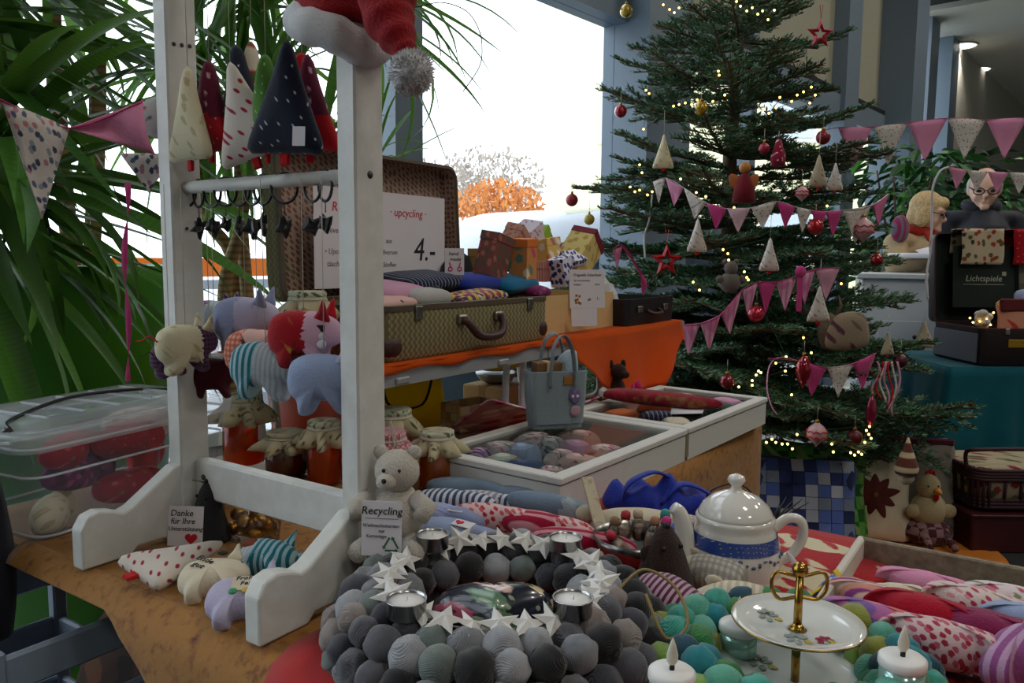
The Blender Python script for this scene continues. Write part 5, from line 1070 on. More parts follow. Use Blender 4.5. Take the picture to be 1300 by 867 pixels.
o = thing('striped_mouse', 'burgundy striped fabric mouse lying at the yarn wreath', 'toy', at_z(858, 795, Z0)+Vector((0, 0, .022)), rot=(R_(12), R_(12), R_(-38))); B().puff(crom2([(-.055, 0), (-.04, .026), (-.01, .032), (.03, .02), (.055, 0), (.03, -.02), (-.01, -.032), (-.04, -.026)], 4), .026, 5).obj('body', F_bst, o); B().puff(crom2([(.02, 0), (.03, .025), (.05, .028), (.055, .005)], 4), .004, 2, zoff=.012).obj('ear', F_lpk, o); B().tube(crom([(-.05, 0, 0), (-.07, .02, -.01), (-.06, .05, -.015)], 5, False), .0015, 5).obj('tail', m_string, o)
F_lch = fab('linen_check', 'c6bfb2', ('gingham', '8f8a84', .007, .5)); F_lst = fab('cream_fine_stripe', 'd2c8b2', ('stripes', 'b8ac94', .008, .5))
def lying_mouse(label, px, py, yaw, f, fh, s=1):
    o = thing('fabric_mouse', label, 'toy', at_z(px, py, Z0+.02), rz=R_(yaw), scale=s); b = B().tube(crom([(-.05, 0, .0), (-.035, 0, .002), (0, 0, .005), (.03, 0, .0), (.05, 0, -.006)], 5, False), [.004, .014, .02, .0225, .024, .025, .0255, .0255, .0255, .025, .024, .023, .021, .019, .017, .015, .013, .010, .008, .006, .003], 16); split(b, lambda c: c.x > .018); b.obj('body', [f, fh], o)
    for sg in (-1, 1): e = B().puff(crom2([(-.008, 0), (-.01, .012), (0, .018), (.01, .012), (.008, 0)], 3), .003, 2).obj('ear', fh, o); e.location = (.018, sg*.014, .016); e.rotation_euler = (R_(-60*sg), R_(-20), 0)
    B().tube(crom([(-.048, 0, 0), (-.07, .015, -.012), (-.075, .045, -.015)], 5, False), .001, 5).obj('tail', m_ink, o)
    for sg in (-1, 1): B().ball((.036, sg*.01, .008), .002, 8, 6).obj('eye', m_ink, o)
lying_mouse('grey checked linen mouse lying in front of the teapot', 895, 732, 150, F_lch, F_linen, 1.0)
lying_mouse('cream fine striped mouse lying between teapot and plate stand', 925, 772, 160, F_lst, F_ivory, 1.05)
o = thing('fabric_fish', 'large plain linen fish with a checked head behind the teapot spout', 'toy', at_z(828, 672, Z0+.02), rot=(R_(5), R_(2), RZ+R_(22))); b = B().puff([(x*1.25, y*1.3) for x, y in LF], .028, 5); split(b, lambda c: c.x > .035); b.obj('body', [F_linen, F_lch], o); B().ball((-.095, 0, .012), (.016, .012, .014), 10, 7).obj('tail', F_linen, o)
o = thing('fabric_fish', 'small navy flower print fish against the wooden strip', 'toy', at_z(780, 668, Z0+.016), rot=(0, 0, RZ+R_(30))); B().puff([(x*.6, y*.8) for x, y in LF], .016, 4).obj('body', fab('navy_flower_cotton', '2a3560', ('floral', ('c9cfe0', '8a4a5a'), .012, .25)), o)
# ================================================================ teapot
m_porc = mat('white_porcelain', 'dcd8d0', rough=.12, coat=.8, var=.02); m_band = mat('blue_glaze_band', '2c4690', rough=.15, coat=.8, layers=(('dots', 'b9b98a', .006, .1),)); m_flw = mat('grey_blue_flower_glaze', '5a6488', rough=.3)
tp_ = at_z(930, 737, Z0); o = thing('teapot', 'white porcelain teapot with a blue band and lid', 'teapot', tp_, R_(0))
prof = [(.045, 0), (.057, .002), (.060, .008), (.057, .014), (.0575, .02), (.058, .03), (.056, .045), (.052, .06), (.049, .072), (.047, .078), (.049, .082), (.048, .086), (.044, .088)]
B().lathe(prof, 48).obj('body', m_porc, o)
B().lathe([(.0555, .050), (.0541, .0555), (.0532, .060), (.0515, .0665)], 48, cap=False).obj('blue_band', m_band, o)
for i in range(44):
    a = 2*math.pi*i/44; zz = .042+.0035*math.sin(i*1.43); B().ball((.0570*math.cos(a), .0570*math.sin(a), zz), (.0014+.0012*(i % 2), .0034-.0012*(i % 2), .0012+.001*(i % 3)), 6, 5, rot=(0, 0, a)).obj('flower_mark', m_flw, o)
ld = B().lathe([(.046, .087), (.045, .091), (.04, .1), (.028, .110), (.014, .116), (.007, .119), (.006, .123), (.009, .127), (.0115, .131), (.009, .136), (.001, .139)], 40).obj('lid', m_porc, o)
B().tube(crom([(-.048, -.005, .032), (-.062, -.007, .045), (-.066, -.008, .07), (-.072, -.009, .09), (-.08, -.01, .098)], 6, False), [.016-.0085*i/24 for i in range(25)], 14).obj('spout', m_porc, o)
hdl = B().tube(crom([(.048, .0, .068), (.066, 0, .082), (.083, 0, .078), (.086, 0, .058), (.074, 0, .036), (.056, 0, .026)], 7, False), .0062, 10).obj('handle', m_porc, o)
rb_ = B().puff(crom2([(0, 0), (.012, -.02), (.02, -.018), (.004, .002)], 3), .002).obj('ribbon', m_paper, o); rb_.location = (.062, -.012, .04); rb_.rotation_euler = (R_(80), 0, 0)
B().box((.08, -.012, .02), (.022, .001, .014), rot=(.6, .3, .3)).obj('paper_tag', m_paper, o, smooth=False)
# tea towels on the red cloth
F_tow = fab('cream_towel_red_print', 'd0c4a4', ('floral', 'a8202a', .035, .28)); F_tow2 = fab('red_towel_cream_print', 'a81e26', ('floral', 'd0c0a0', .05, .2))
for lb, px, py, w, d, f, yw in (('cream tea towel with red print folded by the teapot', 1000, 735, .16, .09, F_tow, 20), ('red tea towel with cream flowers beside the tray', 1040, 712, .14, .10, F_tow2, 5), ('cream tea towel with a red border at the table edge', 1035, 700, .12, .07, F_tow, -10)):
    o = thing('tea_towel', lb, 'towel', at_z(px, py, Z0+.008), rot=(0, 0, RZ+R_(yw))); B().puff(crom2([(-w/2, -d/2), (w/2, -d/2), (w/2, d/2), (-w/2, d/2)], 5), .007, 3, back=.9).obj('fold', f, o)
# ================================================================ wreaths of yarn balls
def yarn(nm, c): return mat('yarn_'+nm, c, rough=.9, layers=(('noise', tuple(x*.75 for x in lin(c)), .012, .45),), bump=(230, .35, 'wave'), sheen=.3)
def ballmesh(m, sd):
    b = B().ball((0, 0, 0), 1.0, 18, 12); r = random.Random(sd); ax = Vector((r.gauss(0, 1), r.gauss(0, 1), r.gauss(0, 1))).normalized()
    for i, v in enumerate(b.v): b.v[i] = v*(1+.04*math.sin(9*v.dot(ax)+sd)+.03*math.sin(7*v.x+sd))
    b.v = [v*.0185 for v in b.v]; return b.mesh('yarn_ball', m)
GREY = [ballmesh(yarn(n, c), i) for i, (n, c) in enumerate((('mid_grey', '7d7f84'), ('light_grey', '9b9da2'), ('black', '17171b'), ('charcoal', '3a3a44'), ('taupe', '8f8480'), ('green_grey', '6b7672'), ('dark_grey', '55555c'), ('ink_black', '101014')))]
TEAL = [ballmesh(yarn(n, c), 20+i) for i, (n, c) in enumerate((('mint', '5fae96'), ('emerald', '187a4e'), ('teal', '17808a'), ('olive', '8f9436'), ('lime', '7fa348'), ('petrol', '1d4a5c'), ('moss', '2f7a3a'), ('aqua', '3fa08e')))]
def wreath(label, c, Rm, rm, cz, meshes, sd, s=1.0, angs=((-25, 1.0), (15, 1.0), (55, 1.0), (95, 1.0), (138, 1.0), (180, 1.0)), name='yarn_wreath'):
    o = thing(name, label, 'wreath', (c[0], c[1], Z0)); r = random.Random(sd); last = None
    B().torus((0, 0, cz), Rm, rm*.8, 48, 10).obj('core_ring', F_char, o)
    for ad, q in angs:
        a = R_(ad); R2 = Rm+rm*math.cos(a); n = int(2*math.pi*R2/(.0345*s)); off = r.random()
        for i in range(n):
            t = 2*math.pi*(i+off)/n; me = r.choice(meshes); x = link(me, 'yarn_ball', o); k = s*r.uniform(.88, 1.12)
            x.location = ((R2+r.uniform(-.003, .003))*math.cos(t), (R2+r.uniform(-.003, .003))*math.sin(t), max(.016*k, cz+rm*math.sin(a)+r.uniform(-.003, .003))); x.rotation_euler = [r.uniform(0, 6) for _ in range(3)]; x.scale = (k,)*3
    return o
WZ = .022; TZ = Z0+WZ+.036+.015
TL = [at_z(px, py, TZ) for px, py in ((516, 781), (727, 779), (549, 695), (718, 699))]
WC = (sum(p.x for p in TL)/4, sum(p.y for p in TL)/4); WR = sum(math.hypot(p.x-WC[0], p.y-WC[1]) for p in TL)/4
wreath('wreath of grey and black yarn balls on the red runner', WC, WR+.012, .038, WZ, GREY, 4, .92, ((-25, 1), (15, 1), (55, 1), (95, 1), (140, 1)))
m_cup = mat('tealight_aluminium', 'b8b8b8', rough=.25, metal=1); m_wax = mat('white_wax', 'e2dfdb', rough=.4, var=.02)
def tealight(label, x, y, z):
    t = thing('tealight', label, 'candle', (x, y, z), group='tealights on the grey wreath'); B().lathe([(.017, 0), (.0185, .001), (.0185, .0155), (.0193, .016), (.0193, .0168), (.0178, .0165), (.0175, .012)], 32, cap=False).obj('cup', m_cup, t); B().lathe([(.0178, .002), (.0178, .0142), (.004, .0138), (.001, .014)], 28).obj('wax', m_wax, t); B().cyl((0, 0, .013), (.001, 0, .018), .0006, n=5).obj('wick', m_paper, t)
for px, py, lb in ((516, 781, 'tealight in an aluminium cup on the wreath, facing the curved foot'), (727, 779, 'tealight on the wreath beside the twine loop'), (549, 695, 'tealight on the wreath next to the teddy'), (718, 699, 'tealight on the wreath next to the raspberry striped fish')):
    p = at_z(px, py, TZ); tealight(lb, p.x, p.y, TZ)
m_star = mat('white_folded_card', 'd8d6d2', rough=.5, var=.03)
def star3(r1, r2, h):
    b = B(); vs = [((r1 if i % 2 == 0 else r2)*math.sin(i*math.pi/5), (r1 if i % 2 == 0 else r2)*math.cos(i*math.pi/5), 0) for i in range(10)]+[(0, 0, h), (0, 0, -h*.2)]
    return b.add(vs, [(10, (i+1) % 10, i) for i in range(10)]+[(11, i, (i+1) % 10) for i in range(10)])
SM = star3(.0188, .0082, .005).mesh('star', m_star, False)
g = thing('star_garland', 'garland of white folded card stars lying around the grey wreath', 'garland', (WC[0], WC[1], TZ-.002))
B().torus((0, 0, 0), WR-.004, .0008, 60, 5).obj('cord', m_string, g); rs_ = random.Random(9)
for i in range(27):
    a = 2*math.pi*(i+.5)/27
    if min(abs((math.degrees(a)-d+180) % 360-180) for d in (45, 135, 226, 314)) < 6: continue
    x = link(SM, 'star', g); x.location = ((WR-.003)*math.cos(a), (WR-.003)*math.sin(a), .004+rs_.uniform(-.002, .003)); x.rotation_euler = (R_(rs_.uniform(10, 40)), R_(rs_.uniform(-22, 22)), rs_.uniform(0, 1.2)); x.scale = (rs_.uniform(1.05, 1.25),)*3
# dark flower printed hearts in the middle of the wreath
m_dec = mat('navy_rose_decoupage', '14172a', rough=.25, coat=.5, layers=(('floral', ('c9a79a', 'b2546a', '5a7a5a', 'd8c49c', '14172a'), .035, .42), ('floral', ('8f9c7a', '14172a'), .016, .2)))
o = thing('rose_box', 'dark navy heart shaped box with printed roses inside the wreath', 'box', (WC[0]+.0, WC[1]-.012, Z0), R_(4)); b = B().puff([(x*1.05, y*.78) for x, y in heart(1.0)], .034, 6, back=.3); b.obj('lid', m_dec, o).location = (0, 0, .036); B().prism([(x*1.0, y*.74) for x, y in heart(1.0)], 0, .034).obj('base', m_dec, o, smooth=False)
o = thing('twine_loop', 'loop of rough twine on the side of the grey wreath', 'twine', (WC[0]+.155, WC[1]-.02, Z0+.07)); B().tube(crom([(-.03, .0, .0), (0, .025, .012), (.03, .01, 0), (.035, -.03, -.02), (.01, -.05, -.025), (-.005, -.02, .005)], 6, False), .0016, 6).obj('twine', mat('jute_twine', '8f7a4e', rough=.9), o)
EC = at_z(1012, 800, Z0+.055)
wreath('wreath of green, teal and yellow yarn balls around the plate stand', (EC.x-.005, EC.y+.008), .102, .022, .012, TEAL, 8, .9, ((-20, 1), (30, 1), (85, 1), (135, 1), (178, 1)))
# plate stand
m_gold2 = mat('polished_brass', 'a5813c', rough=.22, metal=1); m_plate = mat('white_plate_porcelain', 'd9dad4', rough=.1, coat=.8, var=.02); m_pet = mat('rose_decal', '8a2440', rough=.3); m_pet2 = mat('grey_leaf_decal', '8c9690', rough=.3); m_pet3 = mat('yellow_bud_decal', 'b5a04a', rough=.3)
es = thing('plate_stand', 'two tier plate stand with rose plates and a brass rod', 'plate stand', (EC.x, EC.y, Z0))
def plate(z, r, sd):
    p = B().lathe([(r*.5, z-.004), (r*.55, z-.004), (r*.8, z+.002), (r, z+.008), (r*.995, z+.010), (r*.78, z+.005), (r*.55, z), (.001, z-.0005)], 56, cap=False).obj('plate', m_plate, es); B().torus((0, 0, z+.0092), r*.997, .0009, 64, 6).obj('gold_rim', m_gold2, p); rr = random.Random(sd)
    for (cx, cy, n) in ((.3, -.38, 1), (-.3, .45, 0), (-.1, -.3, 0)):
        for k in range(7):
            a = k*.9; m = (m_pet if n and k < 5 else m_pet2) if k < 6 else m_pet3; d = r*(.10 if n else .16); x = cx*r+d*math.cos(a)*(.5+.1*k); y = cy*r+d*math.sin(a)*(.5+.1*k); rad = math.hypot(x, y)/r; zz = z+.0008+(max(0, rad-.55)/.23*.005)
            B().ball((x, y, zz), (r*.085, r*.05, .0006), 8, 5, rot=(0, 0, a)).obj('flower_decal', m, p)
    return p
plate(.005, .072, 1); plate(.056, .0605, 2)
B().cyl((0, 0, .004), (0, 0, .052), .0042, n=14).obj('rod', m_gold2, es); B().cyl((0, 0, .055), (0, 0, .108), .0042, .0036, n=14).obj('rod', m_gold2, es); B().ball((0, 0, .115), .0075).obj('finial', m_gold2, es); B().lathe([(.009, .0565), (.006, .059), (.004, .062)], 16).obj('collar', m_gold2, es); B().lathe([(.009, .046), (.010, .050), (.006, .053)], 16).obj('collar', m_gold2, es)
B().tube(crom([(0, 0, .108), (-.022, 0, .112), (-.026, 0, .098), (-.018, 0, .086), (0, 0, .088), (.018, 0, .086), (.026, 0, .098), (.022, 0, .112)], 5), .0018, 8, closed=True).obj('handle', m_gold2, es)
# electric candles on the green wreath
m_irid = mat('pearly_candle_sleeve', 'a9d0c6', rough=.15, metal=.5, var=.2); m_flame = mat('translucent_flame_cap', 'd9d6c4', rough=.35)
for px, py, lb in ((853, 852, 'white electric candle on the green wreath facing the grey one'), (1146, 835, 'white electric candle on the green wreath beside the fabric sweets'), (938, 792, 'white electric candle behind the plate stand')):
    zc = .008 if px == 938 else .034; p = at_z(px, py, Z0+zc+.03); t = thing('electric_candle', lb, 'candle', (p.x, p.y, Z0+zc), group=None)
    B().lathe([(.017, 0), (.0185, .002), (.0185, .022)], 28).obj('sleeve', m_irid, t); B().lathe([(.0185, .022), (.0198, .024), (.0195, .030), (.017, .032), (.001, .0315)], 28).obj('cap', m_wax, t); B().cyl((0, 0, .031), (0, 0, .036), .0022, n=8).obj('wick', m_ink, t); B().lathe([(.002, .035), (.0046, .039), (.005, .044), (.003, .052), (.0004, .059)], 14, sx=1, sy=.7).obj('flame_cap', m_flame, t)
# ================================================================ wooden tray with fabric sweets
m_tray = mat('worn_grey_tray_wood', '8c7d68', rough=.7, layers=(('noise', '6e6050', .015, .5),)); m_traye = mat('whitewashed_tray_edge', 'c9c2b4', rough=.7)
ty = thing('wooden_tray', 'shallow worn wooden tray with fabric sweets at the table corner', 'tray', W(.10, .975, Z0), RZ)
for (x, y, dx, dy, m) in ((0, .125, .56, .01, m_tray), (0, -.125, .56, .01, m_tray), (-.28, 0, .01, .26, m_traye), (.28, 0, .01, .26, m_tray)): B().box((x, y, .02), (dx, dy, .04), bev=.002).obj('side', m, ty, smooth=False)
B().box((0, 0, .003), (.55, .25, .006)).obj('bottom', m_tray, ty, smooth=False)
SWT = crom2([(-.062, .012), (-.05, .006), (-.038, .012), (-.02, .02), (.005, .021), (.03, .016), (.04, .009), (.052, .006), (.066, .012), (.066, -.012), (.052, -.006), (.04, -.009), (.03, -.016), (.005, -.021), (-.02, -.02), (-.038, -.012), (-.05, -.006), (-.062, -.012)], 3)
F_m1 = fab('orange_purple_stripe', 'c98a78', ('stripes', '8a3a7a', .016, .4, (0, 0, R_(90))), ('stripes', 'dcc0b0', .016, .15, (0, 0, R_(80)))); F_m2 = fab('pink_violet_tie_dye', 'b0669a', ('floral', ('d88aa0', '7a5a9a', 'c9b0c4', 'd06a6a'), .03, .4)); F_m3 = fab('white_crimson_blossom', 'd0b4b4', ('floral', ('a02a3e', 'b8586a'), .009, .36)); F_m4 = fab('crimson_cotton', 'a30f28'); F_m5 = fab('magenta_satin', '7d1246', rough=.4); F_m6 = fab('cream_pink_blossom', 'd4c0b8', ('floral', ('a83a54', 'c98a90'), .01, .3)); F_m7 = fab('mauve_stripe_cotton', 'b590b0', ('stripes', '8a4a80', .012, .5, (0, 0, R_(90))))
sw = [('orange and purple striped fabric sweet in the tray', 1108, 765, 0, F_m1, 1.0, .02), ('pink and violet tie dye fabric sweet in the tray', 1105, 792, 6, F_m2, 1.05, .025), ('white fabric sweet with crimson blossoms in the tray', 1190, 816, -8, F_m3, 1.1, .03), ('crimson fabric sweet with a gold thread in the tray', 1172, 784, -12, F_m4, 1.15, .03), ('magenta satin fabric sweet in the tray', 1250, 806, -6, F_m5, 1.15, .03), ('cream fabric sweet with pink blossoms in the tray', 1240, 772, -4, F_m6, 1.05, .03), ('white rose bud fabric sweet at the far end of the tray', 1285, 768, 0, F_flor2, 1.0, .03), ('mauve striped fabric sweet lying across the tray', 1296, 830, 70, F_m7, 1.1, .035), ('dusky pink fabric sweet underneath the tie dye one', 1140, 806, 10, F_mag, .9, .012), ('cream fabric sweet behind the striped one', 1135, 757, 25, F_ivory, .7, .016), ('pale grey fabric sweet at the end by the mauve one', 1310, 795, 0, F_sky, 1, .03)]
for lb, px, py, yw, f, s, z in sw:
    o = thing('fabric_sweet', lb, 'toy', at_z(px, py, Z0+z+.006), rot=(R_(rnd(-8, 8)), R_(rnd(-5, 5)), RZ+R_(yw)), group='stitched sweets in the tray'); s *= .82; plump(o, [(x, y*1.15) for x, y in SWT], .026, f, s=s)
    for sx in (-1, 1): B().torus((sx*.051*s if sx > 0 else -.049*s, 0, 0), .0065*s, .0012, 12, 5, (1, 0, 0)).obj('thread', m_string, o)
for lb, px, py, f, s in (('pale pink fabric sweet lying beyond the tray', 1172, 741, F_pink, .85), ('green fabric sweet lying beyond the tray', 1240, 757, fab('grass_green_cotton', '1f7a34'), .6)):
    o = thing('fabric_sweet', lb, 'toy', at_z(px, py, Z0+.012), rz=RZ, group='stitched sweets in the tray'); plump(o, SWT, .018, f, s=s)
o = thing('ribbon_bundle', 'yellow and blue ribbon bundle beside the tray end', 'ribbon', at_z(1062, 762, Z0+.012), RZ)
for k, c in enumerate(('e0c020', '2a55b0', 'e0c020', '3a70c8', 'd8b010')): B().tube(crom([(-.03+.004*k, -.012+.006*k, 0), (-.005, .01*math.sin(k*2), .02+.003*k), (.03-.004*k, .014-.008*k, .004)], 5, False), .0035, 6, flat=.2).obj('ribbon', mat('ribbon_'+c, c, rough=.4), o)
# ================================================================ christmas tree
TX, TY = .955, 3.5
m_bark = mat('fir_bark', '6a5a4a', rough=.95, bump=(40, .8)); m_need = [mat('fir_needles_%d' % i, c, rough=.5, var=.35) for i, c in enumerate(('38603f', '4a7a54', '668f70'))]
def spray(L, sd, nl=.029, dens=.0045):
    r = random.Random(sd); b = B(); segs = []
    def stem(p, d, l, depth):
        n = max(3, int(l/.05)); pts = [p.copy()]; dd = d.copy()
        for i in range(n):
            dd = (dd+Vector((r.uniform(-.05, .05), r.uniform(-.05, .05), r.uniform(-.03, .05)))).normalized(); pts.append(pts[-1]+dd*(l/n))
        segs.append((pts, depth, l)); return pts
    main = stem(Vector((0, 0, 0)), Vector((1, 0, -.05)), L, 0); k = 0; x = .16*L
    while x < L*.97:
        t = x/L; f = t*(len(main)-1); i = min(int(f), len(main)-2); p = main[i].lerp(main[i+1], f-i)
        for sg in (-1, 1):
            a = R_(r.uniform(42, 58)); l = (.50*(1-t)**.85+.06)*L*r.uniform(.75, 1.1)*(.55 if t < .3 else 1)
            s2 = stem(p, Vector((math.cos(a), sg*math.sin(a), r.uniform(-.12, .1))).normalized(), l, 1)
            if l > .16:
                for q in range(1, int(l/.075)):
                    tt = q*.075/l
                    if tt > .9: break
                    f2 = tt*(len(s2)-1); j = min(int(f2), len(s2)-2); p2 = s2[j].lerp(s2[j+1], f2-j); d2 = (s2[j+1]-s2[j]).normalized()
                    for s3 in (-1, 1): a3 = R_(45)*s3; stem(p2, Vector((d2.x*math.cos(a3)-d2.y*math.sin(a3), d2.x*math.sin(a3)+d2.y*math.cos(a3), r.uniform(-.1, .1))).normalized(), (l*(1-tt)*.45+.03), 2)
        x += .06
    for pts, dp, l in segs:
        b.cur = 0; b.tube(pts[::2]+([pts[-1]] if len(pts) % 2 == 0 else []), [.007, .0035, .0022][dp]*(L/.8)**.3, 4, cap=False)
        tot = 0
        for a, c in zip(pts, pts[1:]):
            d = c-a; ln = d.length; n = max(1, int(ln/dens)); d = d/ln; s1 = Vector((-d.y, d.x, 0)).normalized(); up = d.cross(s1)*-1
            for q in range(n):
                p = a+d*(ln*(q+r.random())/n)
                for w in range(2):
                    an = r.uniform(-30, 210); sd_ = s1*math.cos(R_(an))+Vector((0, 0, 1))*abs(math.sin(R_(an)))*(.8 if an > 0 else -.3); e = (sd_+d*.75).normalized(); nn = nl*r.uniform(.75, 1.1); wv = (d*.6+d.cross(e)*r.uniform(-.8, .8)).normalized()*.0034
                    b.cur = 1+r.randrange(3); b.add([p-wv*.5, p+e*nn*.6-wv, p+e*nn, p+e*nn*.6+wv], [(0, 1, 2, 3)])
    return b.mesh('branch', [m_bark]+m_need, False)
SPB = [spray(.86, 40+i) for i in range(4)]; SPM = [spray(.6, 50+i) for i in range(3)]; SPS = [spray(.36, 60+i) for i in range(3)]
tree = thing('christmas_tree', 'large fir decorated as a christmas tree beside the display tables', 'tree', (TX, TY, 0))
B().tube([(0, 0, .1), (.01, 0, .8), (-.01, .01, 1.6), (.02, 0, 2.4), (.01, 0, 3.35)], [.045, .038, .03, .02, .006], 10).obj('trunk', m_bark, tree)
st_ = B().lathe([(.2, 0), (.2, .03), (.08, .05), (.06, .2)], 20).obj('tree_stand', mat('dark_green_metal', '1f3a2a', rough=.4), tree)
def tree_r(z): return max(.05, 1.0*(1-(z-.35)/3.05))
rt = random.Random(21); z = .5; wh = 0
while z < 3.2:
    R2 = tree_r(z); n = 11 if z < 2.2 else 8; ph = rt.uniform(0, 6)
    for i in range(n):
        L = R2*rt.uniform(.8, 1.08); pool, l0 = (SPB, .86) if L > .68 else ((SPM, .6) if L > .42 else (SPS, .36)); x = link(rt.choice(pool), 'branch', tree); a = ph+2*math.pi*i/n+rt.uniform(-.18, .18); k = L/l0
        el = R_(rt.uniform(-12, 4)+max(0, (z-1.2))*14); x.location = (0, 0, z+rt.uniform(-.05, .05)); x.rotation_euler = Euler((rt.uniform(-.25, .25), -el, a)); x.scale = (k, k, k)
    z += .115+.02*wh*.25; wh += 1
tip = link(SPS[0], 'branch', tree); tip.location = (0, 0, 3.2); tip.rotation_euler = (0, -R_(88), 0)
def surf(px, py, k=.96, extra=0):
    """first point on the view ray inside the tree's cone; beyond its outline the depth of the trunk"""
    d = ray(px, py); best = None
    for i in range(700):
        p = CAM+d*((2.2+i*.003)/d.y)
        rr = math.hypot(p.x-TX, p.y-TY)
        if rr < tree_r(p.z)*k: return p-Vector((d.x, d.y, 0)).normalized()*extra
        if best is None or rr < best[0]: best = (rr, p)
    return best[1]
m_cap = mat('gold_ornament_cap', 'b08a40', rough=.3, metal=1)
def bauble(label, px, py, rpx, col, shiny=True, extra=.03, shape=None, group='glass baubles on the christmas tree'):
    p = surf(px, py, extra=extra); D = p.y; r = rpx*D/1000
    o = thing('bauble', label, 'bauble', p, group=group); m = mat('bauble_%s_%d' % (col, shiny), col, rough=.12 if shiny else .45, metal=.35 if shiny else .1, coat=.8 if shiny else .2, var=0)
    b = B().lathe([(r*a, r*c) for a, c in (shape or [(.02, -1), (.38, -.92), (.71, -.71), (.92, -.38), (1, 0), (.92, .38), (.71, .71), (.38, .92), (.15, .99)])], 24); b.obj('glass_ball', m, o, sub=1)
    top = max(c for a, c in (shape or [(0, 1)])); B().lathe([(r*.2, r*top*.96), (r*.2, r*top+.008), (r*.05, r*top+.01)], 12).obj('cap', m_cap, o); B().cyl((0, 0, r*top+.008), (0, 0, r*top+.05), .0008, n=4).obj('thread', m_string, o); return o
bs_ = [('gold bauble high beside the wide column', 795, 14, 8, 'b89a3a', 1), ('small red bauble against the blue grey column', 788, 143, 8, '9a1a28', 1), ('glossy gold bauble deep in the upper branches', 890, 140, 9, 'b08a1c', 1), ('matte red bauble on the branch tip before the window', 726, 254, 8, '93202a', 0), ('small gold bauble under the matte red one', 748, 279, 7, 'a8963a', 0), ('bright red bauble between pink pennants', 1035, 288, 10, 'b0101e', 1), ('bright pinkish red bauble below the checked bunting', 960, 398, 11, 'b8183a', 1), ('dark red shiny bauble low behind the white case', 923, 483, 10, '7d0c1e', 1), ('matte dark red bauble under the large bunting', 1045, 176, 9, '7d1420', 0), ('dark wine bauble at the branch tips near the white counter', 1143, 457, 9, '4a0c1a', 0), ('red bauble on a branch tip beside the woman', 1113, 330, 8, '8f0f1c', 1), ('dark red bauble above the poinsettia cushion', 1085, 553, 10, '5c0f18', 0), ('small pink red bauble by the red fabric bell', 970, 190, 7, '9a2038', 0)]
for lb, px, py, r, c, sh in bs_: bauble(lb, px, py, r, c, sh)
TEAR = [(.03, -2.1), (.25, -1.7), (.62, -1.0), (.92, -.2), (1, .4), (.8, 1.1), (.45, 1.6), (.2, 1.9)]; CONE = [(.03, -2.6), (.5, -2.0), (.8, -1.0), (.9, 0), (.7, 1.4), (.35, 2.3), (.15, 2.6)]; ON = [(.05, -1.35), (.15, -1.1), (.45, -.85), (.85, -.5), (1, 0), (.9, .45), (.6, .8), (.25, 1.0), (.18, 1.15)]
bauble('red ribbed teardrop ornament beside the hot pink pennant', 1020, 470, 11, '8c0f22', 1, shape=TEAR); bauble('long magenta icicle ornament above the light cluster', 1106, 520, 8, '8a0f3a', 1, shape=CONE)
for lb, px, py, r in (('pink and white onion ornament low on the tree', 1037, 548, 13), ('pink and white onion ornament behind the bunting end', 1096, 291, 13), ('small pink and white house ornament high on the right', 1018, 246, 8)):
    o = bauble(lb, px, py, r, 'c9a0a4', 0, shape=ON); rr2 = r*o.location.y/1000
    for zz in (-.3, .25): B().tube([(rr2*1.0*math.cos(a)*(.97 if zz > 0 else 1), rr2*math.sin(a)*(.97 if zz > 0 else 1), rr2*zz+rr2*.1*math.sin(9*a)) for a in [2*math.pi*i/36 for i in range(36)]], .0018, 5, closed=True).obj('red_zigzag', m_redink, o)
def open_star(label, px, py, rpx, c):
    p = surf(px, py, extra=.05); R0 = rpx*p.y/1000; o = thing('star_ornament', label, 'ornament', p, rot=(R_(90), 0, R_(6))); m = mat('red_lacquer_'+c, c, rough=.35)
    n = 10; vs = []; 
    for i in range(n):
        a = i*math.pi/5; ro = R0 if i % 2 == 0 else R0*.45; ri = ro*.42; mid = (ro+ri)/2
        vs += [(ro*math.sin(a), ro*math.cos(a), 0), (mid*math.sin(a), mid*math.cos(a), R0*.16), (ri*math.sin(a), ri*math.cos(a), 0), (mid*math.sin(a), mid*math.cos(a), -R0*.16)]
    fs = [(i*4+k, ((i+1) % n)*4+k, ((i+1) % n)*4+(k+1) % 4, i*4+(k+1) % 4) for i in range(n) for k in range(4)]; B().add(vs, fs).obj('star', m, o, smooth=False); B().tube([(0, R0, 0), (-.006, R0*1.9, 0), (.006, R0*1.9, 0)], .0015, 5, closed=True).obj('ribbon', m, o)
open_star('open red wooden star hanging before the window branches', 846, 331, 21, 'b0141e'); open_star('open crimson star high beside the grey column', 1041, 48, 18, 'b01c3c')
def cone_orn(label, px, py, hpx, f, extra=.04, p=None, tab=F_bright, wide=.62):
    p = p or surf(px, py, extra=extra); h = hpx*p.y/1000; o = thing('fabric_cone', label, 'ornament', p, rot=(R_(90), 0, R_(rnd(-15, 15))), group='fabric cones on the christmas tree'); B().puff(tri_outline(h, h*wide), h*.13, 4, cen=(0, -h*.66)).obj('body', f, o); B().box((0, -h*1.03, 0), (h*.1, h*.1, .006)).obj('trunk_tab', tab, o, smooth=False); B().cyl((0, 0, 0), (0, h*.7, 0), .0008, n=4).obj('thread', m_string, o); return o
F_wpr = fab('white_sprig_cotton', 'cfc8c0', ('floral', ('a8707c', '7a7a8a'), .016, .16)); F_bei = fab('beige_sprig_cotton', 'b3a68e', ('floral', ('7a6a52', 'c0b8a0'), .02, .18))
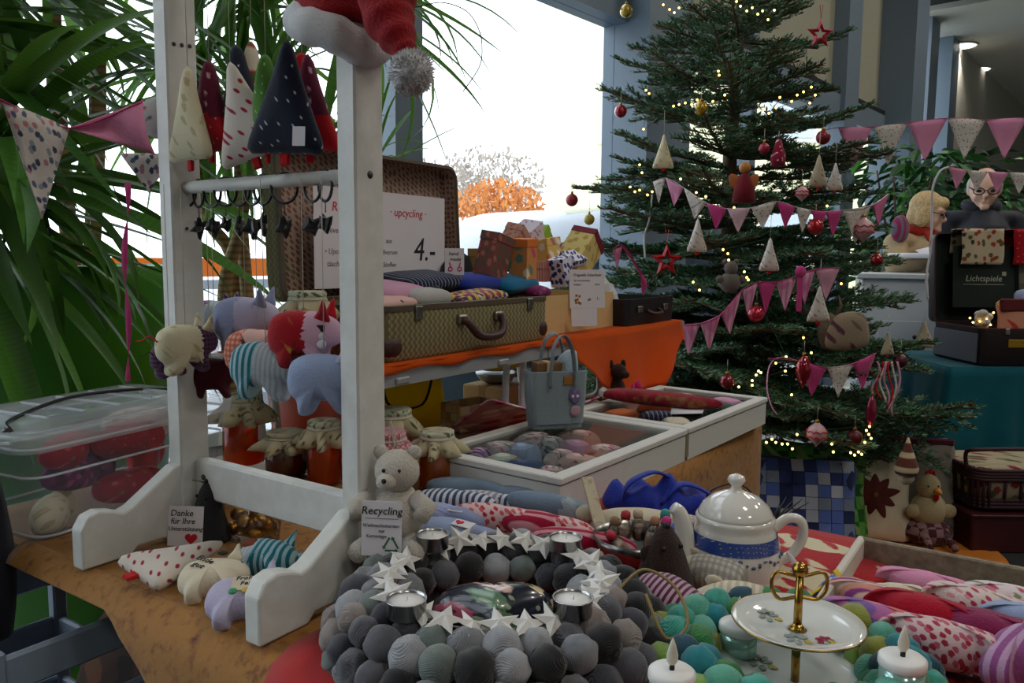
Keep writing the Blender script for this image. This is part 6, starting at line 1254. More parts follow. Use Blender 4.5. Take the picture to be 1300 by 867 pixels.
for lb, px, py, h, f in (('cream fabric cone near the upper window rail', 843, 172, 42, F_cream), ('white sprigged fabric cone above the red star', 886, 278, 42, F_wpr), ('white sprigged fabric cone under the pale pennants', 978, 302, 42, F_wpr), ('white sprigged fabric cone over the patterned bag', 1041, 362, 46, F_wpr), ('beige sprigged fabric cone in front of the column', 1040, 198, 40, F_bei), ('white fabric cone next to the beige one', 1061, 208, 34, F_wpr), ('small beige fabric cone close to the white counter', 1128, 420, 30, F_bei)): cone_orn(lb, px, py, h, f)
cone_orn('beige dotted fabric cone hanging alone before the white counter', 1174, 408, 34, F_bei, p=at_y(1174, 408, 3.4), wide=.85)
# striped gnome, angel, grey bear, fabric bell, patterned bag
p = surf(1152, 575, extra=.02); o = thing('felt_gnome', 'felt gnome ornament with a striped hat near the grey cushion', 'ornament', p); B().lathe([(.035, -.07), (.04, -.05), (.03, -.02), (.012, .03), (.002, .06)], 16).obj('hat', fab('brown_cream_band_felt', '6a3a30', ('stripes', 'c9b896', .05, .3, (0, R_(90), 0))), o); B().ball((0, 0, -.08), (.028, .024, .028)).obj('head', F_linen, o)
p = surf(945, 232, extra=.04); D = p.y/1000; o = thing('angel_ornament', 'wooden angel ornament with a dark red robe and orange wings', 'ornament', p); B().lathe([(15*D, -26*D), (13*D, -10*D), (6*D, 8*D), (3*D, 10*D)], 14).obj('robe', fab('dark_red_robe', '6a1420'), o); B().ball((0, 0, 17*D), 7.5*D).obj('head', mat('pale_wood_bead', 'b8763a', rough=.5), o)
for sg in (-1, 1): w = B().puff(crom2([(0, 0), (16*D, 8*D), (18*D, -4*D), (6*D, -14*D)], 4), 1.5*D, 2).obj('wing', mat('orange_wood', 'b0602a', rough=.6), o); w.rotation_euler = (R_(90), 0, 0 if sg > 0 else R_(180)); w.location = (0, .008, 2*D)
p = surf(927, 352, extra=.04); D = p.y/1000; o = thing('grey_bear', 'little grey brown felt bear sitting on a fir branch', 'toy', p); F_gb = fab('grey_brown_felt', '6e655e', bump=(420, .8)); B().ball((0, 0, -6*D), (14*D, 11*D, 13*D)).obj('body', F_gb, o); B().ball((0, -2*D, 12*D), (9*D, 8*D, 9*D)).obj('head', F_gb, o)
for sg in (-1, 1): B().ball((sg*7*D, 0, 20*D), 3.5*D, 10, 6).obj('ear', F_gb, o); B().ball((sg*14*D, -3*D, -2*D), (5*D, 4*D, 5*D), 10, 6).obj('arm', F_gb, o)
p = surf(988, 195, extra=.03); D = p.y/1000; o = thing('fabric_bell', 'crimson fabric bell with white print high on the tree', 'ornament', p); B().lathe([(9*D, -16*D), (9*D, -4*D), (5*D, 8*D), (3*D, 16*D)], 14).obj('body', fab('crimson_print', '8f1638', ('floral', 'd8c0c4', .02, .16)), o); B().cyl((0, 0, 16*D), (0, 0, 26*D), .001, n=4).obj('thread', m_string, o)
p = surf(1075, 420, extra=.04); D = p.y/1000; o = thing('patterned_pouch', 'taupe pouch with a dark flower print hanging in the fir', 'pouch', p, rot=(R_(85), 0, R_(5))); B().puff(crom2([(-27*D, -20*D), (27*D, -18*D), (22*D, 22*D), (-15*D, 20*D)], 5), 8*D, 3).obj('body', fab('taupe_flower_print', '8c7c68', ('floral', ('54303a', '6a5a4a'), .05, .2)), o)
p = surf(1052, 425, extra=-.12); D = p.y/1000; o = thing('wooden_reindeer', 'brown bark reindeer head behind the patterned pouch', 'ornament', p); B().ball((0, 0, 0), (14*D, 12*D, 24*D)).obj('head', m_bark, o)
for sg in (-1, 1): B().tube([(sg*5*D, 0, 18*D), (sg*14*D, 0, 34*D), (sg*10*D, 0, 46*D)], [3*D, 2*D, D], 6).obj('antler', m_bark, o)
# buntings on the tree
F_flag = [F_wpr, F_pink, F_wpr, F_hot, fab('pale_pink_dot_cotton', 'd2b0bc', ('dots', 'b88a9c', .012, .1)), F_wpr, F_hot, F_wpr, F_hot, F_wpr, F_rose]
def sp(l, extra=.06): return [surf(x, y, extra=extra) for x, y in l]
bunting('small bunting of pink and sprigged pennants across the upper fir', sp([(829, 233), (845, 228), (868, 240), (897, 259), (923, 266), (953, 265), (986, 257), (1010, 264), (1030, 268), (1050, 270)]), F_flag, .085, m_paper, .003)
bunting('small bunting of pink pennants at the right side of the fir', sp([(1048, 270), (1070, 268), (1106, 262), (1128, 246)]), [F_hot, F_wpr, F_hot], [.09, .13, .10], m_paper, .003)
bunting('checked pink bunting rising across the middle of the fir', sp([(838, 405), (862, 410), (889, 409), (915, 398), (942, 368), (962, 358), (985, 358), (1012, 350), (1035, 342), (1066, 340)]), [F_hot, F_pinkw, F_pinkw, F_pinkw, F_pinkw, F_hot, F_pinkw, F_pinkw, F_rose], .11, F_hot, .007)
bunting('bunting of three pink and sprigged pennants low on the fir', sp([(976, 452), (1015, 456), (1050, 464), (1083, 459), (1112, 446)]), [None, F_hot, F_wpr, F_hot], .11, F_hot, .004)
o = thing('pink_bow', 'pink ribbon bow tied on the checked bunting', 'ribbon', surf(1016, 350, extra=.08)); B().box((0, 0, -.05), (.018, .003, .14)).obj('tail', F_hot, o, smooth=False); B().ball((0, 0, .015), (.02, .01, .02), 10, 6).obj('knot', F_hot, o)
o = thing('ribbon_tassel', 'bundle of red and pale ribbons near the branch tips', 'ribbon', surf(1122, 478, extra=.05))
for k in range(7): B().sheet(lambda i, j, k=k: Vector((-.03+.012*k+.008*i+.012*math.sin(j*6+k), .004*math.sin(j*9+k), .06-j*(.12+.012*k))), 1, 10).obj('ribbon', [F_rose, F_bright, F_wpr][k % 3], o, solid=.0006)
o = thing('pink_loop', 'thin pink ribbon loop hanging in the dark lower fir', 'ribbon', surf(985, 455, extra=.06)); a = o.location; B().tube(crom([surf(x, y, extra=.06)-a for x, y in ((1012, 455), (990, 451), (977, 462), (974, 490), (980, 512), (987, 522))], 5, False), .004, 5, flat=.3).obj('loop', F_pink, o)
# long pink bunting from the fir to the right, small one beside the man
pts = [at_y(x, y, 3.25) for x, y in ((1045, 166), (1064, 162), (1108, 161), (1152, 156), (1203, 150), (1252, 152), (1305, 149), (1355, 145))]
bunting('large bunting of pink and sprigged pennants stretched above the two people', pts, [None, F_pink, F_wpr, F_pink, F_wpr, F_pink, F_wpr], .16, F_hot, .005)
pts = [at_y(x, y, 3.7) for x, y in ((1204, 212), (1228, 216), (1254, 218), (1281, 219), (1310, 220))]
o = bunting('small pennant chain on a white cord in front of the man', pts, [F_pink, F_wpr, F_pink, F_wpr], .095, m_paper, .004)
B().tube(crom([at_y(x, y, 3.7)-pts[0] for x, y in ((1204, 212), (1193, 218), (1184, 240), (1183, 280), (1181, 320), (1176, 350), (1178, 380))], 5, False), .005, 6).obj('cord', m_paper, o)
pts = [at_y(x, y, 3.25) for x, y in ((828, 247), (824, 280), (818, 300), (819, 328))]; o = thing('white_string', 'white cord hanging at the left of the fir', 'string', pts[0]); B().tube(crom([p-pts[0] for p in pts], 5, False), .004, 6).obj('strand', m_paper, o)
# fairy lights
m_bulb = glow('warm_fairy_bulb', 'ffc866', 9); bm_ = B().ball((0, 0, 0), .0042, 8, 6).mesh('bulb', m_bulb)
fl_ = thing('fairy_lights', 'string of warm white fairy lights wound through the fir', 'lights', (TX, TY, 1.5)); c0 = fl_.location
spots = [(842, 8), (850, 14), (856, 18), (862, 12), (935, 4), (940, 10), (948, 16), (955, 12), (962, 20), (968, 16), (975, 27), (983, 15), (905, 130), (913, 97), (912, 92), (820, 116), (824, 120), (817, 165), (855, 136), (862, 134), (870, 132), (878, 134), (885, 128), (920, 122), (970, 140), (976, 145), (990, 125), (985, 138), (1005, 130), (1012, 122), (1020, 118), (1030, 112), (1035, 122), (1028, 132), (812, 210), (815, 220), (800, 238), (806, 244), (812, 242), (822, 248), (828, 244), (864, 228), (884, 245), (896, 250), (905, 264), (932, 264), (1050, 262), (1058, 275), (1060, 282), (918, 317), (924, 322), (925, 330), (948, 352), (880, 358), (888, 368), (945, 345), (1015, 366), (1068, 360), (950, 355), (998, 452), (985, 460), (960, 475), (966, 472), (955, 482), (955, 488), (938, 490), (997, 470), (1005, 500), (963, 470), (973, 560), (980, 556), (985, 560), (993, 562), (1000, 562), (1006, 568), (1056, 562), (1058, 572), (1080, 573), (1085, 576), (1090, 572), (1094, 575), (1100, 545), (1103, 550), (1106, 555), (1098, 560), (1104, 540), (1012, 550), (1020, 428), (1030, 447)]
for i, (x, y) in enumerate(spots): q = link(bm_, 'bulb', fl_); q.location = surf(x, y, extra=.02)-c0
wp = [surf(x, y, extra=.0)-c0 for x, y in spots[12:]]; B().tube(wp, .0012, 4).obj('wire', mat('green_wire', '1c3a20'), fl_)
# ================================================================ cushions and things below the fir
def cushion(label, px, py, w, h, yaw, f, t=.05, Y=None, lean=-12, piping=None, name='cushion'):
    p = at_z(px, py, 0) if Y is None else at_y(px, py, Y); p.z = 0; o = thing(name, label, 'cushion', p, rot=(R_(90+lean), 0, R_(yaw))); B().puff(crom2([(-w/2, .01), (0, .015), (w/2, .01), (w*.49, h/2), (w/2, h-.01), (0, h-.015), (-w/2, h-.01), (-w*.49, h/2)], 4), t, 5).obj('cover', f, o)
    return o
tiles = ['4a5ea0', 'a3acc8', '36427a', '6c80c0', '8590a8', 'bcc2d4', '2c3660', '5c74c0']
o = cushion('blue patchwork cushion standing beside the teapot', 1018, 712, .39, .40, -8, fab('blue_backing', '39466e'), .07, lean=-14)
rr3 = random.Random(2); P8 = [mat('blue_patch_%d' % i, c, rough=.9, bump=(260, .3)) for i, c in enumerate(tiles)]
for i in range(8):
    for j in range(8):
        x, y = -.165+i*.047, .035+j*.047; ex, ey = abs(x)/.2, abs(y-.2)/.2; q = max(0, 1-max(ex, ey)**2.2); z_ = .07*(q**.5)*.93
        def sv(xx, yy): e = max(abs(xx)/.2, abs(yy-.2)/.2); e = min(.995, e); c = 1-e; return .0715*math.sin(math.acos(min(1, e**1.25)))**.85+.0015
        hw = .0225; B().add([(x-hw, y-hw, sv(x-hw, y-hw)), (x+hw, y-hw, sv(x+hw, y-hw)), (x+hw, y+hw, sv(x+hw, y+hw)), (x-hw, y+hw, sv(x-hw, y+hw))], [(0, 1, 2, 3)]).obj('patch', rr3.choice(P8), o, smooth=False, solid=.002)
cushion('green patchwork cushion behind the blue one', 1030, 690, .42, .42, -6, fab('green_patchwork', '5fae48', ('check', '2f6a30', .05), ('floral', '8ab06a', .06, .3)), .07, lean=-12)
o = cushion('cream cushion with a dark red poinsettia', 1108, 690, .30, .36, -4, F_ivory, .05, lean=-14)
m_pp = mat('brown_red_petal', '5a2420', rough=.9)
for k in range(9): a = k*2*math.pi/9; pt = B().puff(crom2([(0, 0), (.02, .04), (0, .085+.014*(k % 2)), (-.02, .04)], 4), .002, 2).obj('petal', m_pp, o); pt.location = (0, .2, .052); pt.rotation_euler = (0, 0, a)
B().ball((0, .2, .053), (.012, .012, .004), 10, 6).obj('flower_heart', mat('ochre_heart', '7a4a1e'), o); B().box((0, .345, .012), (.29, .012, .02), bev=.004).obj('braid', fab('brown_braid', '5a3c2a'), o, smooth=False); B().box((0, .012, .012), (.29, .012, .02), bev=.004).obj('braid_lower', F_mar, o, smooth=False)
o = cushion('grey spotted cushion with a dark red top border', 1168, 684, .26, .42, -10, fab('grey_spot_cotton', '7a766c', ('floral', ('4a2a2a', '5a5a50'), .08, .14)), .05, lean=-12); B().box((0, .405, .01), (.26, .03, .05), bev=.008).obj('border', F_mar, o, smooth=False)
# plush hen on a brown basket
p = at_z(1172, 690, 0); o = thing('plush_hen', 'cream plush hen with red comb sitting before the grey cushion', 'toy', (p.x, p.y-.02, 0)); F_hen = fab('cream_hen_plush', 'b8a880', bump=(300, 1)); F_hd = fab('dark_patch_cloth', '4a2430', ('check', '8a6a6a', .03))
B().ball((0, 0, .06), (.1, .08, .06)).obj('skirt', F_hd, o); B().ball((0, 0, .15), (.07, .06, .075)).obj('body', F_hen, o); B().ball((-.01, -.01, .25), (.045, .042, .05)).obj('head', F_hen, o); bk2 = B().lathe([(.018, 0), (.012, .02), (.002, .035)], 10).obj('beak', mat('orange_beak', 'c9822a', rough=.5), o); bk2.location = (.005, -.045, .24); bk2.rotation_euler = (R_(90), 0, 0)
for k in range(3): B().ball((-.015+.014*k, 0, .303-.004*abs(k-1)), (.009, .007, .013), 8, 6).obj('comb', F_bright, o)
for sg in (-1, 1): B().ball((-.01+sg*.02, -.046, .26), .004, 8, 6).obj('eye', m_ink, o); B().ball((sg*.07, -.02, .15), (.035, .02, .03), 10, 7).obj('wing', F_hen, o); B().tube([(sg*.04, -.06, .06), (sg*.05, -.13, .03)], [.018, .014], 8).obj('leg', F_hd, o)
B().ball((.003, -.05, .215), (.012, .008, .016), 8, 6).obj('wattle', F_bright, o)
p = at_z(1120, 700, 0); o = thing('orange_cloth', 'orange cloth spread on the floor under the cushions', 'cloth', (p.x, p.y, 0), R_(-10)); own_ = B().sheet(lambda i, j: Vector((-.2+.62*i+.03*math.sin(j*5), -.13+.5*j+.04*math.sin(i*9), .006+.006*math.sin(i*14+j*6)**2)), 24, 16).obj('fold', fab('amber_orange_cloth', 'd0780a'), o, solid=.003)
# ================================================================ teal table, dark suitcase, basket at the right
F_tl = mat('teal_velvet', '0a5663', rough=.85, sheen=.1, spec=.2); 
tt = thing('small_table', 'small wooden table hidden under the teal cloth', 'table', (2.5, 3.78, 0)); B().box((0, 0, .670), (1.1, .62, .025)).obj('table_top', m_wood, tt, smooth=False)
for sx in (-1, 1):
    for sy in (-1, 1): B().cyl((sx*.5, sy*.26, 0), (sx*.5, sy*.26, .66), .016).obj('leg', m_steel, tt)
tc = thing('teal_cloth', 'teal velvet cloth hanging in folds to the floor', 'tablecloth', (2.5, 3.78, .685))
per = []
def perim(t):
    w, d = 1.13, .65; L = 2*(w+d); s = t*L
    if s < w: return Vector((-w/2+s, -d/2, 0)), Vector((0, -1, 0))
    s -= w
    if s < d: return Vector((w/2, -d/2+s, 0)), Vector((1, 0, 0))
    s -= d
    if s < w: return Vector((w/2-s, d/2, 0)), Vector((0, 1, 0))
    s -= w; return Vector((-w/2, d/2-s, 0)), Vector((-1, 0, 0))
def tcl(i, j):
    p, n = perim(i % 1.0); f = math.sin(i*2*math.pi*17)+.5*math.sin(i*2*math.pi*29+1); cor = 1-min(1, (min(abs(i-k) for k in (0, .3174, .5, .8174, 1)))*12)
    return p+n*(.004+j*(.035+.022*f))+(Vector((p.x, p.y, 0)).normalized()*(.11*cor*j))+Vector((0, 0, .002-(.53+.1*cor)*j))
B().sheet(tcl, 170, 14).obj('skirt', F_tl, tc, solid=.003); B().box((0, 0, .001), (1.13, .65, .003)).obj('cloth_top', F_tl, tc, smooth=False)
m_dkc = mat('dark_brown_fibre_case', '241a1c', rough=.5, bump=(120, .2)); m_green = mat('dark_green_lining', '10201a', rough=.7)
ds, dl = open_case('dark open suitcase with a film poster on the teal cloth', -.2, .2, -.36, .36, .75, .165, .44, m_dkc, m_green, mat('maroon_edge', '3c1a1e', rough=.5), lean=6, corners=False, handle=False, lidt=.06)
ds.location = (2.44, 3.68, .691); ds.rotation_euler = (0, 0, R_(-90))
B().box((0, -.362, .075), (.36, .004, .13), bev=.001).obj('grey_side_panel', mat('grey_worn_fibre', '6c6870', rough=.6), ds, smooth=False)
B().box((.202, -.2, .10), (.004, .075, .035), bev=.001).obj('brass_plate', mat('worn_brass_plate', 'a8842a', rough=.35, metal=.7), ds, smooth=False)
pp = card('dark film poster reading Lichtspiele inside the suitcase lid', (2.30, 3.845, .93), (R_(84), 0, 0), .30, .30, [('Lichtspiele', .042, 0, .14, mat('pale_print', 'b9b8a4', var=0))], name='film_poster', mpaper=m_green); B().box((.0, .112, .001), (.2, .002, .0006)).obj('print_line', MATS['pale_print'], pp, smooth=False); B().box((.1, .165, .001), (.02, .02, .0006)).obj('print_mark', MATS['pale_print'], pp, smooth=False)
card('grey photo sheet beside the film poster', (2.56, 3.85, .95), (R_(84), 0, 0), .17, .2, [], name='photo_sheet', mpaper=mat('grey_photo_print', '6e685e', rough=.4, layers=(('check', '544e48', .05),)))
F_nut = fab('cream_autumn_print', 'c9b89a', ('floral', ('8a4a2a', '5a5a3a', 'a83a2a', '3a3a34'), .04, .26)); F_rdp = fab('red_flower_cloth', 'a80f1a', ('dots', 'c86a5a', .03, .1))
zt = .691+.165+.44
for lb, x, w, f in (('cream autumn print cloth hung over the suitcase lid', 2.27, .2, F_nut), ('red flower cloth hung over the suitcase lid', 2.52, .2, F_rdp)):
    o = thing('hanging_cloth', lb, 'cloth', (x, 3.87, zt+.008))
    B().sheet(lambda i, j: Vector((-w/2+w*i+.004*math.sin(j*9), (-.035-.006*math.sin(i*7) if j < .6 else -.035+.11*min(1, (j-.6)/.2)), (-.17+.17*j/.6+.005 if j < .6 else (.005 if j < .8 else .005-.12*(j-.8)/.2)))), 12, 20).obj('fold', f, o, solid=.004)
for lb, x, y, z_, w, h, f, yw in (('orange flower pouch with a maroon flap in the dark suitcase', 2.32, 3.58, .80, .2, .18, fab('orange_flower_cotton', 'c98a72', ('floral', ('b83a2a', 'd8b04a', 'e0cfc0'), .05, .3)), 4), ('pink rounded pouch in the dark suitcase', 2.55, 3.58, .80, .16, .16, F_rose, -6), ('lilac knitted pouch at the back of the dark suitcase', 2.46, 3.7, .82, .16, .2, F_lil, 0)):
    o = thing('fabric_pouch', lb, 'pouch', (x, y, z_), rot=(R_(80), 0, R_(yw)), group='pouches in the dark suitcase'); B().puff(crom2([(-w*.45, 0), (w*.45, 0), (w/2, h*.6), (w*.46, h), (-w*.46, h), (-w/2, h*.6)], 4), .025, 4).obj('body', f, o)
    if 'maroon' in lb: B().box((0, h*.86, .02), (w*1.02, h*.34, .022), bev=.008).obj('flap', fab('maroon_fur', '5a1a1e'), o, smooth=False)
o = thing('plush_lamb', 'small white plush lamb with fairy lights at the suitcase edge', 'toy', (2.155, 3.6, .862)); 
for k in range(8): B().ball((.025*math.cos(k*2.4)*(.3+k*.1), .02*math.sin(k*2.4), .008*k), (.022, .02, .018), 10, 7).obj('fleece', F_plushw, o)
for k, (dx, dz) in enumerate(((.03, .06), (.0, .03), (-.03, .02), (-.06, .015), (-.075, .035), (.02, .005))): q = link(bm_, 'bulb', o); q.location = (dx, -.028, dz); q.scale = (1.1,)*3
# purple basket on red crate
m_pw = mat('purple_brown_wicker', '3c2028', rough=.6, bump=(150, .6)); m_cr2 = mat('maroon_crate_paint', '3f0e14', rough=.5)
p = at_z(1216, 694, 0); cx, cy = p.x+.27, p.y+.10
o = thing('red_crate', 'maroon wooden crate on the floor under the basket', 'crate', (cx, cy, 0)); B().box((0, 0, .075), (.52, .34, .15), bev=.006).obj('box_body', m_cr2, o, smooth=False); B().box((0, 0, .153), (.54, .36, .012), bev=.003).obj('lid', m_cr2, o, smooth=False); B().box((0, -.172, .09), (.1, .006, .02), bev=.002).obj('grip', m_dkbr, o, smooth=False)
bk_ = thing('wicker_basket', 'purple brown wicker basket with a cream fruit print cloth', 'basket', (cx, cy, .16)); F_fr = fab('cream_fruit_print', 'b8aa8c', ('floral', ('4a5a34', '8a2a34', '6a7a4a'), .06, .28))
for k in range(3): B().tube([(x, y, .02+k*.014) for x, y in rrect(.47-.0*k, .29, .05)], .009, 6, closed=True).obj('lower_weave', m_pw, bk_)
for k in range(4): B().tube([(x, y, .135+k*.012) for x, y in rrect(.50, .32, .05)], .008, 6, closed=True).obj('upper_weave', m_pw, bk_)
rl = rrect(.48, .30, .05, 4)
for k, (x, y) in enumerate(rl): B().cyl((x*.99, y*.99, .02), (x*1.03, y*1.03, .18), .006, n=6).obj('stake', m_pw, bk_)
for k in range(7): B().cyl((-.19+.063*k, -.147, .04), (-.195+.065*k, -.157, .14), .006, n=6).obj('stake', m_pw, bk_)
for k in range(5):
    for sg in (-1, 1): B().cyl((sg*.237, -.1+.05*k, .04), (sg*.247, -.1+.05*k, .14), .006, n=6).obj('stake', m_pw, bk_)
loft(B(), [(rrect(.46, .28, .05), .01), (rrect(.48, .30, .05), .15)], True, False).obj('cloth_lining', F_fr, bk_); B().puff([(x, y) for x, y in rrect(.49, .31, .05)], .03, 4, zoff=.165, back=.3).obj('cloth_lid', F_fr, bk_)
B().tube(crom([(-.25, -.1, .15), (-.27, -.11, .23), (-.24, -.15, .255), (0, -.16, .26), (.24, -.15, .255), (.27, -.11, .23), (.25, -.1, .15)], 5, False), .008, 8).obj('handle', m_pw, bk_)
# ================================================================ white counter
m_lac = mat('white_lacquer_counter', 'd5d8dc', rough=.35, var=.02)
P = at_y(1180, 430, 4.4); ct = thing('white_counter', 'white lacquered counter with a round shelf in front of the people', 'counter', (P.x+.08, P.y+.36, 0), R_(-20))
B().box((0, 0, .54), (.62, .6, 1.02), bev=.006).obj('cabinet', m_lac, ct, smooth=False); B().box((0, 0, 1.065), (.68, .66, .03), bev=.004).obj('worktop', m_lac, ct, smooth=False); B().box((0, -.08, .02), (.8, .72, .04), bev=.004).obj('plinth', m_lac, ct, smooth=False)
B().box((-.1, -.302, .66), (.22, .006, .3), bev=.002).obj('panel', m_lac, ct, smooth=False); B().cyl((-.02, -.305, .72), (-.02, -.312, .72), .012, n=12).obj('knob', m_blk, ct)
B().lathe([(.26, 1.17), (.275, 1.175), (.275, 1.195), (.26, 1.2)], 36, c=(.12, .05, 0)).obj('round_shelf', m_lac, ct); B().cyl((.12, .05, 1.07), (.12, .05, 1.175), .03, n=14).obj('shelf_post', m_lac, ct)
B().box((-.42, -.2, .28), (.02, .3, .48), bev=.003).obj('side_panel', m_lac, ct, smooth=False)
for c, dx in (('b8243a', 0), ('3a8ac2', .06)): B().cyl((.30+dx, -.43, .2), (.30+dx, -.437, .2), .02, n=14).obj('sticker', mat('sticker_'+c, c, rough=.5), ct)
B().box((.33, -.42, .18), (.2, .012, .3)).obj('front_card', m_lac, ct, smooth=False)
o = thing('paper_sheet', 'white sheet of paper held over the round shelf', 'paper', ct.location+Vector((.2, .12, 1.205)), rot=(R_(24), R_(-14), R_(15))); B().add([(-.11, -.08, 0), (.11, -.08, .01), (.11, .08, 0), (-.11, .08, .012)], [(0, 1, 2, 3)]).obj('sheet', m_paper, o, solid=.001)
# ================================================================ the two people
m_skin = mat('skin_tone', 'd6ac96', rough=.5, var=.05); 
def remesh(o, v, sm=6):
    md = o.modifiers.new('one_surface', 'REMESH'); md.mode = 'VOXEL'; md.voxel_size = v; md.use_smooth_shade = True
    s2 = o.modifiers.new('soften', 'SMOOTH'); s2.iterations = sm; s2.factor = .5; return o
def tp(b, a, c, r1, r2, n=12): b.tube([a, Vector(a).lerp(Vector(c), .5), c], [r1, (r1+r2)/2*1.04, r2], n); b.ball(a, r1, 12, 8); b.ball(c, r2, 12, 8)
def hand(b, w, d, up, s=1):
    """palm and five fingers from the wrist w along d, slightly curled towards -up"""
    d = Vector(d).normalized(); up = Vector(up).normalized(); sd = d.cross(up).normalized(); w = Vector(w)
    b.ball(w+d*.045, .012, 8, 6); b.tube([w, w+d*.04, w+d*.085], [.022, .034, .034], 10, flat=.5); 
    for k, l in enumerate((.062, .074, .070, .055)):
        a = w+d*.082+sd*(-.027+.018*k); m1 = a+d*l*.5-up*.006; e = a+d*l*.9-up*.026; b.tube([a, m1, e], [.0085, .008, .0065], 7); b.ball(e, .0065, 7, 5)
    a = w+d*.03-sd*.03; m1 = a+d*.03-sd*.02-up*.008; e = m1+d*.03-up*.008; b.tube([a, m1, e], [.011, .0095, .0075], 7); b.ball(e, .0075, 7, 5)
def person(label, loc, rz, hgt, coat, trous, hairm, kind, head_turn, head_tilt, armL, armR, scarf=None, collar=None, scale=1.07):
    t = thing('person', label, 'person', loc, rz, scale=scale); k = hgt/1.7
    sh, hp_, kn = 1.435*k, .92*k, .48*k
    b = B(); hd = Matrix.Translation((0, -.035, 1.50*k)) @ Euler((R_(head_tilt), 0, R_(head_turn))).to_matrix().to_4x4()
    b.tube([(0, .01, sh-.02), (0, -.02, 1.5*k)], [.058, .052], 12)
    b.X = hd; b.ball((0, -.005, .10), (.074, .092, .108), 22, 16); b.ball((0, -.05, .045), (.05, .042, .05), 16, 10); b.ball((0, -.09, .012), (.026, .02, .02), 12, 8)
    b.tube([(0, -.088, .108), (0, -.108, .075), (0, -.104, .062)], [.009, .014, .012], 8); b.ball((0, -.092, .042), (.022, .01, .008), 10, 6)
    for sg in (-1, 1): b.ball((sg*.076, .008, .085), (.010, .022, .030), 10, 7); b.ball((sg*.036, -.066, .062), (.024, .022, .026), 10, 7); b.ball((sg*.03, -.082, .125), (.026, .012, .010), 10, 6)
    b.X = Matrix()
    b.tube([(0, .0, hp_-.03), (0, 0, 1.15*k), (0, .0, sh-.03)], [.13, .13, .15], 16, flat=.62)
    for sg, (el, wr, dr) in ((-1, armL), (1, armR)):
        s0 = Vector((sg*.175, .01, sh-.03)); tp(b, s0, el, .046, .038); tp(b, el, wr, .038, .026); hand(b, wr, dr, (0, 0, 1), k)
        tp(b, (sg*.085, 0, hp_), (sg*.095, -.01, kn), .078, .052); tp(b, (sg*.095, -.01, kn), (sg*.1, .02, .08), .052, .036); b.tube([(sg*.1, .05, .035), (sg*.1, -.06, .035), (sg*.105, -.15, .025)], [.04, .045, .03], 10, flat=.7)
    body = remesh(b.obj('body', m_skin, t), .008, 3)
    c = B(); c.tube([(0, 0, hp_-.22), (0, 0, hp_), (0, 0, 1.14*k), (0, .0, sh-.08), (0, .005, sh-.01), (0, .0, sh+.05)], [.20, .19, .185, .205, .15, .085], 20, flat=.68)
    for sg, (el, wr, dr) in ((-1, armL), (1, armR)): s0 = Vector((sg*.165, .01, sh-.045)); tp(c, s0, el, .074, .062); tp(c, el, Vector(wr)*.93+Vector(el)*.07, .062, .046); c.ball((sg*.1, 0, sh-.02), (.11, .09, .05), 12, 8)
    remesh(c.obj('coat', coat, t), .012, 5)
    if collar: B().tube([(.075*math.cos(a), .075*math.sin(a)*.9-.01, sh+.055+.018*math.sin(a)) for a in [2*math.pi*i/20 for i in range(20)]], .028, 8, closed=True).obj('collar', collar, t)
    q = B()
    for sg in (-1, 1): tp(q, (sg*.085, 0, hp_), (sg*.095, -.01, kn), .098, .07); tp(q, (sg*.095, -.01, kn), (sg*.1, .02, .09), .07, .056)
    remesh(q.obj('trousers', trous, t), .014, 4); 
    for sg in (-1, 1): B().tube([(sg*.1, .07, .04), (sg*.1, -.05, .045), (sg*.105, -.17, .03)], [.046, .052, .036], 10, flat=.75).obj('shoe', m_blk, t)
    hr = B(); hr.X = hd
    if kind == 'bob':
        hr.ball((0, .018, .135), (.094, .098, .095), 20, 14); hr.ball((0, .05, .07), (.088, .06, .09), 16, 10)
        for sg in (-1, 1): hr.ball((sg*.075, .0, .075), (.03, .05, .075), 12, 9)
        hr.ball((.02, -.06, .17), (.065, .04, .04), 12, 8, rot=(.3, 0, .3))
    else:
        hr.ball((0, .03, .115), (.082, .078, .075), 18, 12); 
        for sg in (-1, 1): hr.ball((sg*.07, .02, .10), (.018, .045, .05), 10, 8)
    remesh(hr.obj('hair', hairm, t), .009, 2)
    g = B(); g.X = hd
    for sg in (-1, 1): g.tube([(sg*.034+.026*math.cos(a), -.106+.012*abs(math.cos(a))*.2, .102+.018*math.sin(a)) for a in [2*math.pi*i/16 for i in range(16)]], .0028, 6, closed=True); g.tube([(sg*.058, -.098, .106), (sg*.08, .0, .11)], .0026, 6)
    g.tube([(-.009, -.108, .106), (.009, -.108, .106)], .0025, 6); g.obj('glasses', m_ink, t)
    e = B(); e.X = hd
    for sg in (-1, 1): e.ball((sg*.034, -.091, .102), (.014, .007, .009), 10, 7)
    e.obj('eyes', mat('dark_eyes', '2a2220', rough=.3), t)
    if scarf:
        s = B().tube([(.085*math.cos(a), .085*math.sin(a)*.85-.01, sh+.045+.02*math.sin(a)) for a in [2*math.pi*i/20 for i in range(20)]], .034, 8, closed=True); s.tube(crom([(.03, -.1, sh+.03), (.06, -.15, sh-.08), (.04, -.165, sh-.24)], 5, False), .038, 8, flat=.4); s.tube(crom([(-.03, -.1, sh+.03), (-.02, -.15, sh-.08), (.01, -.165, sh-.2)], 5, False), .034, 8, flat=.4); s.obj('scarf', scarf, t)
    return t
m_hb = mat('blond_grey_hair', 'b08f5c', rough=.7, bump=(60, .8), layers=(('noise', 'd0b88c', .01, .5),)); m_hg = mat('white_grey_hair', 'b8b4ae', rough=.8, bump=(60, .6))
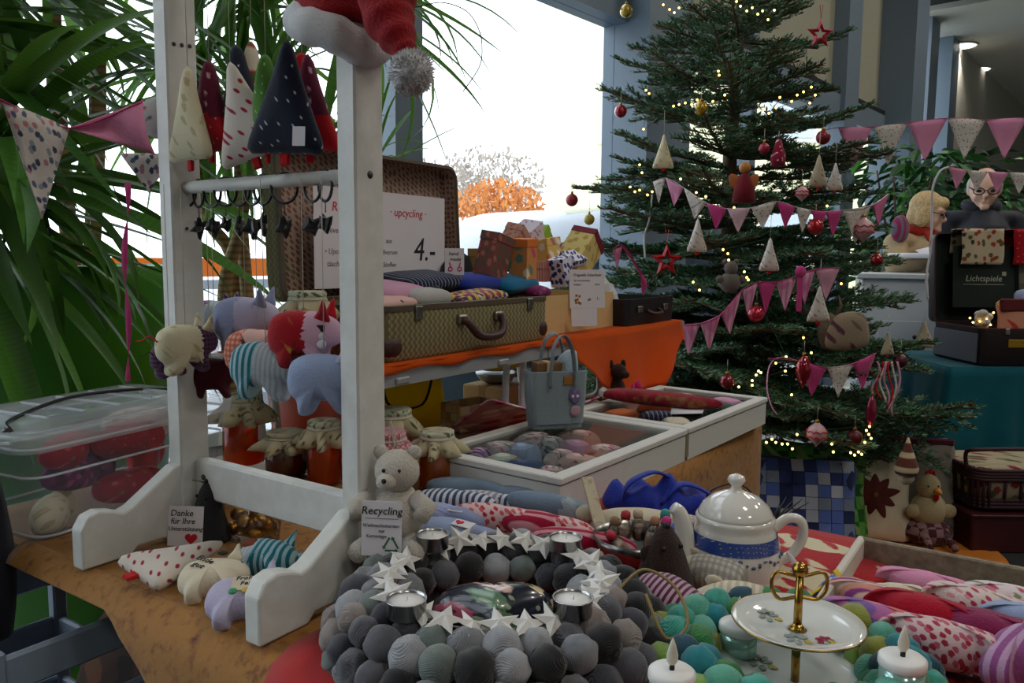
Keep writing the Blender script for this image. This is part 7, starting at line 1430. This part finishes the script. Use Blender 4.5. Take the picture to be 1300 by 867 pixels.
F_camel = fab('camel_wool_coat', 'b09a78'); F_navyj = fab('dark_navy_jacket', '23262f', rough=.6); F_dkt = fab('dark_trousers', '20222a'); F_scar = fab('red_scarf', 'a02a1c')
P = at_y(1164, 300, 5.3)
w_ = person('person in a camel coat and red scarf writing at the white counter', (P.x, P.y, 0), R_(22), 1.45, F_camel, F_dkt, m_hb, 'bob', 28, 14, ((-.25, -.08, 1.04), (-.10, -.34, 1.12), (.6, -.6, -.05)), ((.26, -.10, 1.04), (.14, -.36, 1.13), (-.1, -1, -.05)), scarf=F_scar)
hd_b = B().ball((-.2, -.05, 1.27), (.055, .05, .085), 14, 10).obj('scarf_end', fab('plum_grey_stripe_knit', '6a6470', ('stripes', '8a2a54', .03, .5)), w_)
P = at_y(1243, 290, 6.05)
person('person in a dark navy jacket with glasses looking down at the counter', (P.x, P.y, 0), R_(-12), 1.31, F_navyj, F_dkt, m_hg, 'short', -14, 16, ((-.25, -.02, .84), (-.16, -.24, .80), (.4, -.8, 0)), ((.25, -.02, .84), (.16, -.24, .80), (-.2, -.9, 0)), collar=F_navyj, scale=1.36)
# ================================================================ foliage plants behind the people
m_fol = [mat('ficus_leaf_%d' % i, c, rough=.4, var=.3) for i, c in enumerate(('1f3d22', '2c5a2a', '3f7a34'))]
lf = [B() for _ in m_fol]; 
for k, q in enumerate(lf): q.add([(0, 0, 0), (.06, -.035, .012), (.14, -.03, .005), (.2, 0, -.03), (.14, .03, .005), (.06, .035, .012), (.1, 0, -.008)], [(0, 1, 6), (1, 2, 6), (2, 3, 6), (3, 4, 6), (4, 5, 6), (5, 0, 6)])
lfm = [q.mesh('leaf', m_fol[i], False) for i, q in enumerate(lf)]
def ficus(label, loc, h, r, n, sd):
    t = thing('leafy_plant', label, 'plant', loc); rr = random.Random(sd); B().lathe([(.2, 0), (.24, .4), (.25, .42), (.22, .42), (.21, .38)], 24).obj('pot', mat('dark_grey_pot', '3a3c40', rough=.5), t); B().lathe([(.22, .38), (.001, .39)], 16, cap=False).obj('soil', m_soil, t)
    for s in range(5): a = s*1.25; B().tube(crom([(0, 0, .38), (.1*math.cos(a), .1*math.sin(a), h*.5), (r*.5*math.cos(a), r*.5*math.sin(a), h*.92)], 4, False), [.02-.0016*i for i in range(9)], 6).obj('stem', m_bark, t)
    for i in range(n):
        z_ = rr.uniform(.35, 1)*h; q = r*math.sqrt(rr.random())*(1-.35*abs(z_/h-.65)); a = rr.uniform(0, 6.28); x = link(rr.choice(lfm), 'leaf', t); x.location = (q*math.cos(a), q*math.sin(a), z_); x.rotation_euler = (rr.uniform(-.6, .6), rr.uniform(-.3, .9), a+rr.uniform(-.8, .8)); x.scale = (rr.uniform(.8, 1.5),)*3
P = at_y(1150, 300, 7.2); ficus('tall leafy plant behind the person in the camel coat', (P.x, P.y, 0), 2.15, .55, 290, 1)
P = at_y(1215, 300, 7.6); ficus('tall dark leafy plant behind the person in the navy jacket', (P.x, P.y, 0), 2.2, .6, 290, 2)
P = at_y(1285, 300, 8.2); ficus('leafy plant farthest back beside the grey wall', (P.x, P.y, 0), 1.9, .5, 200, 3)
